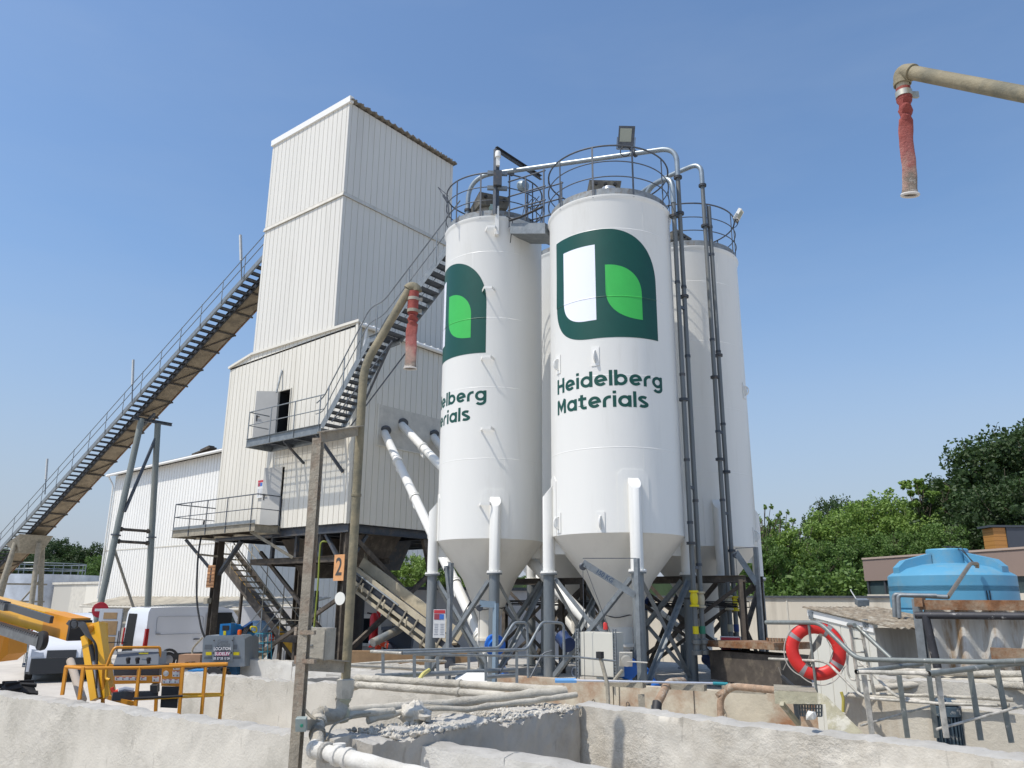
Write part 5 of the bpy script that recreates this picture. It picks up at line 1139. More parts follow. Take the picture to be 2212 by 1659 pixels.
# dark bracket beams at the post
# ---------------------------------------------------------------- washing posts with red hoses
m_conc_post = mat('post_crust', (.34, .30, .235), .95, noise_s=5, noise_amt=.25, dirt=(.24, .15, .10), dirt_s=1.1, dirt_lo=.5, dirt_hi=.66, bump=1.2, bump_s=18)
m_hpipe = mat('dusty_olive_pipe', (.235, .20, .125), .7, noise_s=5, noise_amt=.25, dirt=(.12, .115, .08), dirt_s=3, dirt_lo=.47, dirt_hi=.66, bump=.4, bump_s=30)
m_red = mat('red_hose', (.30, .06, .045), .75, noise_s=3, noise_amt=.3, bump=.5, bump_s=12)
def hosemat(name, z0, z1):
    """faded red lay-flat hose, caked pale towards its free end (a real deposit on the object)"""
    M = bpy.data.materials.new(name); M.use_nodes = True; n = M.node_tree.nodes; L = M.node_tree.links; b = n['Principled BSDF']; b.inputs['Roughness'].default_value = .8
    tc = n.new('ShaderNodeTexCoord'); sp = n.new('ShaderNodeSeparateXYZ'); L.new(tc.outputs['Object'], sp.inputs[0])
    nz = n.new('ShaderNodeTexNoise'); nz.inputs['Scale'].default_value = 9; nz.inputs['Detail'].default_value = 7; nz.inputs['Roughness'].default_value = .7; L.new(tc.outputs['Object'], nz.inputs['Vector'])
    a = n.new('ShaderNodeMath'); a.operation = 'MULTIPLY_ADD'; a.inputs[1].default_value = .55; L.new(nz.outputs[0], a.inputs[0]); L.new(sp.outputs[2], a.inputs[2])
    mr = n.new('ShaderNodeMapRange'); mr.inputs[1].default_value = z0+.27; mr.inputs[2].default_value = z1+.27; L.new(a.outputs[0], mr.inputs[0])
    cr = n.new('ShaderNodeValToRGB'); e = cr.color_ramp.elements; e[0].position = 0; e[0].color = (.50, .45, .40, 1); e[1].position = 1; e[1].color = (.27, .05, .04, 1)
    x = e.new(.10); x.color = (.20, .165, .13, 1); x = e.new(.22); x.color = (.38, .24, .19, 1); x = e.new(.45); x.color = (.32, .10, .085, 1); x = e.new(.75); x.color = (.29, .065, .05, 1)
    L.new(mr.outputs[0], cr.inputs[0]); L.new(cr.outputs[0], b.inputs['Base Color'])
    bp = n.new('ShaderNodeBump'); bp.inputs['Strength'].default_value = 1; bp.inputs['Distance'].default_value = .03; L.new(nz.outputs[0], bp.inputs['Height']); L.new(bp.outputs[0], b.inputs['Normal'])
    return M
def hose(parent, top, bot, w0, w1, M, side):
    """flattened hanging hose with pinched folds below its clamp"""
    n, k = 30, 20; mb = MB(); top, bot = V(top), V(bot); side = V(side).normalized(); ax = (bot-top).normalized(); dep = side.cross(ax)
    for i in range(n+1):
        t = i/n; w = w0*(1-min(1, t*5))+(w1)*min(1, t*5); dpt = w0*(1-min(1, t*6))+w1*(.28+.05*math.sin(t*9))*min(1, t*6)
        if .05 < t < .22: w *= .86+.2*math.sin(t*55); dpt *= 1.3+.6*math.sin(t*70)
        w *= 1+.02*math.sin(t*23)+.015*math.sin(t*41)
        if t > .95: w *= 1.06; dpt *= 1.9
        c = lerp(top, bot, t)+side*.003*math.sin(t*9)+dep*.004*math.sin(t*7)
        for j in range(k):
            a = 2*math.pi*j/k; r_ = 1+.05*math.sin(3*a+t*12)
            mb.v.append(c+side*math.cos(a)*w*r_+dep*math.sin(a)*dpt*r_)
    for i in range(n):
        for j in range(k): mb.f.append([i*k+j, (i+1)*k+j, (i+1)*k+(j+1) % k, i*k+(j+1) % k]); mb.mi.append(0)
    o0 = wloc(parent); mb.v = [v-V((0, 0, 0)) for v in mb.v]
    h_ = mb.build('hose', M, parent, ang=60)
    rim = MB(); c = bot
    rim.tube([c+side*math.cos(2*math.pi*j/k)*w1*1.12+dep*math.sin(2*math.pi*j/k)*w1*.62 for j in range(k+1)], .008, 6)
    rim.build('hose_lip', mat('pale_crust', (.55, .52, .48), .9), h_)
    return h_
def clampband(parent, p, r, m_=None):
    c = MB(); c.lathe([(r, -.018), (r+.004, -.018), (r+.004, .018), (r, .018)], p, 18); c.ob(V(p)+CR*(r+.02), CR*.02, FWD*.012, V((0, 0, .02))); c.build('hose_clamp', m_ or mat('clamp_steel', (.5, .47, .38), .4, metal=.6), parent)
# left washing post
Pb, Pt = PD(643, 1668, 7.9), PD(688, 948, 7.9); Pb = V((Pt.x, Pt.y, 0))
WP = thing('washing_post', 'crusted steel post in the foreground with a tall bent pipe and a hanging red hose', 'post', Pb)
MB().ibeam((Pt.x, Pt.y, 0), (Pt.x, Pt.y, Pt.z), .088, .105, .012, up=V((-.55, .83, 0))).build('post', m_conc_post, WP)
dv = 8.45; v0 = PD(745, 1490, dv); v1 = PD(783, 840, dv)
vx = V((v1.x, v1.y, 0))
k0 = V((vx.x, vx.y, v1.z)); el = PD(892, 612, 8.35)
pp = [V((vx.x, vx.y, PD(742, 1500, dv).z))]+[V((vx.x, vx.y, PD(775, 1000, dv).z))]+fillet([V((vx.x, vx.y, PD(783, 860, dv).z)), PD(787, 790, dv), PD(882, 628, 8.4)], .5, 8)
MB().tube(pp, .046, 16).build('riser_pipe', m_hpipe, WP)
MB().tube(arc(PD(890, 630, 8.4)-V((0, 0, .0)), .055, 150, 0, CR, V((0, 0, 1)), 8), .058, 16).build('elbow', m_hpipe, WP)
ht = PD(893, 636, 8.4); 
cl = MB(); cl.lathe([(.062, 0), (.062, -.20), (.058, -.24)], ht+V((0, 0, .03)), 18); cl.build('red_sleeve', m_red, WP)
clampband(WP, ht-V((0, 0, .06)), .062, mat('grey_tape', (.36, .32, .26), .7)); clampband(WP, ht-V((0, 0, .20)), .060, m_dust)
hb = PD(886, 796, 8.35); hose(WP, ht-V((0, 0, .20)), hb, .058, .062, hosemat('faded_red_hose', hb.z-wloc(WP).z, ht.z-.2-wloc(WP).z), CR)
bm = MB(); a, b = PD(692, 944, 7.9), PD(778, 930, dv); bm.beam(a, b, .02, .10); bm.beam(a+V((0, 0, .05)), b+V((0, 0, .05)), .09, .012); bm.build('top_bracket', m_conc_post, WP)
bm = MB(); a, b = PD(655, 1435, 7.95), PD(748, 1441, dv); bm.beam(a, b, .02, .11); bm.beam(a+V((0, 0, .055)), b+V((0, 0, .055)), .09, .012); bm.build('lower_bracket', m_conc_post, WP)
MB().beam(PD(648, 1566, 7.8), PD(690, 1566, 8.1), .05, .09).build('lower_bracket', m_dust, WP)
vm = MB(); c = V((vx.x, vx.y, PD(742, 1480, dv).z)); vm.lathe([(.05, -.12), (.075, -.12), (.085, -.06), (.085, .05), (.06, .06)], c, 6, cap=True); vm.build('union_nut', m_cpipe, WP)
wr = MB(); wr.tube([c+V((0, 0, -.12-.02*k))+V((.012*math.sin(k*1.3), 0, 0)) for k in range(12)], .06, 12, rs=[.052+.012*math.sin(k*2.1) for k in range(12)]); wr.build('taped_joint', mat('pale_yellow_tape', (.52, .50, .36), .8, bump=.8, bump_s=40), WP)
for z in (PD(783, 1070, dv).z, ): MB().lathe([(.05, -.015), (.053, -.012), (.053, .012), (.05, .015)], V((vx.x, vx.y, z)), 16).build('weld_ring', m_hpipe, WP)
# electrical box on the post
EB = thing('junction_cabinet', 'small dusty metal cabinet with a faded red sticker strapped to the post', 'cabinet', PD(684, 1425, 8.1))
bl, br, tp = PD(652, 1424, 8.05), PD(716, 1428, 8.35), 0
m_ebox = mat('dusty_box', (.36, .335, .28), .9, noise_s=9, noise_amt=.2, bump=.5, bump_s=30)
wz = (PD(655, 1354, 8.05).z-PD(652, 1424, 8.05).z)
cnt = PD(684, 1390, 8.2); fx = V((.62, .78, 0)); fx = V((math.cos(rad(20)), math.sin(rad(20)), 0)); fy = V((-fx.y, fx.x, 0))
e_ = MB(); e_.ob(cnt, fx*.15, fy*.09, V((0, 0, wz/2))); e_.build('body', m_ebox, EB)
MB().ob(cnt-fy*.096, fx*.142, fy*.005, V((0, 0, wz/2-.01))).build('door', m_ebox, EB)
stx = MB(); stx.ob(cnt-fx*.151-fy*.00+V((0, 0, .05)), fx*.003, fy*.055, V((0, 0, .085))); stx.build('sticker', mat('faded_red_sticker', (.48, .15, .14), .8, noise_s=20, noise_amt=.35), EB)
l_ = MB(); l_.ob(cnt-fy*.106+V((0, 0, -.01)), fx*.025, fy*.006, V((0, 0, .006))); l_.build('latch', m_galv, EB)
for z in (1366, 1428): 
    q = PD(660, z, 7.85); b_ = MB(); b_.ob(q, fx*.10, fy*.02, V((0, 0, .018))); b_.ob(q-fx*.09+V((0, 0, .01)), fx*.012, fy*.03, V((0, 0, .035))); b_.build('strap', m_conc_post, EB)
sb = thing('switch_box', 'small grey push button box with a green button low on the post', 'switch', PD(651, 1568, 7.75)); q = PD(651, 1564, 7.72)
MB().ob(q, CR*.045, FWD*.03, CU*.055).build('box', mat('teal_grey_box', (.26, .30, .28), .8, noise_s=10, noise_amt=.2), sb)
MB().lathe([(.013, 0), (.013, .012), (0, .014)], q+CR*.012-FWD*.03, 12, axis=-FWD).build('button', mat('green_button', (.02, .22, .14), .5), sb)
# upper right hose pipe
HP = thing('hose_boom', 'near overhead pipe from the right edge with a hanging red hose, high against the sky', 'pipe', PD(2400, 1500, 5.4))
g0 = PD(1945, 152, 4.6); g1 = PD(2260, 213, 4.2); g2 = lerp(g0, g1, 5.0)
e0 = g0+(g1-g0).normalized()*.085
MB().tube([e0, g2], .040, 18).build('arm', m_hpipe, HP)
dA = (g1-g0).normalized(); cE = g0+dA*.063-V((0, 0, .063))
MB().tube([g0+dA*.085]+[cE+V((0, 0, 1))*.063*math.sin(rad(a))-dA*.063*math.cos(rad(a))*1.0 for a in range(80, -1, -10)]+[g0-V((0, 0, .09))], .045, 18).build('elbow', m_hpipe, HP)
m2_ = MB(); m2_.lathe([(.042, -.01), (.049, -.009), (.049, .012), (.042, .014)], g0-V((0, 0, .09)), 18); m2_.lathe([(.042, -.01), (.049, -.009), (.049, .012), (.042, .014)], g0+dA*.088, 18, axis=dA); m2_.build('elbow_collar', m_hpipe, HP)
MB().tube([g0-V((0, 0, .085)), g0-V((0, 0, .145))], .036, 16).build('nipple', mat('pale_pipe', (.42, .36, .26), .8), HP)
MB().lathe([(.040, 0), (.042, -.04), (.040, -.075)], g0-V((0, 0, .125)), 16).build('red_sleeve', m_red, HP)
clampband(HP, g0-V((0, 0, .165)), .042)
hb = PD(1966, 421, 4.6); ht = g0-V((0, 0, .185)); hose(HP, ht, hb, .042, .042, hosemat('faded_red_hose_near', hb.z-wloc(HP).z, ht.z-wloc(HP).z), CR)
MB().tube([g2, V((g2.x, g2.y, 0))], .040, 14).build('upright', m_hpipe, HP)
# ================================================================ RIGHT-HAND YARD
def z5(x, y): return (1626.5+x*.26473, 1138.5+y*.26473)
def z3(x, y): return ((1300+x/2.458)/1.8445, (2200+y/2.458)/1.8445)
def z4c(x, y): return ((2100+x/2.212)/1.8445, (2150+y/2.212)/1.8445)
# rear yard slab
m_render = mat('cream_render_wall', (.60, .55, .46), .92, noise_s=1.2, noise_amt=.06, dirt=(.36, .32, .26), dirt_s=1.6, dirt_lo=.52, dirt_hi=.85, streak=True)
# long pale wall / building
_y = 30.0; a, b = PY(1600, 1291, _y), PY(1955, 1283, _y); zt = a.z
LW_ = thing('long_low_building', 'long pale rendered building with a thin roof edge running behind the hut to the silos', 'building', (a+b)/2*V((1, 1, 0)) if False else V(((a.x+b.x)/2, (a.y+b.y)/2, 0)))
dL_ = V((b.x-a.x, b.y-a.y, 0)).normalized(); A0 = V((a.x, a.y, 0))-dL_*9; B0 = V((b.x, b.y, 0))+dL_*1.0; nL_ = V((dL_.y, -dL_.x, 0))
wallbox(A0, B0, 5, 0, zt, nL_).build('wall', m_render, LW_)
wallbox(A0+nL_*.08, B0+nL_*.08, 6.2, zt+.002, zt+.07, nL_).build('roof_edge', m_galvd, LW_)
for t in (.35, .52, .68, .84):
    p = lerp(A0, B0, t)+nL_*.012; MB().ob(V((p.x, p.y, zt/2)), dL_*.03, nL_*.01, V((0, 0, zt/2))).build('joint', m_trim, LW_)
# second wall further left behind the silos
a, b = PD(1010, 1272, 31), PD(1300, 1300, 27); 
W2 = thing('white_workshop', 'white rendered workshop with a small window behind the plant and the silo legs', 'building', (a.x, a.y, 0))
wa2, wb2 = PD(752, 1300, 34), PD(1330, 1300, 35); d2 = V((wb2.x-wa2.x, wb2.y-wa2.y, 0)).normalized(); n2 = V((d2.y, -d2.x, 0)); H2 = PD(1100, 1276, 34.5).z
m_wr = mat('white_render', (.56, .545, .53), .9, noise_s=1, noise_amt=.05)
wallbox(wa2, wb2, 5, 0, H2, n2).build('wall', m_wr, W2)
wallbox(wa2+n2*.1, wb2+n2*.1, 5.3, H2+.002, H2+.12, n2).build('roof_edge', m_galvd, W2)
def on_w2(u, v):
    d = ray(u, v); den = d.x*n2.x+d.y*n2.y; t = (wa2.x*n2.x+wa2.y*n2.y)/den; return V((t*d.x, t*d.y, CAMZ+t*d.z))
w0, w1 = on_w2(775, 1331), on_w2(816, 1392); wc = (w0+w1)/2; hw_ = abs((w1-w0).dot(d2))/2; hh_ = (w0.z-w1.z)/2
wf = MB(); 
for sx in (-1, 1): wf.ob(wc+d2*sx*hw_+n2*.01, d2*.10, n2*.08, V((0, 0, hh_+.1)))
wf.ob(wc+V((0, 0, hh_))+n2*.01, d2*hw_, n2*.08, V((0, 0, .08))); wf.ob(wc-V((0, 0, hh_))+n2*.06, d2*(hw_+.2), n2*.14, V((0, 0, .05)))
wf.ob(wc+d2*.12+n2*.03, d2*.04, n2*.03, V((0, 0, hh_))); wo = wf.build('window', m_panel2, W2)
MB().ob(wc+n2*.005, d2*hw_, n2*.012, V((0, 0, hh_))).build('pane', mat('dark_glass', (.015, .02, .025), .1), wo)
dr0 = on_w2(872, 1365); MB().ob(V((dr0.x, dr0.y, 1.0))+n2*.02, d2*.55, n2*.02, V((0, 0, 1.0))).build('door', mat('door_offwhite', (.52, .52, .52), .5), W2)
MB().tube([on_w2(853, 1290)+n2*.1, V((*(on_w2(853, 1290)+n2*.1).xy, 0))], .06, 8).build('downpipe', m_dust, W2)
# tan inclined belt feeder
IF = thing('tan_feeder_conveyor', 'cream crusted inclined feeder conveyor descending to the right below the plant', 'conveyor', PD(930, 1400, 25))
m_feed = mat('feeder_cream', (.50, .44, .32), .85, noise_s=5, noise_amt=.2, dirt=(.26, .22, .16), dirt_s=2.5, dirt_lo=.5, dirt_hi=.72)
fa, fb = PX(745, 1238, -20.6), None
f0 = PD(760, 1228, 27.7); f1 = PD(975, 1392, 25.8)
dF = (f1-f0).normalized(); upF = V((0, 0, 1)); upF = (upF-dF*upF.dot(dF)).normalized(); sF = dF.cross(upF)
if sF.dot(FWD) > 0: sF = -sF
mid = (f0+f1)/2; LF = (f1-f0).length/2
MB().ob(mid-sF*.1, dF*LF, sF*.30, upF*.04).build('belt_bed', m_feed, IF)
for k, (z, hh, m_) in enumerate(((.14, .09, m_feed), (-.42, .045, m_feed), (-.20, .05, m_feed))): MB().ob(mid+sF*.32+upF*z, dF*LF, sF*.03, upF*hh).build('side_rail', m_, IF)
MB().ob(mid+sF*.30-upF*.05, dF*LF, sF*.01, upF*.10).build('mesh_guard', mat('guard_mesh', (.03, .035, .045), .5), IF)
MB().ob(mid-sF*.1-upF*.47, dF*LF, sF*.30, upF*.015).build('return_tray', m_feed, IF)
MB().ob(mid-sF*.36+upF*.26, dF*LF, sF*.03, upF*.17).build('far_side', m_feed, IF)
MB().tube([f0+sF*.5+upF*.12, lerp(f0, f1, .55)+sF*.5+upF*.12], .03, 8).build('pipe_rail', m_galv, IF)
for k in range(9):
    p = lerp(f0, f1, .06+.11*k); MB().ob(p+sF*.36-upF*.17, dF*.025, sF*.015, upF*.28).build('upright', m_dust, IF)
    if k % 2: MB().tube([p+sF*.5+upF*.0+dF*.2, p+sF*.55+dF*.25-upF*.12, p+sF*.5+dF*.3-upF*.25], .03, 8).build('idler_bracket', m_feed, IF)
for t in (.78, .9): p = lerp(f0, f1, t)-upF*.45; MB().beam(p, V((p.x+.3, p.y, 0)), .12, .12).build('stand', m_dust, IF)
# hut
HD = 12.4; hc = PD(1888, 1350, HD); hl = PD(1747, 1330, 13.3); yH = hc.y
c1 = V((hc.x, hc.y, 0)); c0 = V((PY(1753, 1330, yH+.25).x, yH+.25, 0)); c0 = V((hl.x, hl.y, 0))
dH = (c1-c0).normalized(); nH = V((dH.y, -dH.x, 0))
HU = thing('hut', 'small cream panelled hut with a sloping corrugated roof, beside the lifebuoy', 'hut', (c0+c1)/2)
zl, zr = PD(1750, 1317, 13.3).z, PD(1890, 1351, HD).z
hp_ = MB(); hp_.clad(c0, c1, (.5, .5), (zl-.03, zr-.03), pitch=.25, gw=.018, gd=.010, out=nH); hp_.build('front_wall', m_cab, HU)
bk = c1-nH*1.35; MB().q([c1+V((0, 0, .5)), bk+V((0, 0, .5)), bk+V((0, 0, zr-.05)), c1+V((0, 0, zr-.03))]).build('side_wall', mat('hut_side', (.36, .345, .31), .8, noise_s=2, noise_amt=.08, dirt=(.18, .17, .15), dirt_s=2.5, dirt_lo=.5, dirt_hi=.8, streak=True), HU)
bk0 = c0-nH*1.35; MB().q([c0+V((0, 0, .5)), c0+V((0, 0, zl)), bk0+V((0, 0, zl)), bk0+V((0, 0, .5))]).build('side_wall', m_cab, HU)
MB().ob((c0+c1)/2+nH*.012+V((0, 0, (zl+zr)/2-.045)), (c1-c0)/2+V((0, 0, (zr-zl)/2)), nH*.01, V((0, 0, .05))).build('fascia', m_silo, HU)
n = 90; rf = MB(); ov = .28
def rz(t, s): return zl+(zr-zl)*t+.03+.012*math.sin(s*2*math.pi/.13)
P0_, P1_ = c0-dH*.06+nH*.06, c1+dH*.42+nH*.06; LR = (P1_-P0_).length
for k in range(n):
    s0, s1 = 1.55*k/n, 1.55*(k+1)/n
    A_, B_ = P0_-nH*s0, P0_-nH*s1; C_, D_ = P1_-nH*s1, P1_-nH*s0; tt = 1+.42/(c1-c0).length
    rf.hexa([A_+V((0,0,rz(0,s0))), D_+V((0,0,rz(tt,s0))), C_+V((0,0,rz(tt,s1))), B_+V((0,0,rz(0,s1))), A_+V((0,0,rz(0,s0)+.012)), D_+V((0,0,rz(tt,s0)+.012)), C_+V((0,0,rz(tt,s1)+.012)), B_+V((0,0,rz(0,s1)+.012))])
rf.build('roof', mat('mossy_fibre', (.22, .18, .13), .95, noise_s=14, noise_amt=.45, dirt=(.40, .37, .30), dirt_s=6, dirt_lo=.5, dirt_hi=.7, bump=.6, bump_s=30), HU, ang=60)
for u, v in ((1755, 1330), (1868, 1346)):
    t_ = MB(); p = lerp(c0, c1, .06 if u < 1800 else .90)+nH*.03; zz = PD(u, v, 13.0 if u < 1800 else 12.5).z; p = V((p.x, p.y, zz)); t_.ob(p, dH*.045, nH*.006, V((0, 0, .055)))
    t_.tube([p+nH*(.015)+dH*.015*math.cos(rad(a))+V((0, 0, -.02+.03*math.sin(rad(a)))) for a in range(0, 361, 40)], .005, 5); t_.build('eye_plate', m_galv, HU)
# lifebuoy
rc_ = PD(1762, 1405, 10.9); RG = thing('lifebuoy', 'red lifebuoy with white reflective bands hanging on the railing', 'lifebuoy', rc_-V((0, 0, .37)))
# ring facing slightly left
fn = V((-rc_.x, -rc_.y, 0)).normalized(); rx = V((0, 0, 1)).cross(fn).normalized()*-1; tl = (V((0, 0, 1))+rx*.10).normalized(); rx = tl.cross(fn).normalized()*-1
mb = MB(); N1, N2 = 72, 18; bands = [rad(a) for a in (40, 130, 220, 310)]
for i in range(N1):
    a = 2*math.pi*i/N1; d = rx*math.cos(a)+tl*math.sin(a)
    for j in range(N2):
        b_ = 2*math.pi*j/N2; mb.v.append(rc_+d*(.272+.077*math.cos(b_))+fn*.052*math.sin(b_))
for i in range(N1):
    a = 2*math.pi*(i+.5)/N1; mi = 1 if any(abs((a-b_+math.pi) % (2*math.pi)-math.pi) < rad(5.5) for b_ in bands) else 0
    for j in range(N2):
        mb.f.append([i*N2+j, ((i+1) % N1)*N2+j, ((i+1) % N1)*N2+(j+1) % N2, i*N2+(j+1) % N2]); mb.mi.append(mi)
mb.build('ring', [mat('buoy_red', (.62, .025, .02), .45, noise_s=5, noise_amt=.12, dirt=(.60, .30, .26), dirt_s=6, dirt_lo=.62, dirt_hi=.75), mat('reflective_band', (.27, .25, .25), .4)], RG, ang=60)
rp = MB()
for k in range(4):
    a0, a1 = bands[k], bands[(k+1) % 4]+(2*math.pi if k == 3 else 0)
    pts = []
    for q in range(13):
        a = a0+(a1-a0)*q/12; s_ = math.sin(math.pi*q/12); pts.append(rc_+(rx*math.cos(a)+tl*math.sin(a))*(.358+.012*s_)+fn*.02-V((0, 0, .03*s_)))
    rp.tube(pts, .007, 6)
rp.build('grab_rope', mat('rope_grey', (.46, .43, .38), .9), RG)
cr = MB()
for k in range(9):
    o_ = rx*(.004*(k-4)); cr.tube([rc_+rx*-.10+tl*.19+o_+fn*.03, rc_+rx*-.02+tl*.06+o_*3+fn*.04, rc_+rx*.05-tl*.02+fn*.05+o_, rc_+rx*(.08+.02*(k % 4))-tl*.15+fn*.03, rc_+rx*(.12+.012*k)-tl*.22+fn*.03], .006, 5)
cr.tube([rc_-rx*.15+tl*.12+fn*.03, rc_-rx*.2-tl*.02+fn*.03, rc_-rx*.1-tl*.2+fn*.02], .005, 5); cr.tube([rc_+rx*.32-tl*.05, rc_+rx*.42-tl*.2, rc_+rx*.47-tl*.16, rc_+rx*.45-tl*.26], .006, 5)
cr.build('coiled_line', mat('line_grey', (.22, .20, .17), .9), RG)
# railings of the right platform
m_rail = mat('rail_grey_green', (.20, .215, .20), .5, metal=.35, noise_s=14, noise_amt=.2, dirt=(.52, .50, .45), dirt_s=9, dirt_lo=.60, dirt_hi=.66)
m_rail2 = mat('rail_spattered', (.36, .34, .29), .7, metal=.2, noise_s=14, noise_amt=.25, dirt=(.58, .54, .47), dirt_s=8, dirt_lo=.45, dirt_hi=.6)
def P5(x, y, d): return PD(*z5(x, y), d)
RR = thing('stair_railing', 'bent grey railing carrying the lifebuoy and sloping down to the right', 'railing', P5(500, 1350, 10.6))
MB().tube(fillet([P5(105, 778, 11.2), P5(545, 780, 10.7), P5(850, 1080, 10.3), P5(1950, 1102, 9.6), P5(2240, 1092, 9.4), P5(2700, 1080, 9.0)], .12), .027, 12).build('top_rail', m_rail, RR)
MB().tube(fillet([P5(130, 1075, 11.2), P5(600, 1095, 10.7), P5(895, 1395, 10.3), P5(1500, 1440, 10.0), P5(2000, 1455, 9.8)], .12), .016, 10).build('mid_rail', m_rail2, RR)
MB().tube([P5(455, 790, 10.8), P5(520, 1355, 10.85)], .017, 8).build('post', m_rail, RR)
MB().tube(fillet([P5(830, 800, 10.6), P5(780, 798, 10.8), P5(788, 806, 10.9), P5(845, 808, 10.9), P5(1125, 1072, 10.6)], .03), .026, 10).build('side_rail', m_rail, RR)
MB().tube(fillet([P5(770, 1030, 10.6), P5(770, 1180, 10.6), P5(800, 1245, 10.6), P5(840, 1250, 10.5)], .1), .013, 8).build('hook_rail', m_rail2, RR)
MB().tube(fillet([P5(870, 1100, 10.5), P5(1010, 1230, 10.4), P5(1170, 1388, 10.2), P5(1500, 1440, 10.0)], .1), .016, 8).build('mid_rail', m_rail2, RR)
for (xa, ya), (xb, yb) in (((795, 810), (870, 1370)), ((880, 812), (990, 1370))): MB().beam(P5(xa, ya, 10.85), P5(xb, yb, 10.9), .045, .025, up=CR).build('ladder_side', m_rail2, RR)
for t in (.18, .38, .58, .78): MB().tube([lerp(P5(795, 810, 10.85), P5(870, 1370, 10.9), t), lerp(P5(880, 812, 10.85), P5(990, 1370, 10.9), t)], .012, 6).build('rung', m_rail2, RR)
RF = thing('near_railing', 'paint spattered grey pipe railing in the right foreground with open pipe ends', 'railing', P5(1400, 1659, 9.3))
MB().tube([P5(850, 1182, 9.6), P5(1440, 1108, 10.6)], .0, 10) if False else None
def openpipe(parent, pts, r, m_, name='top_rail'):
    MB().tube(pts, r, 14, cap=False).build(name, m_, parent); MB().lathe([(0, .03), (r*.86, .03), (r*.86, 0), (r, 0)], pts[0], 14, axis=(pts[1]-pts[0])).build('pipe_end', m_black, parent)
openpipe(RF, [P5(845, 1182, 9.4), P5(1440, 1108, 10.6)], .025, m_rail)
openpipe(RF, [P5(1435, 1196, 9.0), P5(2120, 1116, 9.9), P5(2300, 1100, 10.1)], .027, m_rail)
MB().tube([P5(860, 1182, 9.42), P5(1440, 1194, 9.02)], .022, 10).build('cross_rail', m_rail2, RF)
for (xa, ya), (xb, yb), d in (((905, 1205), (975, 1720), 9.45), ((1190, 1205), (1262, 1720), 9.9), ((1425, 1120), (1500, 1720), 10.3), ((1505, 1200), (1580, 1720), 9.1), ((1770, 1175), (1860, 1740), 9.5), ((1988, 1150), (2110, 1760), 9.8), ((2200, 1120), (2330, 1760), 10.0)):
    MB().beam(P5(xa, ya, d), P5(xb, yb, d), .05, .02, up=-FWD).build('post', m_rail if xa != 905 and xa != 1505 else m_rail2, RF)
MB().tube([P5(880, 1620, 9.4), P5(1450, 1460, 10.5)], .012, 8).build('mid_rail', m_rail2, RF); MB().tube([P5(1500, 1650, 9.1), P5(2200, 1460, 9.9)], .013, 8).build('mid_rail', m_rail2, RF)
# platform bracket in front of the rusty wall
m_mossy = mat('mossy_painted_steel', (.40, .37, .26), .8, noise_s=6, noise_amt=.2, dirt=(.58, .55, .46), dirt_s=4, dirt_lo=.52, dirt_hi=.62, bump=.4)
PF = thing('bracket_platform', 'mossy steel platform bracket with a triangular plate, in front of the rusty wall', 'platform', P5(500, 1600, 10.3))
a, b, c, d = P5(172, 1332, 10.6), P5(525, 1352, 10.3), P5(528, 1445, 10.3), P5(180, 1442, 10.6)
back = V((a.x, a.y, 0)).normalized()
MB().faces([a, b, c, d, a+back*.05, b+back*.05, c+back*.05, d+back*.05], [(3,2,1,0), (4,5,6,7), (0,1,5,4), (1,2,6,5), (2,3,7,6), (3,0,4,7)]).build('front_channel', m_mossy, PF)
MB().faces([a, b, b+back*.75, a+back*.75, a-V((0,0,.015)), b-V((0,0,.015)), b+back*.75-V((0,0,.015)), a+back*.75-V((0,0,.015))], [(0,1,2,3), (7,6,5,4), (0,4,5,1), (1,5,6,2), (2,6,7,3), (3,7,4,0)]).build('deck', m_dust, PF)
tp_ = [P5(528, 1352, 10.28), P5(585, 1365, 10.25), P5(900, 1680, 10.0), P5(620, 1720, 10.1), P5(600, 1445, 10.25), P5(530, 1445, 10.28)]
MB().faces(tp_+[p+back*.03 for p in tp_], [list(range(6))[::-1], list(range(6, 12))]+[[k, (k+1) % 6, 6+(k+1) % 6, 6+k] for k in range(6)]).build('gusset_plate', m_mossy, PF)
MB().beam(P5(235, 1440, 10.5), P5(375, 1610, 10.9), .05, .05).build('strut', m_mossy, PF); MB().beam(P5(350, 1435, 10.9), P5(370, 1600, 10.9), .05, .05).build('strut', m_galv, PF)
gr = MB(); q0, q1, q2, q3 = P5(378, 1445, 10.7), P5(560, 1450, 10.6), P5(560, 1545, 10.6), P5(385, 1540, 10.7)
for i in range(9): gr.beam(lerp(q0, q1, i/8), lerp(q3, q2, i/8), .02, .012)
for j in range(4): gr.beam(lerp(q0, q3, j/3), lerp(q1, q2, j/3), .02, .012)
gr.build('grating', m_galv, PF)
MB().tube(fillet([P5(720, 1345, 10.5), P5(738, 1400, 10.5), P5(735, 1510, 10.5)], .1), .018, 8).build('hook', mat('hook_yellow', (.45, .38, .08), .7), PF)
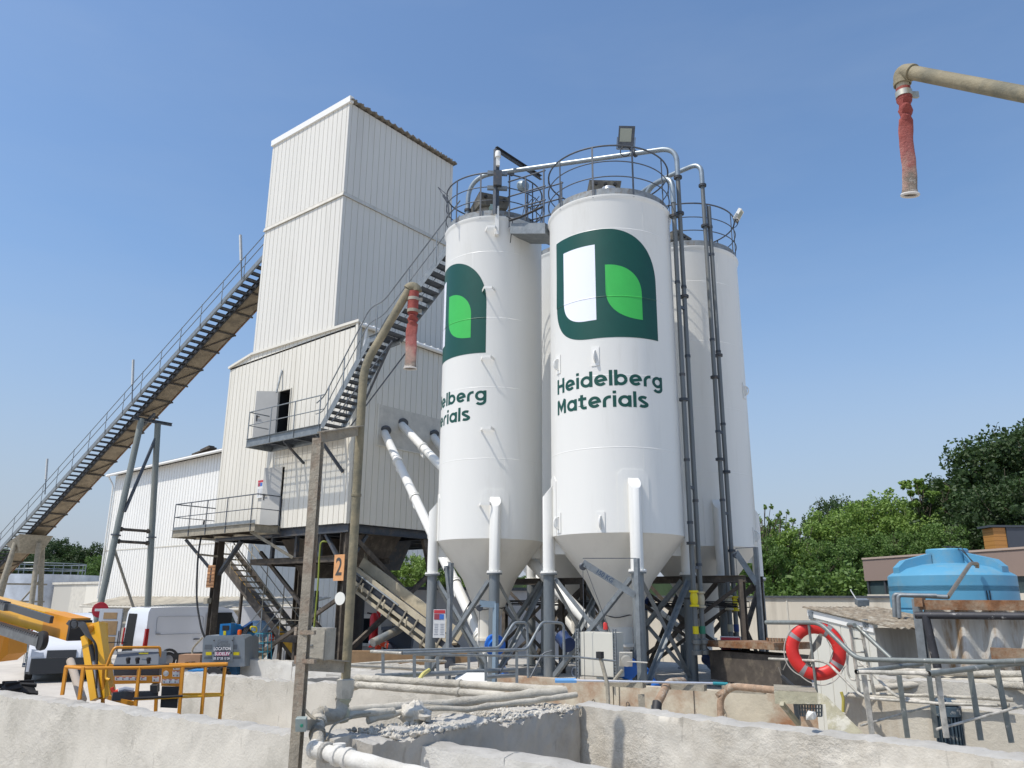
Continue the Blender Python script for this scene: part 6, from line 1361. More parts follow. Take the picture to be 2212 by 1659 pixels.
# continuing wall to the right of the platform
ra_, rb_ = PD(1822, 1506, 11.2), PD(2240, 1545, 10.3)
d_ = V((rb_.x-ra_.x, rb_.y-ra_.y, 0)).normalized(); n_ = V((d_.y, -d_.x, 0)); zz = (ra_.z+rb_.z)/2
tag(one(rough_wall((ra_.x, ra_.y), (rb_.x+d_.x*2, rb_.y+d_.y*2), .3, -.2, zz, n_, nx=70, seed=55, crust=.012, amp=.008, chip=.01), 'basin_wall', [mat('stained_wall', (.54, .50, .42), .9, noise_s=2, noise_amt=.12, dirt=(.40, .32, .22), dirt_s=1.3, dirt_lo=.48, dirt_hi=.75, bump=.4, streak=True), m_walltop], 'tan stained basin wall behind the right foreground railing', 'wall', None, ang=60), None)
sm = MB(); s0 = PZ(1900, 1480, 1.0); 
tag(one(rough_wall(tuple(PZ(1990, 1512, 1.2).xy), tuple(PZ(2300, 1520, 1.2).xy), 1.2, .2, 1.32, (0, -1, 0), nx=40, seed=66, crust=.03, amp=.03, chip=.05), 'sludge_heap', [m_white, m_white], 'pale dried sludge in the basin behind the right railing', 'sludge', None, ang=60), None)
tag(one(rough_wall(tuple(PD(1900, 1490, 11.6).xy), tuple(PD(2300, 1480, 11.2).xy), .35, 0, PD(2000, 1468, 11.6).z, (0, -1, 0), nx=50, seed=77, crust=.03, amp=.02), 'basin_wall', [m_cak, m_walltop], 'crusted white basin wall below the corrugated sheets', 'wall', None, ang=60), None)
cpipe('thin crusted pipe on the right basin rim, nearest', [PD(1830, 1503, 11.0), PD(1970, 1511, 10.7), PD(2180, 1523, 10.3)], .022, wob=.3)
cpipe('thin crusted pipe on the right basin rim, second', [PD(1832, 1498, 11.2), PD(2000, 1502, 10.9), PD(2190, 1512, 10.5)], .018, wob=.3)
cpipe('crusted pipe running below the corrugated wall, lower', [PD(1890, 1487, 11.4), PD(2060, 1470, 11.6), PD(2260, 1487, 11.0)], .04, wob=.25)
cpipe('crusted pipe running below the corrugated wall, middle', [PD(1940, 1462, 11.7), PD(2050, 1466, 11.7), PD(2260, 1474, 11.2)], .04, wob=.25)
cpipe('crusted pipe running below the corrugated wall, upper', [PD(1930, 1450, 11.8), PD(2260, 1458, 11.3)], .04, wob=.25)
# corrugated sheet pile wall
CWa = P5(1370, 610, 12.2); CWb = PY(2212, 1298, CWa.y); zt = CWa.z; zb_ = P5(1440, 1080, 12.0).z
CWt = thing('corrugated_wall', 'rusty white corrugated sheet wall with a dark pipe across, right edge', 'wall', V((CWa.x, CWa.y, zb_)))
d_ = V((CWb.x-CWa.x, CWb.y-CWa.y, 0)).normalized(); n_ = V((d_.y, -d_.x, 0)); Lc_ = 5.0; mb = MB(); n = 200
for k in range(n+1):
    s_ = Lc_*k/n; p = V((CWa.x, CWa.y, 0))+d_*s_+n_*(.085*math.sin(s_*2*math.pi/.36))-n_*.1
    p2 = p
    mb.v.append(V((p2.x, p2.y, zb_-.6))); mb.v.append(V((p2.x, p2.y, zt-.02)))
for k in range(n): mb.f.append([2*k, 2*k+2, 2*k+3, 2*k+1]); mb.mi.append(0)
mb.build('sheets', mat('rust_run_sheet', (.60, .585, .54), .8, noise_s=5, noise_amt=.12, dirt=(.27, .15, .05), dirt_s=2.1, dirt_lo=.47, dirt_hi=.64, bump=.3, stretch=(2.0, 2.0, .35)), CWt, ang=60)
fr = MB(); A = V((CWa.x, CWa.y, 0)); fr.ob(A+d_*Lc_/2+n_*.0+V((0, 0, zt+.0)), d_*Lc_/2, n_*.09, V((0, 0, .025))); fr.ob(A+d_*Lc_/2+n_*.085+V((0, 0, zt-.05)), d_*Lc_/2, n_*.012, V((0, 0, .05)))
fr.ob(A+n_*.05+V((0, 0, (zt+zb_)/2+.35)), d_*.05, n_*.1, V((0, 0, (zt-zb_)/2-.3))); fr.build('top_frame', m_rust, CWt)
dk = MB(); z_ = P5(1500, 722, 12).z; dk.tube([A-d_*.05+n_*.17+V((0, 0, z_)), A+d_*Lc_+n_*.17+V((0, 0, z_+.03))], .045, 12); dk.tube([A+d_*.07+n_*.17+V((0, 0, z_)), A+d_*.14+n_*.19+V((0, 0, zb_-.1))], .05, 10); dk.build('dark_pipe', mat('tar_pipe', (.03, .03, .035), .6, noise_s=8, noise_amt=.4, dirt=(.45, .43, .40), dirt_s=9, dirt_lo=.60, dirt_hi=.68), CWt)
bx = MB(); q = A+d_*.95+n_*.12; bx.ob(V((q.x, q.y, zb_+.07)), d_*.20, n_*.02, V((0, 0, .10))); bx.build('hatch', m_rust, CWt)
st = MB(); q = P5(1335, 600, 12.3); st.ibeam(V((q.x, q.y, .8)), q+V((0, 0, .02)), .10, .12, .012); st.build('end_post', m_galv, CWt)
# blue water tank
TC = PD(2053, 1250, 16.2); TR = 1.0; tb = V((TC.x, TC.y, 0)); BT = thing('water_tank', 'large light blue plastic water tank with a domed top and neck', 'tank', (TC.x, TC.y, .9))
zT = PD(2053, 1237, 15).z; m_tank = mat('tank_blue', (.095, .30, .45), .42, noise_s=1.5, noise_amt=.06, dirt=(.24, .32, .33), dirt_s=2.6, dirt_lo=.5, dirt_hi=.85)
pr = [(0, .9), (TR, .9)]
zz = .95
while zz < zT-.34: pr += [(TR, zz), (TR, zz+.30), (TR-.025, zz+.315), (TR-.025, zz+.33), (TR, zz+.345)]; zz += .36
pr += [(TR, zT-.28), (TR-.02, zT-.27), (TR-.02, zT-.25), (TR, zT-.24), (TR, zT-.03), (TR-.03, zT), (TR*.8, zT+.10), (TR*.52, zT+.17), (TR*.34, zT+.19), (TR*.335, zT+.42), (TR*.32, zT+.44), (0, zT+.44)]
MB().lathe(pr, tb, 72).build('body', m_tank, BT, ang=35)
for a in (camaz((TC.x, TC.y))-62, camaz((TC.x, TC.y))+62, camaz((TC.x, TC.y))+180):
    e = V((math.cos(rad(a)), math.sin(rad(a)), 0)); t_ = V((-e.y, e.x, 0)); 
    MB().prism([(.34*TR, zT+.36), (.34*TR, zT+.1), (.93*TR, zT-.0), (.93*TR, zT+.12), (.80*TR, zT+.24)], tb-t_*.11, e, V((0, 0, 1)), t_*.22).build('shoulder_rib', m_tank, BT)
fe = V((math.cos(rad(camaz((TC.x, TC.y))+32)), math.sin(rad(camaz((TC.x, TC.y))+32)), 0)); ft = V((-fe.y, fe.x, 0)); q = tb+fe*(TR-.06)
MB().tube([q+ft*.38*math.cos(rad(a))+V((0, 0, zT-.86+.30*math.sin(rad(a)))) for a in range(0, 181, 12)], .10, 10).build('moulded_arch', m_tank, BT)
for k in range(2): MB().tube([tb+V((0, 0, zT+.5))-fe*.1, tb+fe*.43+V((0, 0, zT+.45-.05*k)), tb+fe*(TR*.72)+ft*(.0+.04*k)+V((0, 0, zT+.13)), tb+fe*(TR+.01)+ft*(-.05+.05*k)+V((0, 0, zT-.3)), tb+fe*(TR+.01)+ft*(-.02+.02*k)+V((0, 0, zT-1.0))], .008, 5).build('cable', m_black, BT)
OP = thing('overflow_pipe', 'bent brownish steel pipe dipping from the blue tank top to the corrugated wall', 'pipe', P5(1600, 570, 13.5))
MB().tube(fillet([P5(1830, 335, 15.2), P5(1832, 298, 15.2), P5(1775, 298, 15.0), P5(1590, 572, 13.2)], .06), .03, 10).build('tube', mat('bronze_pipe', (.26, .20, .13), .4, metal=.5, noise_s=8, noise_amt=.2), OP)
MB().tube(fillet([P5(1590, 572, 13.2), P5(1150, 550, 13.2), P5(1160, 740, 13.2)], .05), .034, 10).build('tube', m_galv, OP)
MB().tube(fillet([P5(1500, 560, 13.1), P5(1185, 556, 13.1), P5(1195, 740, 13.1)], .05), .03, 10).build('tube', m_galv, OP)
# camera mast behind the hut
CMs = thing('camera_mast', 'small grey mast with a camera box and whip aerial behind the hut', 'mast', P5(885, 700, 15.5))
MB().tube([P5(885, 760, 15.5)-V((0, 0, 1.6)), P5(885, 630, 15.5)], .07, 12).build('mast', m_galv, CMs)
MB().ob(P5(890, 612, 15.4), CR*.10, FWD*.06, CU*.05).build('camera_box', m_galv, CMs); MB().tube([P5(850, 600, 15.4), P5(800, 520, 15.4), P5(798, 508, 15.4)], .01, 5).build('aerial', m_silo, CMs)
# brown office building, right background
a, b = PD(1863, 1210, 40), PD(2212, 1185, 34)
d_ = V((b.x-a.x, b.y-a.y, 0)).normalized(); n_ = V((d_.y, -d_.x, 0)); BB = thing('office_building', 'flat roofed taupe office building with a strip of windows behind the blue tank', 'building', (a.x, a.y, 0))
zt = (a.z+b.z)/2; zf = PD(1868, 1255, 40).z; zw = 3.35-.1; A = V((a.x, a.y, 0)); B_ = A+d_*16
m_taupe = mat('taupe_fascia', (.27, .20, .165), .6, noise_s=.5, noise_amt=.03)
wallbox(A, B_, 10, zf, zt, n_).build('fascia', m_taupe, BB); wallbox(A+n_*.04, B_+n_*.04, 10.1, zt+.002, zt+.08, n_).build('roof_edge', mat('pale_edge', (.42, .33, .27), .6), BB)
zlow = PD(1868, 1284, 40).z; wallbox(A-n_*.12, B_-n_*.12, 9.5, zlow, zf-.002, n_).build('window_band', mat('office_glass', (.05, .075, .08), .12, noise_s=.8, noise_amt=.4), BB)
wallbox(A-n_*.05, B_-n_*.05, 9.6, 0, zlow-.002, n_).build('lower_wall', m_render, BB)
for k in range(14): 
    p = A+d_*(.12+1.05*k)-n_*.1; MB().ob(V((p.x, p.y, (zf+zlow)/2)), d_*.05, n_*.05, V((0, 0, (zf-zlow)/2))).build('mullion', mat('dark_mullion', (.05, .055, .06), .5), BB)
# orange and slate container further back
q = PD(2137, 1165, 46); CT = thing('container', 'dark slate container with an orange end on the far right, above the office roof', 'container', (q.x, q.y, 4))
zt_, zb_2 = PD(2140, 1141, 46).z, PD(2140, 1188, 46).z; d_ = V((CR.x, CR.y, 0)).normalized(); n_ = V((FWD.x, FWD.y, 0)).normalized(); q = V((q.x, q.y, 0))
MB().ob(q+d_*5.0+V((0, 0, (zt_+zb_2)/2-.5)), d_*4.4, n_*.5, V((0, 0, (zt_-zb_2)/2+.5))).build('body', mat('slate', (.055, .065, .08), .6), CT)
ce = MB()
for k in range(5): ce.ob(q+d_*.28+V((0, 0, zb_2+.1+(zt_-zb_2)/5*k)), d_*.30, n_*.45, V((0, 0, (zt_-zb_2)/10.5)))
ce.build('ribbed_end', mat('container_orange', (.42, .20, .05), .5), CT); MB().ob(q+d_*4.8+V((0, 0, zt_+.06)), d_*5.0, n_*.55, V((0, 0, .05))).build('roof', mat('slate2', (.05, .06, .07), .5), CT)
# odds and ends along the rusty wall
BRs = thing('pool_brush', 'blue brush on a long silver telescopic pole lying along the rusty wall', 'brush', PD(1230, 1478, 13.2)); a, b = at_wall(1252, .08, 1.50), at_wall(1545, .08, 1.44)
a = PD(1240, 1470, 13.4); b = PD(1540, 1476, 13.4)
MB().tube([a, b], .018, 10).build('pole', mat('pole_alu', (.62, .63, .66), .3, metal=.7), BRs); MB().tube([b, PD(1572, 1477.5, 13.4)], .024, 10).build('grip', mat('teal_grip', (.01, .22, .26), .5), BRs)
MB().ob(PD(1222, 1470, 13.4), CR*.17, V((0, 0, .018)), FWD*.05).build('head', mat('brush_blue', (.12, .30, .55), .7), BRs)
SP = thing('sensor_pole', 'slanted grey pole with a small black sensor in front of the cabinet', 'pole', PD(1313, 1516, 13.0)); MB().tube([PD(1297, 1420, 13.1), PD(1312, 1478, 13.0), PD(1314, 1525, 12.9)], .032, 10).build('pole', m_dust, SP); MB().ob(PD(1296, 1415, 13.1), V((.045, 0, 0)), V((0, .045, 0)), V((0, 0, .05))).build('sensor', m_black, SP)
m_rp = mat('rust_pipe', (.34, .23, .15), .75, noise_s=7, noise_amt=.3, dirt=(.50, .45, .36), dirt_s=5, dirt_lo=.5, dirt_hi=.65, bump=.5, bump_s=30)
q = thing('wall_pipe', 'elbowed rusty pipe with a black hose dropping over the rusty wall', 'pipe', PD(1425, 1520, 13.2)); MB().tube(fillet([PD(1475, 1472, 14.1), PD(1443, 1474, 13.6), PD(1428, 1505, 13.2), PD(1420, 1520, 13.2)], .18), .065, 14).build('elbow', m_rp, q)
MB().tube([PD(1420, 1517, 13.2), PD(1414, 1565, 13.0)], .075, 14).build('hose', m_black, q); MB().lathe([(.078, 0), (.082, .01), (.082, .05), (.078, .06)], PD(1418, 1533, 13.2), 16).build('hose_band', m_galv, q)
q = thing('wall_pipe', 'long tan pipe on the wall top bending down into a grey drop pipe', 'pipe', PD(1558, 1560, 12.8)); MB().tube(fillet([PD(1708, 1494, 12.0), PD(1580, 1482, 12.7), PD(1555, 1506, 12.8), PD(1558, 1575, 12.7)], .15), .05, 14).build('tube', m_rp, q)
for p in (PD(1556, 1498, 12.8), PD(1572, 1485, 12.75)): MB().lathe([(.05, -.03), (.072, -.03), (.072, .03), (.05, .03)], p, 14, axis=(.6, 0, -.8)).build('clamp', m_rp, q)
for u, w_, lb in ((1335, 60, 'left'), (1465, 70, 'middle'), (1592, 70, 'right')): 
    p = PD(u+15, 1477+(u-1335)*.05, 13.5); tag(one(MB().beam(p-dw*.32, p+dw*.32, .16, .09), 'steel_offcut', m_dust, {'left': 'small rusty bar lying on the wall below the cabinet', 'middle': 'short dusty channel lying on the wall top beside the rusty elbow', 'right': 'short dusty channel lying on the wall top left of the tan pipe'}[lb], 'offcut'), None)
tag(one(MB().beam(PD(1385, 1500, 13.4), PD(1388, 1560, 13.3), .10, .04), 'wall_bracket', m_dust, 'grey flat bar fixed down the face of the rusty wall', 'bracket'), None)
hz_ = MB()
for k in range(6): hz_.tube([PD(1688+k*2.4, 1446, 17.5), PD(1686+k*2.6, 1475+k % 3, 17.4), PD(1692+k*2, 1488, 17.4)], .02, 6)
tag(one(hz_, 'hose_bundle', m_black, 'bundle of black hoses hanging right of the silo legs', 'hoses'), None)
tag(one(MB().tube(fillet([PD(1690, 1462, 15), PD(1720, 1490, 14.5), PD(1765, 1500, 14)], .5), .035, 8), 'cable', m_black, 'thick black cable sagging behind the lifebuoy rail', 'cable'), None)
# rusty trough / crates behind the ring
CT2 = thing('steel_trough', 'rust edged steel trough with a row of upright pins behind the silo legs', 'trough', PD(1700, 1420, 19)); a, b = PD(1562, 1387, 19.0), PD(1715, 1393, 17.5)
MB().beam(V((a.x, a.y, 1.5)), V((b.x, b.y, 1.5)), .8, .6).build('body', m_steelb, CT2); MB().beam(a-V((0, 0, .02)), b-V((0, 0, .02)), 1.05, .13).build('rim', m_rust, CT2)
for k in range(9): p = lerp(a, b, .66+.038*k); MB().beam(p-V((0, 0, .12)), p+V((0, 0, .12)), .04, .04).build('pin', m_rust, CT2)
# ---------------------------------------------------------------- middle railings
def P3(x, y, d): return PD(*z3(x, y), d)
MR = thing('basin_railing', 'pale grey basin railing with two bent up ends in front of the silo legs', 'railing', P3(1100, 1240, 14.6))
r1p = [P3(438, 972, 13.6), P3(1690, 938, 15.0), P3(1840, 688, 15.3), P3(1965, 690, 15.6), P3(1975, 960, 15.6), P3(1978, 1230, 15.6)]
r2p = [P3(742, 990, 12.9), P3(1965, 953, 14.4), P3(2110, 686, 14.7), P3(2240, 688, 15.0), P3(2325, 700, 15.2), P3(2330, 1100, 15.2)]
for r_ in (r1p, r2p): openpipe(MR, fillet(r_, .10), .025, m_galv)
MB().tube([r1p[0], r2p[0]], .022, 10).build('end_rail', m_rail2, MR)
MB().tube([P3(870, 1005, 13.2), P3(2400, 1022, 15.2)], .018, 8).build('mid_rail', m_galv, MR); MB().tube([P3(2400, 1022, 15.2), PD(1330, 1428, 15.4)], .018, 8).build('mid_rail', m_galv, MR)
for xa, ya, yb, d in ((555, 990, 1240, 13.8), (1090, 975, 1260, 14.4), (1395, 965, 1275, 14.8), (862, 1005, 1330, 13.1), (1562, 990, 1260, 14.0), (1865, 975, 1380, 14.3)):
    MB().beam(P3(xa, ya, d), P3(xa+2, yb, d), .05, .02, up=-FWD).build('post', m_galv, MR)
MB().tube(fillet([P3(1590, 1225, 15), P3(1670, 1220, 15), P3(1840, 960, 15.2)], .1), .014, 8).build('brace', m_galvd, MR); MB().tube(fillet([P3(2000, 1225, 14.8), P3(2120, 990, 15), P3(2210, 968, 15)], .1), .014, 8).build('brace', m_galvd, MR)
for lb, pts, r in (('grey pipe crossing under the middle railing, upper', [P3(490, 1215, 12.9), P3(1080, 1190, 13.9), P3(1840, 1150, 15.4)], .04), ('grey pipe crossing under the middle railing, lower', [P3(1230, 1245, 14.2), P3(1850, 1205, 15.2)], .035), ('thin crusted pipe on the basin rim under the feeder', [P3(220, 1105, 14.5), P3(600, 1075, 15), P3(900, 1060, 15.4), P3(1170, 1068, 16)], .025), ('thin grey pipe on the basin rim beside the post', [P3(230, 1110, 13.9), P3(700, 1135, 14.6), P3(960, 1150, 15)], .03)): cpipe(lb, pts, r, m_=m_galv if r > .03 else None, wob=.1)
yb_ = MB().tube(fillet([P3(885, 1300, 13.2), P3(915, 1240, 13.3), P3(950, 1190, 13.5), P3(1005, 1155, 13.8)], .1), .032, 8); tag(one(yb_, 'yellow_hose', mat('pale_yellow', (.62, .55, .18), .6), 'pale yellow hose draped over the basin edge behind the railing', 'hose'), None)
tag(one(MB().ob(P3(1420, 1235, 14.2), CR*.27, FWD*.18+CU*.02, V((0, 0, .01))+CR*.0), 'white_sheet', m_panel2, 'small white sheet lying askew behind the basin railing', 'sheet'), None)
vb = MB(); vb.tube(fillet([P3(1215, 1140, 14.8), P3(1340, 1130, 15.0), P3(1470, 1160, 15)], .1), .045, 10); tag(one(vb, 'pipe_union', m_cpipe, 'crusted pipe union near the silo foot behind the railing', 'pipe'), None)

# submersible pump motor and a lump on the near wall
q = P5(1585, 1520, 10.6); PM = thing('pump_motor', 'blue grey finned pump motor spattered with cement behind the near railing', 'pump', q-V((0, 0, .6)))
m_pm = mat('pump_blue_grey', (.055, .085, .11), .5, noise_s=12, noise_amt=.2, dirt=(.45, .44, .40), dirt_s=9, dirt_lo=.58, dirt_hi=.66)
MB().lathe([(.0, .16), (.10, .155), (.13, .13), (.13, .09), (.115, .08)], q, 24).build('cap', m_pm, PM)
MB().lathe([(.12, .08), (.145, .07), (.145, -.02), (.12, -.03)], q, 24).build('head', m_pm, PM)
fn_b = MB(); fn_b.lathe([(.105, -.02), (.105, -.5)], q, 24)
for k in range(22):
    a = rad(k*16.4); e = V((math.cos(a), math.sin(a), 0)); fn_b.ob(q+e*.12-V((0, 0, .26)), e*.018, V((-e.y, e.x, 0))*.004, V((0, 0, .24)))
fn_b.build('finned_body', m_pm, PM)
lm = MB(); lump(lm, PD(1752, 1546, 8.7), .06, random.Random(3)); tag(one(lm, 'cement_lump', m_white, 'small white lump standing on the near crusted wall before the grating', 'lump', 'lumps of set cement', smooth=False), None)
# ================================================================ VEHICLES, MACHINES, PEOPLE
def z1c(x, y): return (x*.2451, 1138.5+y*.2451)
def z2c(x, y): return (379.5+x*.17157, 1192.7+y*.17157)
def P1(x, y, d): return PD(*z1c(x, y), d)
def P2(x, y, d): return PD(*z2c(x, y), d)
m_vw = mat('van_white', (.70, .71, .73), .25, coat=.5)
m_bump = mat('van_plastic', (.03, .032, .035), .6); m_glass = mat('vehicle_glass', (.02, .04, .038), .08); m_tyre = mat('tyre', (.018, .018, .019), .85, noise_s=20, noise_amt=.3); m_rimm = mat('wheel_rim', (.3, .3, .31), .4, metal=.5)
m_tail = mat('tail_red', (.35, .01, .01), .2); m_head = mat('headlamp', (.35, .37, .4), .1, metal=.3)
def make_van(label, rear, dirv, L=6.1, opened=True, H=2.48, Wd=2.0):
    """panel van: origin at the visible side's rear corner, dirv = towards the nose, body extends away from the camera"""
    rear = V((rear.x, rear.y, 0)); d = V(dirv).normalized(); w_ = V((-d.y, d.x, 0))
    if w_.dot(rear) < 0: w_ = -w_
    o = thing('panel_van', label, 'van', rear+d*L/2+w_*Wd/2)
    P = lambda x, y, z: rear+d*x+w_*y+V((0, 0, z))
    prof = [(0, .42), (-.02, 1.1), (.03, H-.22), (.12, H-.04), (1.2, H), (L-2.1, H), (L-1.55, H-.12), (L-.95, 1.62), (L-.35, 1.28), (L-.08, 1.05), (L, .78), (L-.03, .38)]
    B_ = MB(); ys = [(0, .0), (.0, .10), (.10, .0)]
    secs = []
    # cross sections inset near the roof for tumblehome
    def pt(x, z, y, side):
        ins = .11*max(0, (z-1.1)/(H-1.1))**2
        return P(x, ins+y if side == 0 else Wd-ins-y, z)
    n = len(prof); A = [pt(x, z, 0, 0) for x, z in prof]; C_ = [pt(x, z, 0, 1) for x, z in prof]
    A2 = [pt(min(max(x, .06), L-.06), min(z, H-.04), -.0, 0) for x, z in prof]
    B_.faces(A+C_, [list(range(n)), list(range(n, 2*n))[::-1]]+[[k, n+k, n+(k+1) % n, (k+1) % n] for k in range(n)])
    bo = B_.build('body', m_vw, o, ang=50)
    # lower sills and bumpers
    s_ = MB(); s_.hexa([P(.1, -.02, .36), P(L-.2, -.02, .36), P(L-.2, Wd+.02, .36), P(.1, Wd+.02, .36), P(.1, -.02, .62), P(L-.2, -.02, .62), P(L-.2, Wd+.02, .62), P(.1, Wd+.02, .62)]); s_.build('sill', m_bump, o)
    b_ = MB(); b_.hexa([P(L-.4, -.03, .30), P(L+.08, .12, .30), P(L+.08, Wd-.12, .30), P(L-.4, Wd+.03, .30), P(L-.35, -.03, .85), P(L+.05, .12, .80), P(L+.05, Wd-.12, .80), P(L-.35, Wd+.03, .85)]); b_.build('front_bumper', m_bump, o)
    b_ = MB(); b_.hexa([P(-.08, .0, .36), P(.1, -.02, .36), P(.1, Wd+.02, .36), P(-.08, Wd, .36), P(-.08, 0, .60), P(.1, -.02, .60), P(.1, Wd+.02, .60), P(-.08, Wd, .60)]); b_.build('rear_bumper', m_bump, o)
    g = MB(); g.faces([P(L-1.50, .22, H-.20), P(L-.98, .12, 1.66), P(L-.98, Wd-.12, 1.66), P(L-1.50, Wd-.22, H-.20)], [(0, 1, 2, 3)]); 
    nn = (g.v[1]-g.v[0]).cross(g.v[3]-g.v[0]).normalized(); nn = nn if nn.z > 0 else -nn; g.v = [v+nn*.025 for v in g.v]; g.build('windscreen', m_glass, o)
    sw = MB(); sw.q([P(L-2.2, -.0, 1.50)-w_*-.03, P(L-1.2, -.0, 1.50)+w_*.03, P(L-1.58, .0, 2.12)+w_*.065, P(L-2.15, .0, 2.12)+w_*.065]); sw.v = [v-w_*.012 for v in sw.v]; sw.build('side_window', m_glass, o)
    gr = MB(); gr.hexa([P(L-.03, .55, .82), P(L+.03, .55, .82), P(L+.03, Wd-.55, .82), P(L-.03, Wd-.55, .82), P(L-.25, .55, 1.06), P(L-.04, .55, 1.06), P(L-.04, Wd-.55, 1.06), P(L-.25, Wd-.55, 1.06)]); gr.build('grille', m_bump, o)
    for y0, y1 in ((.03, .45), (Wd-.45, Wd-.03)):
        h_ = MB(); h_.hexa([P(L-.15, y0, .86), P(L+.01, y0+.05, .86), P(L+.01, y1, .86), P(L-.15, y1, .86), P(L-.45, y0, 1.17), P(L-.10, y0+.05, 1.10), P(L-.10, y1, 1.06), P(L-.4, y1, 1.1)]); h_.build('headlight', m_head, o)
        t_ = MB(); yy = -.012 if y0 < .5 else Wd-.10; t_.hexa([P(-.045, yy, .95), P(.10, yy, .95), P(.10, yy+.112, .95), P(-.045, yy+.112, .95), P(-.025, yy+.0, 1.62), P(.10, yy, 1.62), P(.10, yy+.112, 1.62), P(-.025, yy+.112, 1.62)]); t_.build('tail_light', m_tail, o)
    for x in (1.05, L-1.05):
        for y, sg in ((.10, -1), (Wd-.10, 1)):
            wh = MB().lathe([(.0, -.12), (.24, -.12), (.34, -.10), (.345, 0), (.34, .10), (.24, .12), (0, .12)], P(x, y, .345), 26, axis=w_).build('wheel', m_tyre, o)
            MB().lathe([(0, -.02), (.20, -.012), (.22, 0)], P(x, y+sg*.115, .345), 20, axis=w_*-sg if False else w_).build('rim', m_rimm, wh)
            if sg < 0: MB().lathe([(.36, 0), (.46, 0)], P(x, -.012, .36), 20, axis=w_).build('wheel_arch', m_bump, o)
    mi = MB(); mi.ob(P(L-1.35, -.17, 1.62), d*.05, w_*.1, V((0, 0, .17))); mi.ob(P(L-1.35, Wd+.17, 1.62), d*.05, w_*.1, V((0, 0, .17))); mi.build('mirror', m_bump, o)
    if opened:
        q = MB(); q.q([P(3.35, -.0, .62), P(4.35, 0, .62), P(4.35, 0, 2.30), P(3.35, 0, 2.30)]); 
        q = MB(); q.ob(P(3.2, .09, 1.42), d*.56, w_*.13, V((0, 0, .82))); q.build('side_opening', m_dark, o)
        # recessed panel line and handle
        pn = MB()
        fr_ = fillet([P(.4, .0, 1.38), P(.4, .045, 2.10), P(2.45, .045, 2.10), P(2.45, .0, 1.38), P(.4, .0, 1.38), P(.4, .01, 1.5)], .12)
        pn.tube([p-w_*.006 for p in fr_], .012, 5); pn.tube([P(2.56, -.004, .65), P(2.56, .05, 2.2)], .008, 5); pn.ob(P(.5, -.01, 1.42), d*.09, w_*.01, V((0, 0, .025))); pn.build('panel_pressing', mat('van_shadow', (.35, .36, .38), .4), o)
        MB().ob(P(2.2, -.025, 1.16), d*.13, w_*.02, V((0, 0, .022))).build('handle', m_bump, o)
        MB().q([P(-.03, .12, .62), P(-.03, Wd-.12, .62), P(.0, Wd-.2, 2.22), P(.0, .2, 2.22)]).build('rear_opening', m_dark, o) if False else None
        rd = MB(); rd.q([P(-.028, 1.02, .64), P(-.028, Wd-.12, .64), P(.03, Wd-.22, 2.2), P(.03, 1.02, 2.2)]); rd.v = [v-d*.02 for v in rd.v]; rd.build('rear_opening', m_dark, o)
        # far rear door swung wide open with wooden lining
        hp_ = P(-.06, Wd+.02, 0); dd = (-V((CR.x, CR.y, 0))+d*.1).normalized(); fn_ = V((-dd.y, dd.x, 0)); fn_ = fn_ if fn_.dot(FWD) < 0 else -fn_
        dl_ = MB(); dl_.ob(hp_+dd*.60+V((0, 0, 1.46)), dd*.50, fn_*.035, V((0, 0, .93))); lo = dl_.build('rear_door', mat('van_inner', (.42, .44, .47), .5), o)
        for zc_, hz, wz_ in ((2.10, .13, .30), (1.60, .28, .36), (.95, .30, .34)): MB().ob(hp_+dd*.60+fn_*.04+V((0, 0, zc_)), dd*wz_, fn_*.008, V((0, 0, hz))).build('wood_lining', mat('plywood', (.30, .19, .09), .7, noise_s=8, noise_amt=.15), lo)
        dn = MB(); dn.ob(P(-.32, .10, 1.42), d*.30, w_*.03, V((0, 0, .92))); dn.build('rear_door', m_vw, o) if False else None
        rk = MB(); rk.tube([P(-.35, 1.7, .7), P(-.35, 1.7, 1.5)], .02, 6); rk.tube([P(-.9, 1.8, 1.05), P(0, 1.6, 1.05)], .02, 6); rk.build('rack_bar', m_black, o)
    return o
rearA = PD(309, 1425, 37.0); noseA = rearA+V((.03, 1.0, 0))
make_van('white panel van with its rear door and side door wide open beside the plant leg', rearA, noseA-rearA, L=5.4)
nb_ = PD(57, 1440, 33.0); db_ = V((.93, -.36, 0)).normalized()
make_van('white van with a black bumper mostly hidden behind the yellow machine at the left edge', nb_-db_*5.2, db_, L=5.2, opened=False, H=2.25)
nc_ = PD(79, 1428, 39.0)
make_van('white van parked behind the first one at the far left beside the caged pallet', nc_-db_*5.2, db_, L=5.2, opened=False, H=1.95)
# caged pallet
CG = thing('caged_pallet', 'grey caged pallet load standing behind the far left vans', 'pallet', PD(98, 1403, 41))
c = PD(98, 1403, 41); c = V((c.x, c.y, 0)); mb = MB(); mb.ob(c+V((0, 0, .95)), CR*.52, V((-CR.y, CR.x, 0))*.5, V((0, 0, .75))); mb.build('load', mat('wrapped_grey', (.22, .25, .25), .5, noise_s=3, noise_amt=.2), CG)
g = MB()
for k in range(7): g.tube([c+CR*(-.55+.18*k)-FWD*.55+V((0, 0, .2)), c+CR*(-.55+.18*k)-FWD*.55+V((0, 0, 1.7))], .012, 4)
for k in range(6): g.tube([c-CR*.55-FWD*.55+V((0, 0, .2+.29*k)), c+CR*.55-FWD*.55+V((0, 0, .2+.29*k))], .012, 4)
g.build('cage', m_galv, CG); MB().ob(c+V((0, 0, .09)), CR*.6, V((-CR.y, CR.x, 0))*.5, V((0, 0, .08))).build('pallet', mat('pallet_blue', (.03, .05, .09), .7), CG)
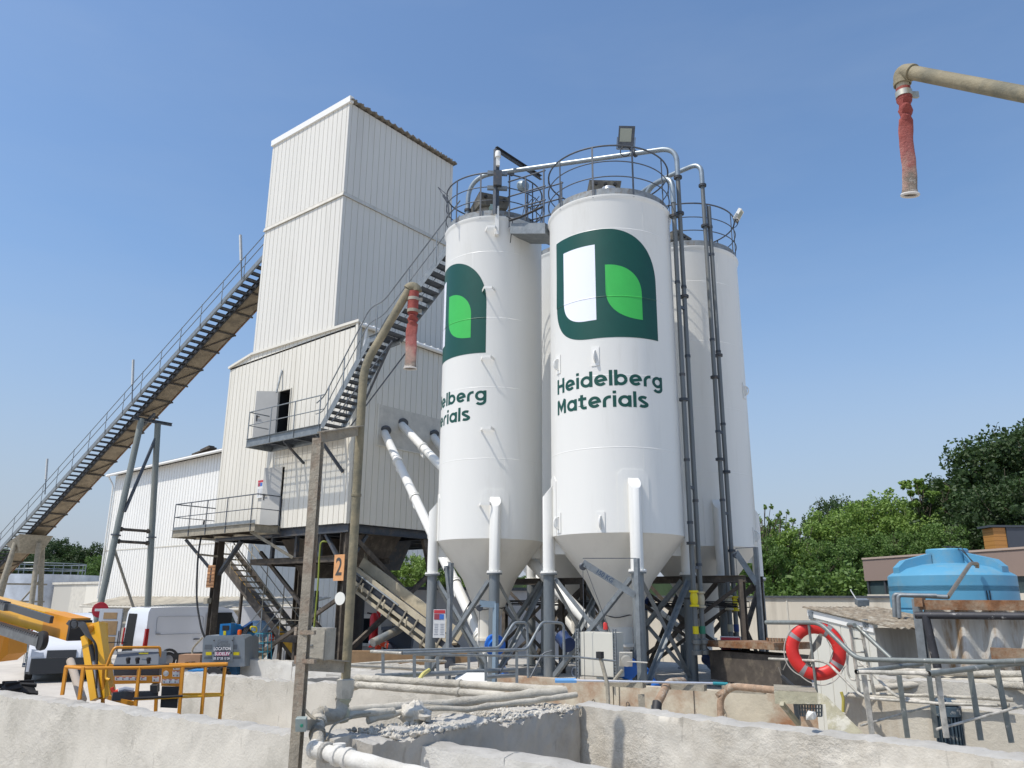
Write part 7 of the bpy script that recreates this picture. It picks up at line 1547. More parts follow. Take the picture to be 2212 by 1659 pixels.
# no entry sign
sg = PD(216.5, 1317.5, 41.5); NS = thing('no_entry_sign', 'round red no entry sign on a pole beside the open van door', 'sign', V((sg.x, sg.y, 0)))
fs = -V((sg.x, sg.y, 0)).normalized(); rs_ = V((0, 0, 1)).cross(fs)
MB().tube([V((sg.x, sg.y, 0))-fs*.05, V((sg.x, sg.y, sg.z+.3))-fs*.05], .03, 8).build('pole', m_galv, NS)
MB().lathe([(0, .02), (.33, .02), (.34, .01), (.34, -.01), (0, -.01)], sg, 36, axis=fs).build('disc', mat('sign_red', (.50, .02, .035), .4), NS); MB().ob(sg+fs*.024, rs_*.22, fs*.003, V((0, 0, .055))).build('white_bar', m_silo, NS)
# traffic cone
cn = PD(48.5, 1446, 27.5); cn = V((cn.x, cn.y, 0)); TCn = thing('traffic_cone', 'orange and white traffic cone on the yard by the left vans', 'cone', cn)
MB().box(0, 1, 0, 1, 0, 1); k = MB(); k.ob(cn+V((0, 0, .02)), (.17, 0, 0), (0, .17, 0), (0, 0, .02)); k.lathe([(.14, .04), (.03, .50), (0, .50)], cn, 20); k.build('cone', mat('cone_orange', (.75, .06, .02), .5), TCn)
k = MB(); k.lathe([(.116, .16), (.086, .28)], cn, 20); k.lathe([(.067, .36), (.047, .44)], cn, 20); k.v = [v+((v-cn)*V((1, 1, 0))).normalized()*.004 if False else v+V((v.x-cn.x, v.y-cn.y, 0))*.06 for v in k.v]; k.build('white_bands', m_silo, TCn)
# ---------------------------------------------------------------- yellow boom lift
m_jy = mat('boom_yellow', (.74, .38, .012), .4, noise_s=3, noise_amt=.06, coat=.2); m_jo = mat('boom_orange', (.62, .25, .015), .5, noise_s=2, noise_amt=.08)
m_chain = mat('cable_chain', (.12, .125, .125), .55, noise_s=10, noise_amt=.3); m_cons = mat('console_grey', (.055, .06, .065), .45)
JL = thing('boom_lift', 'yellow boom lift, its jib hanging down to a railed basket in the left foreground', 'boom lift', PD(-60, 1560, 17))
def slab4(ps, th, m_, name, par):  # ps: 4 points of the facing side; thickness away from the camera
    b_ = V((FWD.x, FWD.y, 0)).normalized()*th; mb = MB(); mb.faces(list(ps)+[p+b_ for p in ps], [(3,2,1,0), (4,5,6,7), (0,1,5,4), (1,2,6,5), (2,3,7,6), (3,0,4,7)]); return mb.build(name, m_, par, smooth=False)
bA, bB = P1(-560, 560, 19.5), P1(690, 900, 13.6)
dB = (bB-bA).normalized(); uB = (V((0, 0, 1))-dB*dB.z).normalized(); sB_ = dB.cross(uB)
bm = MB(); bm.beam(bA, bB, .26, .30); bm.build('boom', m_jy, JL, smooth=False)
MB().beam(lerp(bA, bB, .86), bB+dB*.03, .275, .315).build('boom_collar', m_jo, JL, smooth=False)
MB().ob(bB+dB*.04-uB*.01, dB*.03, sB_*.15, uB*.14).build('boom_mouth', m_black, JL)
nd = (-sB_ if sB_.dot(FWD) > 0 else sB_)
for (ta, tb, off, rr) in ((0, .70, .12, .055), (0, .93, -.22, .07)):
    a, b = lerp(bA, bB, ta)+uB*off+nd*.30, lerp(bA, bB, tb)+uB*off+nd*.30
    ch = MB().beam(a, b, .10, rr*2.0).build('cable_carrier', m_chain, JL)
    lk = MB(); L_ = (b-a).length; k = 0
    while k < L_:
        lk.ob(a+dB*k+uB*rr, dB*.022, nd*.055, uB*.022); k += .085
    lk.build('carrier_links', mat('link_dark', (.06, .06, .065), .5), ch)
MB().beam(lerp(bA, bB, .70)+uB*.13+nd*.28, lerp(bA, bB, .95)+uB*.10+nd*.26, .05, .10).build('guide_rail', m_cons, JL)
MB().lathe([(0, -.04), (.13, -.04), (.14, 0), (.13, .04), (0, .04)], lerp(bA, bB, .935)-uB*.20+nd*.30, 20, axis=nd).build('carrier_wheel', m_black, JL)
# orange counterweight and tyre at the left edge
cw = [P1(-560, 1200, 17.5), P1(-20, 1190, 16.8), P1(70, 1120, 16.8), P1(85, 800, 16.8), P1(-560, 760, 17.5)]
b_ = V((FWD.x, FWD.y, 0)).normalized()*.55
MB().faces(cw+[p+b_ for p in cw], [[4,3,2,1,0], [5,6,7,8,9]]+[[k, (k+1) % 5, 5+(k+1) % 5, 5+k] for k in range(5)]).build('counterweight', m_jo, JL, smooth=False)
def tyre(par, c, ax, R_, w_, lugs=18, name='wheel'):
    t_ = MB(); t_.lathe([(R_*.55, -w_*.5), (R_*.88, -w_*.5), (R_*.97, -w_*.38), (R_, 0), (R_*.97, w_*.38), (R_*.88, w_*.5), (R_*.55, w_*.5)], c, 36, axis=ax)
    ez = V(ax).normalized(); up = V((0,0,1)) if abs(ez.z) < .9 else V((1,0,0)); ex = ez.cross(up).normalized(); ey = ez.cross(ex)
    for k in range(lugs):
        for sg in (-1, 1):
            a = 2*math.pi*(k+.5*(sg > 0))/lugs; r_ = ex*math.cos(a)+ey*math.sin(a); tt = -ex*math.sin(a)+ey*math.cos(a)
            t_.ob(V(c)+r_*R_*1.0+ez*sg*w_*.25, (ez*w_*.24+tt*.03*sg), tt*.035, r_*.028)
    wl_ = t_.build(name, m_tyre, par); MB().lathe([(0, -.03), (R_*.3, -.05), (R_*.56, -w_*.2)], V(c)-ez*w_*.25, 24, axis=ez).build('rim', m_rimm, wl_); return wl_
for u, d in ((36, 18.2), (-70, 18.6)):
    q = PD(u, 1500, d); tyre(JL, V((q.x, q.y, .63)), V((CR.x, CR.y, 0))*.8+V((FWD.x, FWD.y, 0))*.75, .66, .5)
# jib
JD = 12.7
for (xa, ya, xb, yb, w_, m_) in ((760, 960, 845, 1520, .095, m_jy), (860, 850, 960, 1500, .13, m_jy), (810, 1000, 905, 1510, .06, m_jo)):
    MB().beam(P1(xa, ya, JD), P1(xb, yb, JD-.3), w_, w_*1.1, up=FWD).build('jib_arm', m_, JL, smooth=False)
slab4([P1(740, 1010, JD), P1(905, 1010, JD-.05), P1(900, 845, JD-.05), P1(748, 845, JD)], .16, m_jy, 'jib_head', JL)
MB().lathe([(0, -.02), (.045, -.02), (.045, .03), (.03, .035), (0, .035)], P1(800, 890, JD-.05), 16, axis=-FWD).build('pivot_pin', m_jo, JL)
MB().tube([P1(800, 1040, JD-.15), P1(825, 1180, JD-.2)], .03, 10).build('cylinder', m_black, JL); MB().tube([P1(825, 1180, JD-.2), P1(880, 1500, JD-.35)], .022, 10).build('piston', m_rimm, JL)
hb_ = MB()
for k in range(5): hb_.tube(fillet([P1(590+k*5, 850-k*6, 13.2), P1(660+k*8, 900-k*14, 12.9), P1(700+k*12, 860-k*6, 12.7), P1(760+k*8, 960, 12.5), P1(840+k*3, 1010+k*6, 12.4), P1(850+k*2, 1150, 12.4), P1(850, 1400+k*6, 12.3)], .15), .012, 6)
hb_.tube([P1(650, 855, 12.6)+CR*.05*math.cos(rad(a))+CU*.06*math.sin(rad(a)) for a in range(0, 361, 30)], .01, 5); hb_.build('hoses', m_black, JL)
# basket
BD = 12.0
def PB(x, y, d=BD): return P1(x, y, d)
def stroke(pts, r, m_, name='rail'): return MB().beam(pts[0], pts[1], r*2, r*2).build(name, m_, JL) if len(pts) == 2 else MB().tube(fillet(pts, .08), r, 8).build(name, m_, JL)
bk_ = 12.75
stroke([PB(578, 1232), PB(735, 1243, 11.75), PB(1230, 1240, 11.75), PB(1995, 1212, 11.9)], .020, m_jo, 'top_rail')
stroke([PB(578, 1232), PB(900, 1226, 12.4), PB(1450, 1214, 12.6), PB(1995, 1204, 12.5)], .020, m_jo, 'top_rail'); stroke([PB(1995, 1212, 11.9), PB(1995, 1206, 12.5)], .019, m_jo, 'top_rail')
for xa, xb, d, ye in ((583, 548, 12.0, 1480), (735, 700, 11.75, 1520), (1228, 1185, 11.75, 1680), (1612, 1572, 11.8, 1720), (1812, 1768, 11.85, 1740), (1982, 1925, 11.9, 1800), (1390, 1370, 12.5, 1650), (920, 905, 12.4, 1560)):
    MB().beam(PB(xa, 1235, d), PB(xb, ye, d), .036, .036, up=FWD).build('post', m_jo, JL, smooth=False)
stroke([PB(1180, 1520, 11.75), PB(1575, 1500, 11.8), PB(1975, 1483, 11.9)], .015, m_jy, 'mid_rail'); stroke([PB(1560, 1475, 12.3), PB(1975, 1470, 12.4)], .015, m_jy, 'mid_rail')
MB().beam(PB(960, 1500, 11.9), PB(1190, 1560, 11.8), .07, .05).build('floor_edge', m_jo, JL); MB().beam(PB(560, 1760, 12.1), PB(1940, 1790, 12.1), .7, .04).build('floor', m_cons, JL)
stroke([PB(945, 1215, 12.1), PB(985, 1110, 12.1), PB(1010, 1062, 12.1), PB(1405, 1060, 12.2), PB(1412, 1085, 12.2), PB(1400, 1215, 12.2)], .019, m_jo, 'console_guard')
stroke([PB(942, 1215, 12.1), PB(935, 1340, 12.1), PB(970, 1345, 12.05)], .017, m_jy, 'console_guard')
slab4([PB(1000, 1215, 12.0), PB(1395, 1215, 12.05), PB(1400, 1100, 12.2), PB(1040, 1100, 12.15)], .25, mat('console_face', (.16, .17, .18), .4), 'console', JL)
slab4([PB(1005, 1310, 11.95), PB(1400, 1310, 12.0), PB(1410, 1215, 12.0), PB(1000, 1215, 11.95)], .3, m_cons, 'console_base', JL)
for x, w_ in ((1130, 16), (1212, 16), (1310, 24)): 
    k = MB(); k.tube([PB(x, 1205, 11.95), PB(x, 1165, 11.95)], .022, 10); k.lathe([(0, .03), (.026, .02), (.03, 0), (.02, -.03), (0, -.035)], PB(x, 1165, 11.95), 12); k.build('joystick', m_black, JL)
slab4([PB(1225, 1120, 12.08), PB(1305, 1120, 12.08), PB(1305, 1108, 12.08), PB(1225, 1108, 12.08)], .01, m_vy, 'warning_strip', JL)
slab4([PB(1000, 1385, 11.9), PB(1405, 1375, 11.9), PB(1408, 1312, 11.9), PB(1002, 1315, 11.9)], .04, m_jo, 'sticker_panel', JL)
m_stk = mat('sticker_white', (.66, .66, .64), .5); m_ink = mat('sticker_ink', (.08, .08, .09), .6); m_sred = mat('sticker_red', (.5, .05, .04), .5)
def sticker(x0, y0, x1, y1, d, heads=0, lines=2, m_=m_stk):
    s_ = slab4([PB(x0, y1, d), PB(x1, y1, d), PB(x1, y0, d), PB(x0, y0, d)], .004, m_, 'sticker', JL)
    for k in range(heads):
        xa = x0+(x1-x0)*(k+.2)/heads; xb = x0+(x1-x0)*(k+.7)/heads
        slab4([PB(xa, y0+9, d-.006), PB(xb, y0+9, d-.006), PB(xb, y0+3, d-.006), PB(xa, y0+3, d-.006)], .003, m_sred, 'red_header', s_)
        slab4([PB(xa, y1-5, d-.006), PB(xa+8, y1-5, d-.006), PB(xa+8, y1-18, d-.006), PB(xa, y1-18, d-.006)], .003, m_ink, 'pictogram', s_)
sticker(1012, 1320, 1290, 1352, 11.88, 5); sticker(1342, 1318, 1402, 1362, 11.88, 1)
slab4([PB(1420, 1400, 11.85), PB(1570, 1590, 11.85) if False else PB(1578, 1405, 11.85), PB(1590, 1230, 11.85), PB(1428, 1235, 11.85)], .04, m_jo, 'end_panel', JL)
sticker(1525, 1232, 1585, 1258, 11.83, 1); sticker(1520, 1268, 1582, 1320, 11.83, 2); sticker(1432, 1340, 1578, 1378, 11.83, 3)
MB().lathe([(0, .0), (.035, .0), (.035, .008), (0, .01)], PB(1464, 1290, 11.83), 20, axis=-FWD).build('manual_pouch', m_stk, JL)
slab4([PB(1412, 1590, 11.8), PB(1555, 1597, 11.8), PB(1572, 1408, 11.8), PB(1425, 1404, 11.8)], .03, m_black, 'rubber_mat', JL)
MB().tube([PB(1175, 1512, 11.7), PB(1610, 1488, 11.7)], .016, 8).build('black_bar', m_black, JL)
mot = MB(); mot.beam(PB(985, 1490, 11.85), PB(1385, 1480, 11.95), .10, .10); mot.build('tool_tray', m_cons, JL)
ot = MB(); ot.tube([PB(985, 1415, 11.85), PB(1000, 1455, 11.85), PB(1040, 1445, 11.85)], .025, 8); ot.build('red_tool', mat('tool_red', (.75, .06, .03), .5), JL)
ot = MB(); ot.tube([PB(1045, 1440, 11.85), PB(1100, 1425, 11.85), PB(1180, 1440, 11.85)], .03, 8); ot.build('grey_tool', mat('tool_grey', (.35, .37, .42), .5), JL)
MB().ob(PB(1365, 1420, 11.9), CR*.045, FWD*.04, CU*.05).build('socket_box', m_cons, JL)
# leaning tube and kerb behind the basket
tag(one(MB().tube([PD(152, 1428, 16.5), PD(178, 1512, 15.0)], .065, 16), 'leaning_tube', mat('cardboard', (.36, .31, .26), .8), 'beige tube leaning on the wall behind the yellow basket rail', 'tube'), None)
q = PZ(165, 1440, .1); tag(one(MB().beam(q-V((1.6, -.2, 0)), q+V((1.6, -.4, 0)), .35, .25), 'kerb_stone', m_concr, 'loose grey kerb stone lying on the yard behind the yellow jib', 'kerb stone'), None)
# ---------------------------------------------------------------- blue boom lift
m_gb = mat('lift_blue', (.01, .20, .50), .4, noise_s=4, noise_amt=.1); m_gg = mat('lift_grey', (.22, .25, .275), .45, noise_s=3, noise_amt=.05); m_ggd = mat('lift_grey_dark', (.12, .135, .15), .5)
GD = 27.5; GL = thing('blue_boom_lift', 'compact blue boom lift with a grey rear cover carrying hire company lettering', 'boom lift', P2(560, 1560, GD))
def PG_(x, y, d=GD): return P2(x, y, d)
fb = V((FWD.x, FWD.y, 0)).normalized()
def poly_solid(pts, th, m_, name, par=None):
    n = len(pts); mb = MB(); mb.faces(list(pts)+[p+fb*th for p in pts], [list(range(n)), list(range(n, 2*n))[::-1]]+[[k, n+k, n+(k+1) % n, (k+1) % n] for k in range(n)]); return mb.build(name, m_, par or GL, smooth=False)
cover = poly_solid([PG_(330, 1390), PG_(345, 1100), PG_(385, 1052), PG_(830, 1045), PG_(870, 1090), PG_(868, 1440), PG_(700, 1445), PG_(345, 1420)], .9, m_gg, 'rear_cover')
poly_solid([PG_(868, 1440, GD+.05), PG_(872, 1090, GD+.05), PG_(935, 1055, GD+.35), PG_(975, 1085, GD+.6), PG_(965, 1425, GD+.6)], .6, m_gg, 'side_cover')
cp_ = poly_solid([PG_(458, 1370, GD-.06), PG_(475, 1065, GD-.06), PG_(725, 1065, GD-.06), PG_(712, 1375, GD-.06)], .07, m_gg, 'cover_door', )
for (xa, ya, xb, yb) in ((360, 1165, 460, 1225), (725, 1165, 775, 1225), (355, 1315, 460, 1345), (720, 1315, 820, 1345)):
    poly_solid([PG_(xa, yb, GD-.01), PG_(xa+8, ya, GD-.01), PG_(xb, ya, GD-.01), PG_(xb-6, yb, GD-.01)], .03, m_ggd, 'vent_recess', cover)
def gtext(s, x, y, size, m_, sx=1.0, bold=.004, name='lettering'):
    ex = PG_(700, 1200)-PG_(450, 1200); ex.z = 0; ex.normalize(); return text(s, size, PG_(x, y, GD-.14), ex, V((0, 0, 1)), m_, cp_, name, bold=bold, sx=sx)
mk = mat('emboss_grey', (.13, .15, .17), .5); mw = mat('plate_white', (.75, .75, .75), .5); mn = mat('plate_navy', (.02, .03, .06), .5); mpk = mat('plate_magenta', (.45, .02, .14), .5)
gtext('Genie', 595, 1128, .155, mk, .85, .003); gtext('Z-34/22', 600, 1172, .11, mk, 1.1, .003)
def plate(x0, y0, x1, y1, m_): return poly_solid([PG_(x0, y1, GD-.085), PG_(x0, y0, GD-.085), PG_(x1, y0, GD-.085), PG_(x1, y1, GD-.085)], .02, m_, 'plate', cp_)
plate(500, 1192, 672, 1240, mn); gtext('LOCATION', 587, 1217, .125, mw, .78, .004); plate(502, 1258, 672, 1304, mpk); gtext('SUDELEV', 587, 1281, .125, mw, .88, .004); plate(478, 1315, 678, 1362, mn); gtext('05 57 28 13 26', 578, 1339, .10, mw, .78, .003)
for x in (405, 762): poly_solid([PG_(x-26 if x < 500 else x-36, 1298, GD-.03), PG_(x-26 if x < 500 else x-36, 1258, GD-.03), PG_(x+45 if x < 500 else x+38, 1258, GD-.03), PG_(x+45 if x < 500 else x+38, 1298, GD-.03)], .02, m_vy, 'warning_label', cover)
for x, y in ((484, 1112), (715, 1112), (702, 1268), (475, 1270)): MB().lathe([(0, .02), (.02, .015), (.022, 0)], PG_(x, y, GD-.07), 10, axis=-fb).build('screw', m_black, cp_)
bx_ = poly_solid([PG_(548, 1058, GD+.1), PG_(560, 905, GD+.1), PG_(695, 895, GD+.1), PG_(690, 1058, GD+.1)], .45, m_gb, 'turret_box')
poly_solid([PG_(585, 985, GD+.07), PG_(590, 925, GD+.07), PG_(672, 925, GD+.07), PG_(668, 985, GD+.07)], .03, m_black, 'box_opening', bx_); poly_solid([PG_(598, 1045, GD+.07), PG_(600, 992, GD+.07), PG_(632, 992, GD+.07), PG_(630, 1045, GD+.07)], .03, m_vy, 'warning_label', bx_)
MB().beam(PG_(700, 1045, GD+.5), PG_(800, 935, GD+.9), .14, .14).build('boom_section', m_gb, GL); MB().beam(PG_(720, 935, GD+.6), PG_(960, 1050, GD+1.6), .18, .2).build('boom_section', m_gb, GL); MB().beam(PG_(820, 990, GD+.9), PG_(950, 905, GD+1.6), .12, .14).build('boom_section', mat('lift_navy', (.01, .05, .16), .5), GL)
k = MB()
for i in range(6): k.tube(fillet([PG_(780+20*i, 1040, GD+.7), PG_(830+18*i, 930+6*i, GD+1), PG_(880+12*i, 1000, GD+1.1), PG_(930+8*i, 960+10*i, GD+1.2)], .1), .02, 5)
k.build('hoses', m_black, GL)
MB().lathe([(.06, 0), (.065, .12), (.055, .17), (0, .18)], PG_(800, 1050, GD+.3), 14).build('beacon', mat('beacon_orange', (.8, .12, .01), .3), GL)
k = MB(); k.tube(fillet([PG_(940, 1000, GD+1.2), PG_(942, 938, GD+1.2), PG_(1020, 945, GD+1.3), PG_(1018, 1008, GD+1.3), PG_(965, 1005, GD+1.2)], .06), .028, 6); k.build('guard_loop', m_vy, GL)
poly_solid([PG_(640, 1590, GD+.4), PG_(640, 1440, GD+.4), PG_(775, 1430, GD+.4), PG_(770, 1590, GD+.4)], .8, mat('lift_deep_blue', (.01, .10, .24), .5), 'chassis'); poly_solid([PG_(150, 1590, GD-.2), PG_(150, 1490, GD-.2), PG_(370, 1485, GD-.2), PG_(360, 1590, GD-.2)], .7, m_gb, 'chassis_arm')
for x, d in ((520, GD-.1), (170, GD+1.2)): q = P2(x, 1520, d); tyre(GL, V((q.x, q.y, .42)), V((CR.x, CR.y, 0))*.35+fb, .42, .32)
# its basket
m_teal = mat('teal_rail', (.03, .19, .26), .5, noise_s=6, noise_amt=.15); k = MB()
pts4 = [(978, 1020), (1208, 1020)]
for y in (1020, 1140, 1250, 1350): k.tube([P2(978, y, 30), P2(1100, y+8, 29.5), P2(1208, y, 30.3)], .02, 6)
for x in (978, 1040, 1100, 1160, 1208): k.tube([P2(x, 1015, 30-.4*(x == 1100)), P2(x-5, 1480, 30-.4*(x == 1100))], .02, 6)
k.build('basket_rails', m_teal, GL)
# crate, box and cabin behind the lift
tag(one(MB().ob(P2(210, 1385, 30)-V((0, 0, .05)), CR*.36, fb*.3, V((0, 0, .30))), 'cardboard_crate', mat('crate_brown', (.34, .20, .12), .8, noise_s=4, noise_amt=.15), 'brown crate on the ground between the van and the blue lift', 'crate'), None)
q = P2(1250, 1100, 37.5); CBn = thing('site_cabin', 'white site cabin glimpsed behind the man in orange', 'cabin', V((q.x, q.y, 0)))
MB().ob(V((q.x, q.y, 1.25)), V((CR.x, CR.y, 0))*1.2, fb*1.2, V((0, 0, 1.25))).build('cabin_wall', mat('cabin_white', (.62, .63, .65), .5), CBn); MB().ob(V((q.x, q.y, 1.05))-fb*1.21+CR*.3, V((CR.x, CR.y, 0))*.45, fb*.02, V((0, 0, 1.0))).build('cabin_door', m_panel2, CBn)
q = P2(1040, 960, 33.5); WB = thing('water_cubitainer', 'translucent blue water container on a pale stand behind the man in orange', 'water container', V((q.x, q.y, 0)))
MB().lathe([(0, -.30), (.36, -.30), (.40, -.25), (.40, .2), (.33, .28), (0, .30)], q, 24).build('container', mat('water_blue', (.25, .42, .62), .3), WB); MB().lathe([(.3, 0), (.3, q.z-.3)], (q.x, q.y, 0), 18).build('stand', mat('stand_pale', (.45, .46, .50), .5), WB)
# fire extinguisher, bin, chute near the workshop
q = P3(466, 762, 28.2); FE = thing('fire_extinguisher', 'tall red fire extinguisher by the workshop window', 'fire extinguisher', q-V((0, 0, .6))); m_fe = mat('extinguisher_red', (.50, .015, .02), .35)
MB().lathe([(0, -.55), (.14, -.55), (.15, -.5), (.15, .42), (.09, .53), (0, .56)], q, 18).build('cylinder', m_fe, FE); MB().tube([q+V((0, 0, .5)), q+V((0, 0, .55))-CR*.25], .03, 6).build('handle', m_black, FE)
MB().ob(P3(512, 613, 28.6), CR*.07, fb*.01, V((0, 0, .12))).build('sign', m_fe, FE)
q = P3(695, 860, 27.5); BN = thing('waste_bin', 'dark blue plastic waste bin with a lid behind the bending man', 'bin', V((q.x, q.y, .5)))
MB().hexa([q-CR*.42-V((0, 0, .5)), q+CR*.42-V((0, 0, .5)), q+CR*.42+fb*.6-V((0, 0, .5)), q-CR*.42+fb*.6-V((0, 0, .5)), q-CR*.5+V((0, 0, .30)), q+CR*.5+V((0, 0, .30)), q+CR*.5+fb*.7+V((0, 0, .30)), q-CR*.5+fb*.7+V((0, 0, .30))]).build('body', mat('bin_blue', (.035, .05, .075), .5), BN)
MB().ob(q+V((0, 0, .36))+fb*.3, CR*.53, fb*.4, V((0, 0, .045))).build('lid', mat('bin_lid', (.05, .07, .10), .45), BN)
CHt = thing('discharge_chute', 'bent grey pipe chute hanging under the tan feeder conveyor', 'chute', P3(460, 880, 26.5)); MB().tube(fillet([P3(735, 690, 27.2), P3(735, 745, 27.0), P3(690, 770, 26.9), P3(455, 888, 26.2)], .2), .13, 16).build('tube', mat('chute_grey', (.20, .22, .23), .5, noise_s=5, noise_amt=.2, dirt=(.40, .35, .24), dirt_s=3, dirt_lo=.5, dirt_hi=.7), CHt)
MB().lathe([(.15, -.1), (.38, .38)], P3(728, 690, 27.2), 16).build('funnel', m_feed, CHt)
tag(one(MB().ob(PD(880, 1422, 26)-V((0, 0, .2)), CR*1.9, fb*.2, V((0, 0, .42))), 'timber_baulk', mat('ochre_panel', (.30, .19, .10), .8, noise_s=3, noise_amt=.2), 'long ochre panel on edge in front of the bending man', 'panel'), None)
# ---------------------------------------------------------------- people
m_skin = mat('skin', (.42, .24, .17), .6); m_hivis = mat('hivis_orange', (.70, .07, .025), .7); m_band = mat('reflective_grey', (.55, .55, .52), .4); m_navy = mat('navy_cloth', (.018, .022, .04), .85, noise_s=20, noise_amt=.2); m_helm = mat('helmet_white', (.68, .70, .74), .3); m_hair = mat('dark_hair', (.02, .015, .012), .8)
def person(label, base, yaw, J, chains, paint, head, helm_dir=(1, 0, 0), shorts=False):
    """J: joints name -> (x, y, z, r) in metres, x forward; chains: connected joint lists; paint(p) -> material index"""
    o = thing('person', label, 'person', base); c_, s_ = math.cos(yaw), math.sin(yaw)
    names = list(J); idx = {n: i for i, n in enumerate(names)}; ed = set()
    vs = [V((J[n][0], J[n][1], J[n][2])) for n in names]; rr = [J[n][3] for n in names]
    for ch in chains:
        for a, b in zip(ch[:-1], ch[1:]): ed.add((idx[a], idx[b]))
    me = bpy.data.meshes.new('b'); me.from_pydata([tuple(v) for v in vs], list(ed), []); ob = bpy.data.objects.new('b', me); COL.objects.link(ob)
    md = ob.modifiers.new('s', 'SKIN'); sv_ = me.skin_vertices[0].data
    for i, r in enumerate(rr): sv_[i].radius = (r, r); sv_[i].use_root = (i == 0)
    ob.modifiers.new('u', 'SUBSURF').levels = 2
    dg = bpy.context.evaluated_depsgraph_get(); m2 = bpy.data.meshes.new_from_object(ob.evaluated_get(dg)); bpy.data.objects.remove(ob)
    mb = MB(); mb.v = [V(base)+V((v.co.x*c_-v.co.y*s_, v.co.x*s_+v.co.y*c_, v.co.z)) for v in m2.vertices]
    for p in m2.polygons: mb.f.append(list(p.vertices)); mb.mi.append(paint(p.center))
    mb.build('body', [m_skin, m_hivis, m_band, m_navy], o, ang=80)
    # head with face
    hx = V(head); R_ = lambda q: V(base)+V((q.x*c_-q.y*s_, q.x*s_+q.y*c_, q.z)); f = V(helm_dir).normalized(); side = V((0, 1, 0)); upv = f.cross(side).normalized(); upv = upv if upv.dot(V((-.3, 0, 1))) > 0 or f.z < -.5 else -upv
    H_ = MB(); n1, n2 = 16, 20
    for i in range(n1+1):
        for j in range(n2):
            th, ph = math.pi*i/n1, 2*math.pi*j/n2; a, b, c2 = math.sin(th)*math.cos(ph), math.sin(th)*math.sin(ph), math.cos(th)
            x = .098*a; y = .076*b; z = .122*c2
            if c2 < 0: x *= 1-.18*(-c2); y *= 1-.28*(-c2)
            H_.v.append(R_(hx+f*x+side*y+upv*z))
    for i in range(n1):
        for j in range(n2): H_.f.append([i*n2+j, (i+1)*n2+j, (i+1)*n2+(j+1) % n2, i*n2+(j+1) % n2]); H_.mi.append(0)
    hd = H_.build('head', m_skin, o, ang=80)
    fc = MB(); fc.hexa([R_(hx+f*.092+side*a*.012+upv*b) for a, b in ((-1, -.03), (1, -.03), (.6, .02), (-.6, .02))]+[R_(hx+f*.122+side*a*.010+upv*b) for a, b in ((-1, -.03), (1, -.03), (.4, -.0), (-.4, -.0))]); fc.build('nose', m_skin, hd)
    ey = MB()
    for sg_ in (-1, 1): ey.ob(R_(hx+f*.088+side*.030*sg_+upv*.012), R_(side*.012)-V(base), R_(f*.008)-V(base), R_(upv*.005)-V(base))
    ey.ob(R_(hx+f*.088-upv*.055), R_(side*.022)-V(base), R_(f*.005)-V(base), R_(upv*.004)-V(base)); ey.build('eyes_and_mouth', m_hair, hd)
    ea = MB()
    for sg_ in (-1, 1): ea.ob(R_(hx+side*.078*sg_-upv*.01), R_(side*.008)-V(base), R_(f*.018)-V(base), R_(upv*.03)-V(base))
    ea.build('ears', m_skin, hd)
    HM = MB(); prof = [(.128, .035), (.125, .06), (.11, .11), (.075, .145), (.0, .16)]
    HM.lathe(prof, R_(hx-f*.005), 22, axis=R_(upv)-V(base)); HM.lathe([(.10, .03), (.15, .032), (.15, .040), (.12, .045)], R_(hx+f*.035), 22, axis=R_(upv)-V(base)); HM.build('helmet', m_helm, o)
    MB().lathe([(.104, -.02), (.106, .04)], R_(hx-f*.02), 18, axis=R_(upv)-V(base)).build('hair', m_hair, hd)
    return o
def hand(J, ch, name, w, d, up):
    """palm and five curled fingers starting at wrist joint name; d = pointing direction, up = palm normal"""
    w = V(w); d = V(d).normalized(); up = V(up).normalized(); s_ = d.cross(up).normalized()
    J[name+'palm'] = (*(w+d*.06), .026); ch.append([name, name+'palm'])
    for k, L_ in enumerate((.075, .085, .08, .065)):
        a = w+d*.095+s_*(.027-.018*k); b = a+d*L_*.5-up*.01; c = b+d*L_*.3-up*L_*.4
        for q, p, r in (('a', a, .010), ('b', b, .009), ('c', c, .007)): J[name+'f%d' % k+q] = (*p, r)
        ch.append([name+'palm', name+'f%da' % k, name+'f%db' % k, name+'f%dc' % k])
    a = w+d*.03+s_*.03; b = a+s_*.025+d*.03-up*.01; J[name+'ta'] = (*a, .012); J[name+'tb'] = (*b, .010); J[name+'tc'] = (*(b+d*.025-up*.015), .008); ch.append([name+'palm', name+'ta', name+'tb', name+'tc'])
# standing man seen in profile, looking left and down
J = {'pel': (0, 0, .96, .15), 'wai': (0, 0, 1.10, .145), 'che': (.01, 0, 1.32, .165), 'neb': (.02, 0, 1.48, .085), 'nec': (.05, 0, 1.56, .055),
     'shl': (.0, .19, 1.44, .075), 'ell': (-.02, .26, 1.16, .052), 'wrl': (.16, .24, .96, .034), 'shr': (.0, -.19, 1.44, .075), 'elr': (.02, -.26, 1.16, .052), 'wrr': (.20, -.2, 1.00, .034),
     'hil': (0, .10, .90, .115), 'knl': (.03, .11, .50, .075), 'anl': (-.03, .12, .09, .05), 'tol': (.13, .13, .04, .04), 'hir': (0, -.10, .90, .115), 'knr': (.04, -.11, .50, .075), 'anr': (0, -.12, .09, .05), 'tor': (.16, -.13, .04, .04)}
ch = [['pel', 'wai', 'che', 'neb', 'nec'], ['che', 'shl', 'ell', 'wrl'], ['che', 'shr', 'elr', 'wrr'], ['pel', 'hil', 'knl', 'anl', 'tol'], ['pel', 'hir', 'knr', 'anr', 'tor']]
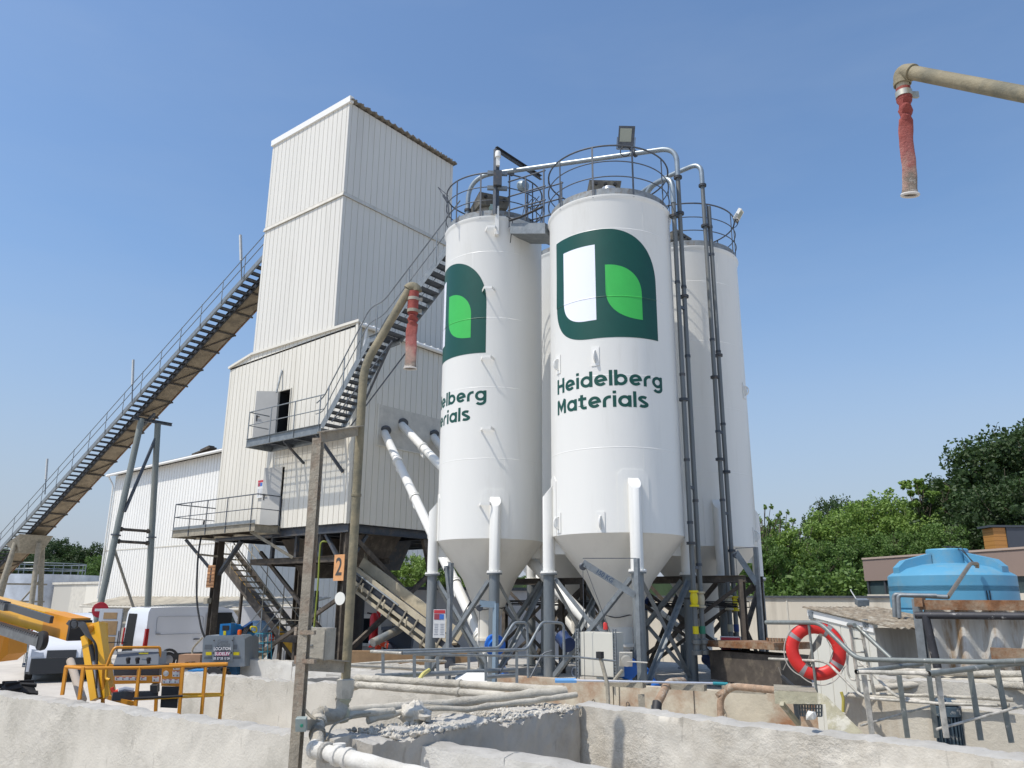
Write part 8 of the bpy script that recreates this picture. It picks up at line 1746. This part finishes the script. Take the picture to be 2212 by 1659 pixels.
hand(J, ch, 'wrl', J['wrl'][:3], (.6, 0, -.7), (.7, 0, .6)); hand(J, ch, 'wrr', J['wrr'][:3], (.8, 0, -.5), (.5, 0, .8))
def paintA(p):
    if (abs(p.y) > .2 or p.x > .12) and p.z < 1.02 and p.x > .10: return 0
    if p.z > 1.52: return 0
    if p.z > 1.18 : return 2 if 1.24 < p.z < 1.285 or 1.36 < p.z < 1.395 else 1
    return 3
pb = P2(1180, 1500, 33.4); pb = V((pb.x, pb.y, 0)); cam_az = math.atan2(-pb.y, -pb.x)
person('man in orange and navy jacket and white helmet standing behind the blue lift', pb, math.atan2(-CR.y, -CR.x)+.25, J, ch, paintA, (.09, 0, 1.655), (.93, 0, -.35))
# bending man
J = {'pel': (0, 0, .92, .15), 'wai': (.12, 0, 1.02, .14), 'che': (.32, 0, 1.10, .16), 'neb': (.46, 0, 1.10, .085), 'nec': (.53, 0, 1.08, .055),
     'shl': (.42, .19, 1.07, .072), 'ell': (.46, .24, .80, .05), 'wrl': (.58, .18, .62, .034), 'shr': (.42, -.19, 1.07, .072), 'elr': (.48, -.24, .80, .05), 'wrr': (.62, -.16, .66, .034),
     'hil': (-.02, .10, .86, .115), 'knl': (.06, .12, .47, .075), 'anl': (-.03, .13, .09, .05), 'tol': (.13, .14, .04, .04), 'hir': (-.02, -.10, .86, .115), 'knr': (.10, -.12, .47, .075), 'anr': (.05, -.13, .09, .05), 'tor': (.21, -.14, .04, .04)}
ch = [['pel', 'wai', 'che', 'neb', 'nec'], ['che', 'shl', 'ell', 'wrl'], ['che', 'shr', 'elr', 'wrr'], ['pel', 'hil', 'knl', 'anl', 'tol'], ['pel', 'hir', 'knr', 'anr', 'tor']]
hand(J, ch, 'wrl', J['wrl'][:3], (.5, 0, -.8), (.8, 0, .5)); hand(J, ch, 'wrr', J['wrr'][:3], (.5, 0, -.8), (.8, 0, .5))
def paintB(p):
    if p.x > .5 and p.z < .72: return 0
    if p.x > .50 and p.z > 1.0 and abs(p.y) < .09: return 0
    if p.x > .10 and p.z > .74: return 2 if .16 < p.x < .205 or .34 < p.x < .37 else 1
    return 3
pb = P3(640, 1010, 27.2); pb = V((pb.x, pb.y, .0))
pz = P3(600, 880, 27.2).z-1.10
person('man in an orange vest and white helmet bending forward under the grey chute', pb+V((0, 0, max(0, pz))), math.atan2(-CR.y, -CR.x)-.1, J, ch, paintB, (.63, 0, 1.05), (.75, 0, -.66))
# ================================================================ GROUND AND VEGETATION
gm = mat('yard_concrete', (.52, .48, .42), .95, noise_s=.5, noise_amt=.08, dirt=(.40, .365, .32), dirt_s=.22, dirt_lo=.46, dirt_hi=.66, bump=.5, bump_s=6)
g = MB(); g.q([(-900, -300, 0), (600, -300, 0), (600, 1200, 0), (-900, 1200, 0)]); tag(g.build('ground', gm, None, smooth=False), kind='structure')
def leafmat(name, c1, c2, s_=.35):
    M = bpy.data.materials.new(name); M.use_nodes = True; n = M.node_tree.nodes; L = M.node_tree.links; b = n['Principled BSDF']; b.inputs['Roughness'].default_value = .6
    tc = n.new('ShaderNodeTexCoord'); nz = n.new('ShaderNodeTexNoise'); nz.inputs['Scale'].default_value = s_; nz.inputs['Detail'].default_value = 4; L.new(tc.outputs['Object'], nz.inputs['Vector'])
    mr = n.new('ShaderNodeMapRange'); mr.inputs[1].default_value = .35; mr.inputs[2].default_value = .65; L.new(nz.outputs[0], mr.inputs[0])
    mx = n.new('ShaderNodeMix'); mx.data_type = 'RGBA'; L.new(mr.outputs[0], mx.inputs[0]); mx.inputs[6].default_value = (*c1, 1); mx.inputs[7].default_value = (*c2, 1); L.new(mx.outputs[2], b.inputs['Base Color'])
    tr = n.new('ShaderNodeBsdfTranslucent'); L.new(mx.outputs[2], tr.inputs[0]); ms = n.new('ShaderNodeMixShader'); ms.inputs[0].default_value = .3
    L.new(b.outputs[0], ms.inputs[1]); L.new(tr.outputs[0], ms.inputs[2]); L.new(ms.outputs[0], n['Material Output'].inputs[0]); return M
m_lfA = leafmat('leaf_light', (.14, .225, .04), (.21, .32, .06)); m_lfB = leafmat('leaf_mid', (.08, .15, .028), (.13, .22, .045)); m_lfC = leafmat('leaf_dark', (.028, .055, .014), (.055, .10, .024))
m_bark = mat('bark', (.10, .08, .06), .95, noise_s=8, noise_amt=.3)
def tree_meshes(seed, H, W_, lsz, nl, m_, clumps=22, hole=.0, low=.18, sparse=False):
    rng = random.Random(seed); t_ = MB(); tips = []
    tr = [V((0, 0, 0))]; 
    for k in range(7): tr.append(tr[-1]+V((rng.uniform(-.04, .04)*H/6, rng.uniform(-.04, .04)*H/6, H*.85/7)))
    t_.tube(tr, .1, 8, rs=[H*.018*(1-.12*k) for k in range(8)])
    cl = []
    for k in range(clumps):
        t = low+(1-low)*((k+.5)/clumps)**.85; a = k*2.4+rng.uniform(-.4, .4); env = math.sin(math.pi*min(1, (t*.95-low*.6)/(1-low*.6)))**.6 if t < .98 else .2
        r_ = W_*env*rng.uniform(.45, 1.0) if not sparse else W_*rng.uniform(.3, 1)
        c = V((math.cos(a)*r_, math.sin(a)*r_, H*t*.94)); s_ = W_*rng.uniform(.28, .50)*(1.0 if not sparse else .42)
        cl.append((c, s_)); i = min(6, int(t*.75*8)); b0 = tr[max(1, i)]
        t_.tube([b0, lerp(b0, c, .5)+V((0, 0, s_*.15)), c], .05, 5, rs=[H*.006, H*.004, H*.0015])
        for q in range(2): t_.tube([lerp(b0, c, .6), c+V((rng.uniform(-1, 1), rng.uniform(-1, 1), rng.uniform(-.2, .9)))*s_*.8], .02, 4, rs=[H*.003, H*.001])
    if hole == 0: cl.append((V((0, 0, H*.5)), W_*.5)); cl.append((V((0, 0, H*.75)), W_*.45))
    lv = []; fv = []
    tot = sum(s_**2 for c, s_ in cl)
    for c, s_ in cl:
        n = int(nl*s_**2/tot); sub = [(V((rng.gauss(0, 1), rng.gauss(0, 1), rng.gauss(0, 1))).normalized()*s_*rng.uniform(.4, 1.0), s_*rng.uniform(.25, .45)) for _ in range(9)]
        for k in range(n):
            sc_, sr = sub[rng.randrange(9)]; d = V((rng.gauss(0, 1), rng.gauss(0, 1), rng.gauss(0, .8))); d = d.normalized()*rng.random()**.33
            p = c+V((sc_.x, sc_.y, sc_.z*.75))+d*sr; a = V((rng.gauss(0, 1), rng.gauss(0, 1), rng.gauss(0, .7))).normalized(); b = a.cross(V((rng.gauss(0, 1), rng.gauss(0, 1), rng.gauss(0, 1)))).normalized(); s2 = lsz*rng.uniform(.6, 1.3)
            i = len(lv); lv += [p-a*s2, p-b*s2*.55, p+a*s2, p+b*s2*.55]; fv.append((i, i+1, i+2, i+3))
    me = bpy.data.meshes.new('crown'); me.from_pydata([tuple(v) for v in lv], [], fv); me.materials.append(m_); me.update()
    tm = bpy.data.meshes.new('trunk'); tm.from_pydata([tuple(v) for v in t_.v], [], t_.f); tm.materials.append(m_bark); tm.polygons.foreach_set('use_smooth', [True]*len(tm.polygons)); tm.update()
    return tm, me
KIND = {'light': tree_meshes(1, 10, 3.2, .12, 17000, m_lfA), 'light2': tree_meshes(12, 10, 3.3, .12, 17000, m_lfA, clumps=26), 'mid': tree_meshes(2, 10, 3.3, .12, 17000, m_lfB), 'mid2': tree_meshes(22, 10, 3.0, .12, 17000, m_lfB, clumps=28),
        'dark': tree_meshes(3, 10, 3.4, .12, 18000, m_lfC), 'dark2': tree_meshes(33, 10, 3.6, .12, 18000, m_lfC, clumps=30), 'sparse': tree_meshes(4, 10, 2.0, .12, 8000, m_lfA, clumps=34, hole=1, low=.42, sparse=True), 'thin': tree_meshes(5, 10, 1.6, .10, 1800, m_lfA, clumps=22, hole=1, low=.45, sparse=True)}
rngT = random.Random(99)
def tree(kind, u, vtop, d, label, group, sw=1.0, name='tree'):
    tm, cm_ = KIND[kind]; top = PD(u, vtop, d); h_ = top.z; s_ = h_/9.55
    o = thing(name, label, 'tree', (top.x, top.y, 0), group); o.rotation_euler = (0, 0, rngT.uniform(0, 6.28)); 
    for me, nm in ((tm, 'trunk'), (cm_, 'crown')):
        c = bpy.data.objects.new(nm, me); COL.objects.link(c); c.parent = o; c.scale = (s_*sw, s_*sw, s_)
    return o
GR, GLf, GC = 'trees behind the right hand buildings', 'trees behind the low building on the left', 'trees seen under the plant'
R_L = [('mid', 1640, 1135, 56, 1.0), ('thin', 1642, 1085, 50, .8), ('thin', 1680, 1098, 52, .7), ('light', 1690, 1150, 50, 1.0), ('thin', 1722, 1118, 52, .8), ('mid2', 1722, 1165, 60, 1.1), ('light2', 1745, 1185, 50, .9), ('light', 1782, 1112, 56, .95),
       ('dark', 1800, 1092, 66, .7), ('light2', 1822, 1118, 58, .9), ('light', 1862, 1092, 60, .95), ('light2', 1898, 1076, 62, .9), ('mid', 1935, 1100, 66, .9), ('light', 1962, 1112, 58, .9), ('sparse', 1993, 1034, 58, 1.0), ('light2', 2004, 1128, 56, .8),
       ('mid2', 1660, 1175, 47, .9), ('mid', 1770, 1185, 48, .9), ('mid', 1840, 1175, 50, .9), ('mid2', 1900, 1165, 52, .9), ('mid', 1945, 1170, 50, .8), ('mid2', 1985, 1165, 52, .9),
       ('dark', 2035, 1080, 58, .9), ('dark2', 2068, 1052, 60, .85), ('dark', 2100, 1040, 62, .8), ('dark2', 2125, 1075, 56, .9), ('dark', 2150, 985, 60, .95), ('dark2', 2190, 950, 58, .95), ('dark', 2225, 945, 62, 1.0), ('dark2', 2172, 1060, 52, .9), ('dark', 2235, 1040, 50, .9), ('dark2', 2080, 1130, 54, .9), ('mid', 2030, 1150, 50, .8)]
desc = {'light': 'fresh light green leafy tree', 'light2': 'broad light green tree', 'mid': 'mid green bushy tree', 'mid2': 'narrow mid green tree', 'dark': 'dark green tall tree', 'dark2': 'broad dark green tree', 'sparse': 'airy young tree standing above the others against the sky', 'thin': 'thin nearly bare sapling rising against the sky'}
def where(u):
    for a, b in ((1660, 'beside the right silo edge'), (1700, 'just right of the silos'), (1740, 'in the dip of the tree line'), (1790, 'left of the wood above the long wall'), (1830, 'at the pointed treetop'), (1880, 'in the middle of the light wood'), (1930, 'left above the brown office'), (1975, 'above the corner of the office'), (2010, 'behind the blue tank, left side'), (2060, 'at the gap behind the blue tank'), (2110, 'above the blue tank neck'), (2160, 'left of the slate container'), (2200, 'behind the slate container')):
        if u <= a: return b
    return 'at the right edge'
seen_lab = {}
for k, u, v, d, sw in R_L:
    lb = desc[k]+' '+where(u)
    if k in ('sparse', 'thin'): lb = desc[k]+(', behind the office corner' if k == 'sparse' else {1642: ', nearest the silo', 1680: ', middle one', 1722: ', rightmost one'}[u])
    elif lb in seen_lab: lb = desc[k].replace('tree', 'lower tree')+' '+where(u)
    seen_lab[lb] = 1
    tree(k, u, v, d, lb, GR, sw)
for i, (k, u, v, d, sw) in enumerate((('dark', 18, 1195, 100, 1), ('dark2', 70, 1188, 105, 1), ('dark', 105, 1178, 108, 1), ('dark2', 140, 1172, 110, .9), ('dark', 170, 1192, 108, 1), ('dark2', 203, 1182, 104, .9), ('mid', 215, 1210, 96, .8), ('dark', 45, 1210, 95, 1.1), ('dark2', 120, 1215, 96, 1.1), ('mid2', 190, 1225, 92, .9), ('dark', 245, 1205, 98, .8))):
    nmz = ('at the far left edge', 'just right of the conveyor', 'left of the highest crown', 'forming the highest crown', 'right of the highest crown', 'near the warehouse corner', 'lighter, touching the warehouse corner', 'low behind the conveyor foot', 'low above the round tank', 'lighter and low above the low building', 'half hidden by the warehouse')[i]
    tree(k, u, v, d, 'dark woodland tree '+nmz if 'lighter' not in nmz else 'woodland tree '+nmz, GLf, sw)
for i, (k, u, v, d, sw) in enumerate((('light', 905, 1205, 44, .9), ('light2', 945, 1200, 42, .9), ('mid', 855, 1212, 48, .9), ('dark', 815, 1205, 55, 1.0), ('mid2', 985, 1205, 46, .9), ('dark2', 880, 1195, 60, .9), ('mid', 1180, 1225, 45, .8))):
    tree(k, u, v, d, desc[k]+(' framed by the plant braces', ' right behind the left silo leg', ' seen left of the brace crossing', ' in the dark gap under the plant', ' glimpsed behind the slimmer silo leg', ' deep in the gap below the plant floor', ' barely visible between the two front silos')[i], GC, sw)
# undergrowth mass filling below the crowns on the right
rng = random.Random(8); lv = []; fv = []
for k in range(40000):
    u = rng.uniform(1600, 2230); d = rng.uniform(44, 50); q = PD(u, 1300, d); hmax = 4.2+1.3*fbm((q.x*.3, q.y*.3, 0), 1.0); z = hmax*rng.random()**.7
    p = V((q.x, q.y, z)); a = V((rng.gauss(0, 1), rng.gauss(0, 1), rng.gauss(0, .7))).normalized(); b = a.cross(V((rng.gauss(0, 1), rng.gauss(0, 1), rng.gauss(0, 1)))).normalized(); s2 = rng.uniform(.09, .17)
    i = len(lv); lv += [p-a*s2, p-b*s2*.55, p+a*s2, p+b*s2*.55]; fv.append((i, i+1, i+2, i+3))
me = bpy.data.meshes.new('undergrowth'); me.from_pydata([tuple(v) for v in lv], [], fv); me.materials.append(m_lfB); me.update(); uo = bpy.data.objects.new('undergrowth', me); COL.objects.link(uo); tag(uo, kind='stuff')
# distant wooded horizon
hm = MB(); n = 120
def ridge(name, d, a0, a1, hb, m_):
    mb = MB()
    for k in range(n+1):
        a = rad(a0+(a1-a0)*k/n); x, y = math.sin(a)*-d, math.cos(a)*d; z = hb*(1+.25*fbm((x*.02, y*.02, 1), 1)+.12*fbm((x*.1, y*.1, 2), 1)); mb.v += [V((x, y, -1)), V((x, y, z)), V((x*1.2, y*1.2, z*.6)), V((x*1.2, y*1.2, -1))]
    for k in range(n):
        for j in range(3): mb.f.append([4*k+j, 4*k+4+j, 4*k+5+j, 4*k+1+j]); mb.mi.append(0)
    tag(mb.build(name, m_, None), kind='structure')
ridge('hills', 260, -30, 95, 9, mat('far_wood', (.035, .06, .025), .95, noise_s=.15, noise_amt=.4, bump=1, bump_s=.5))
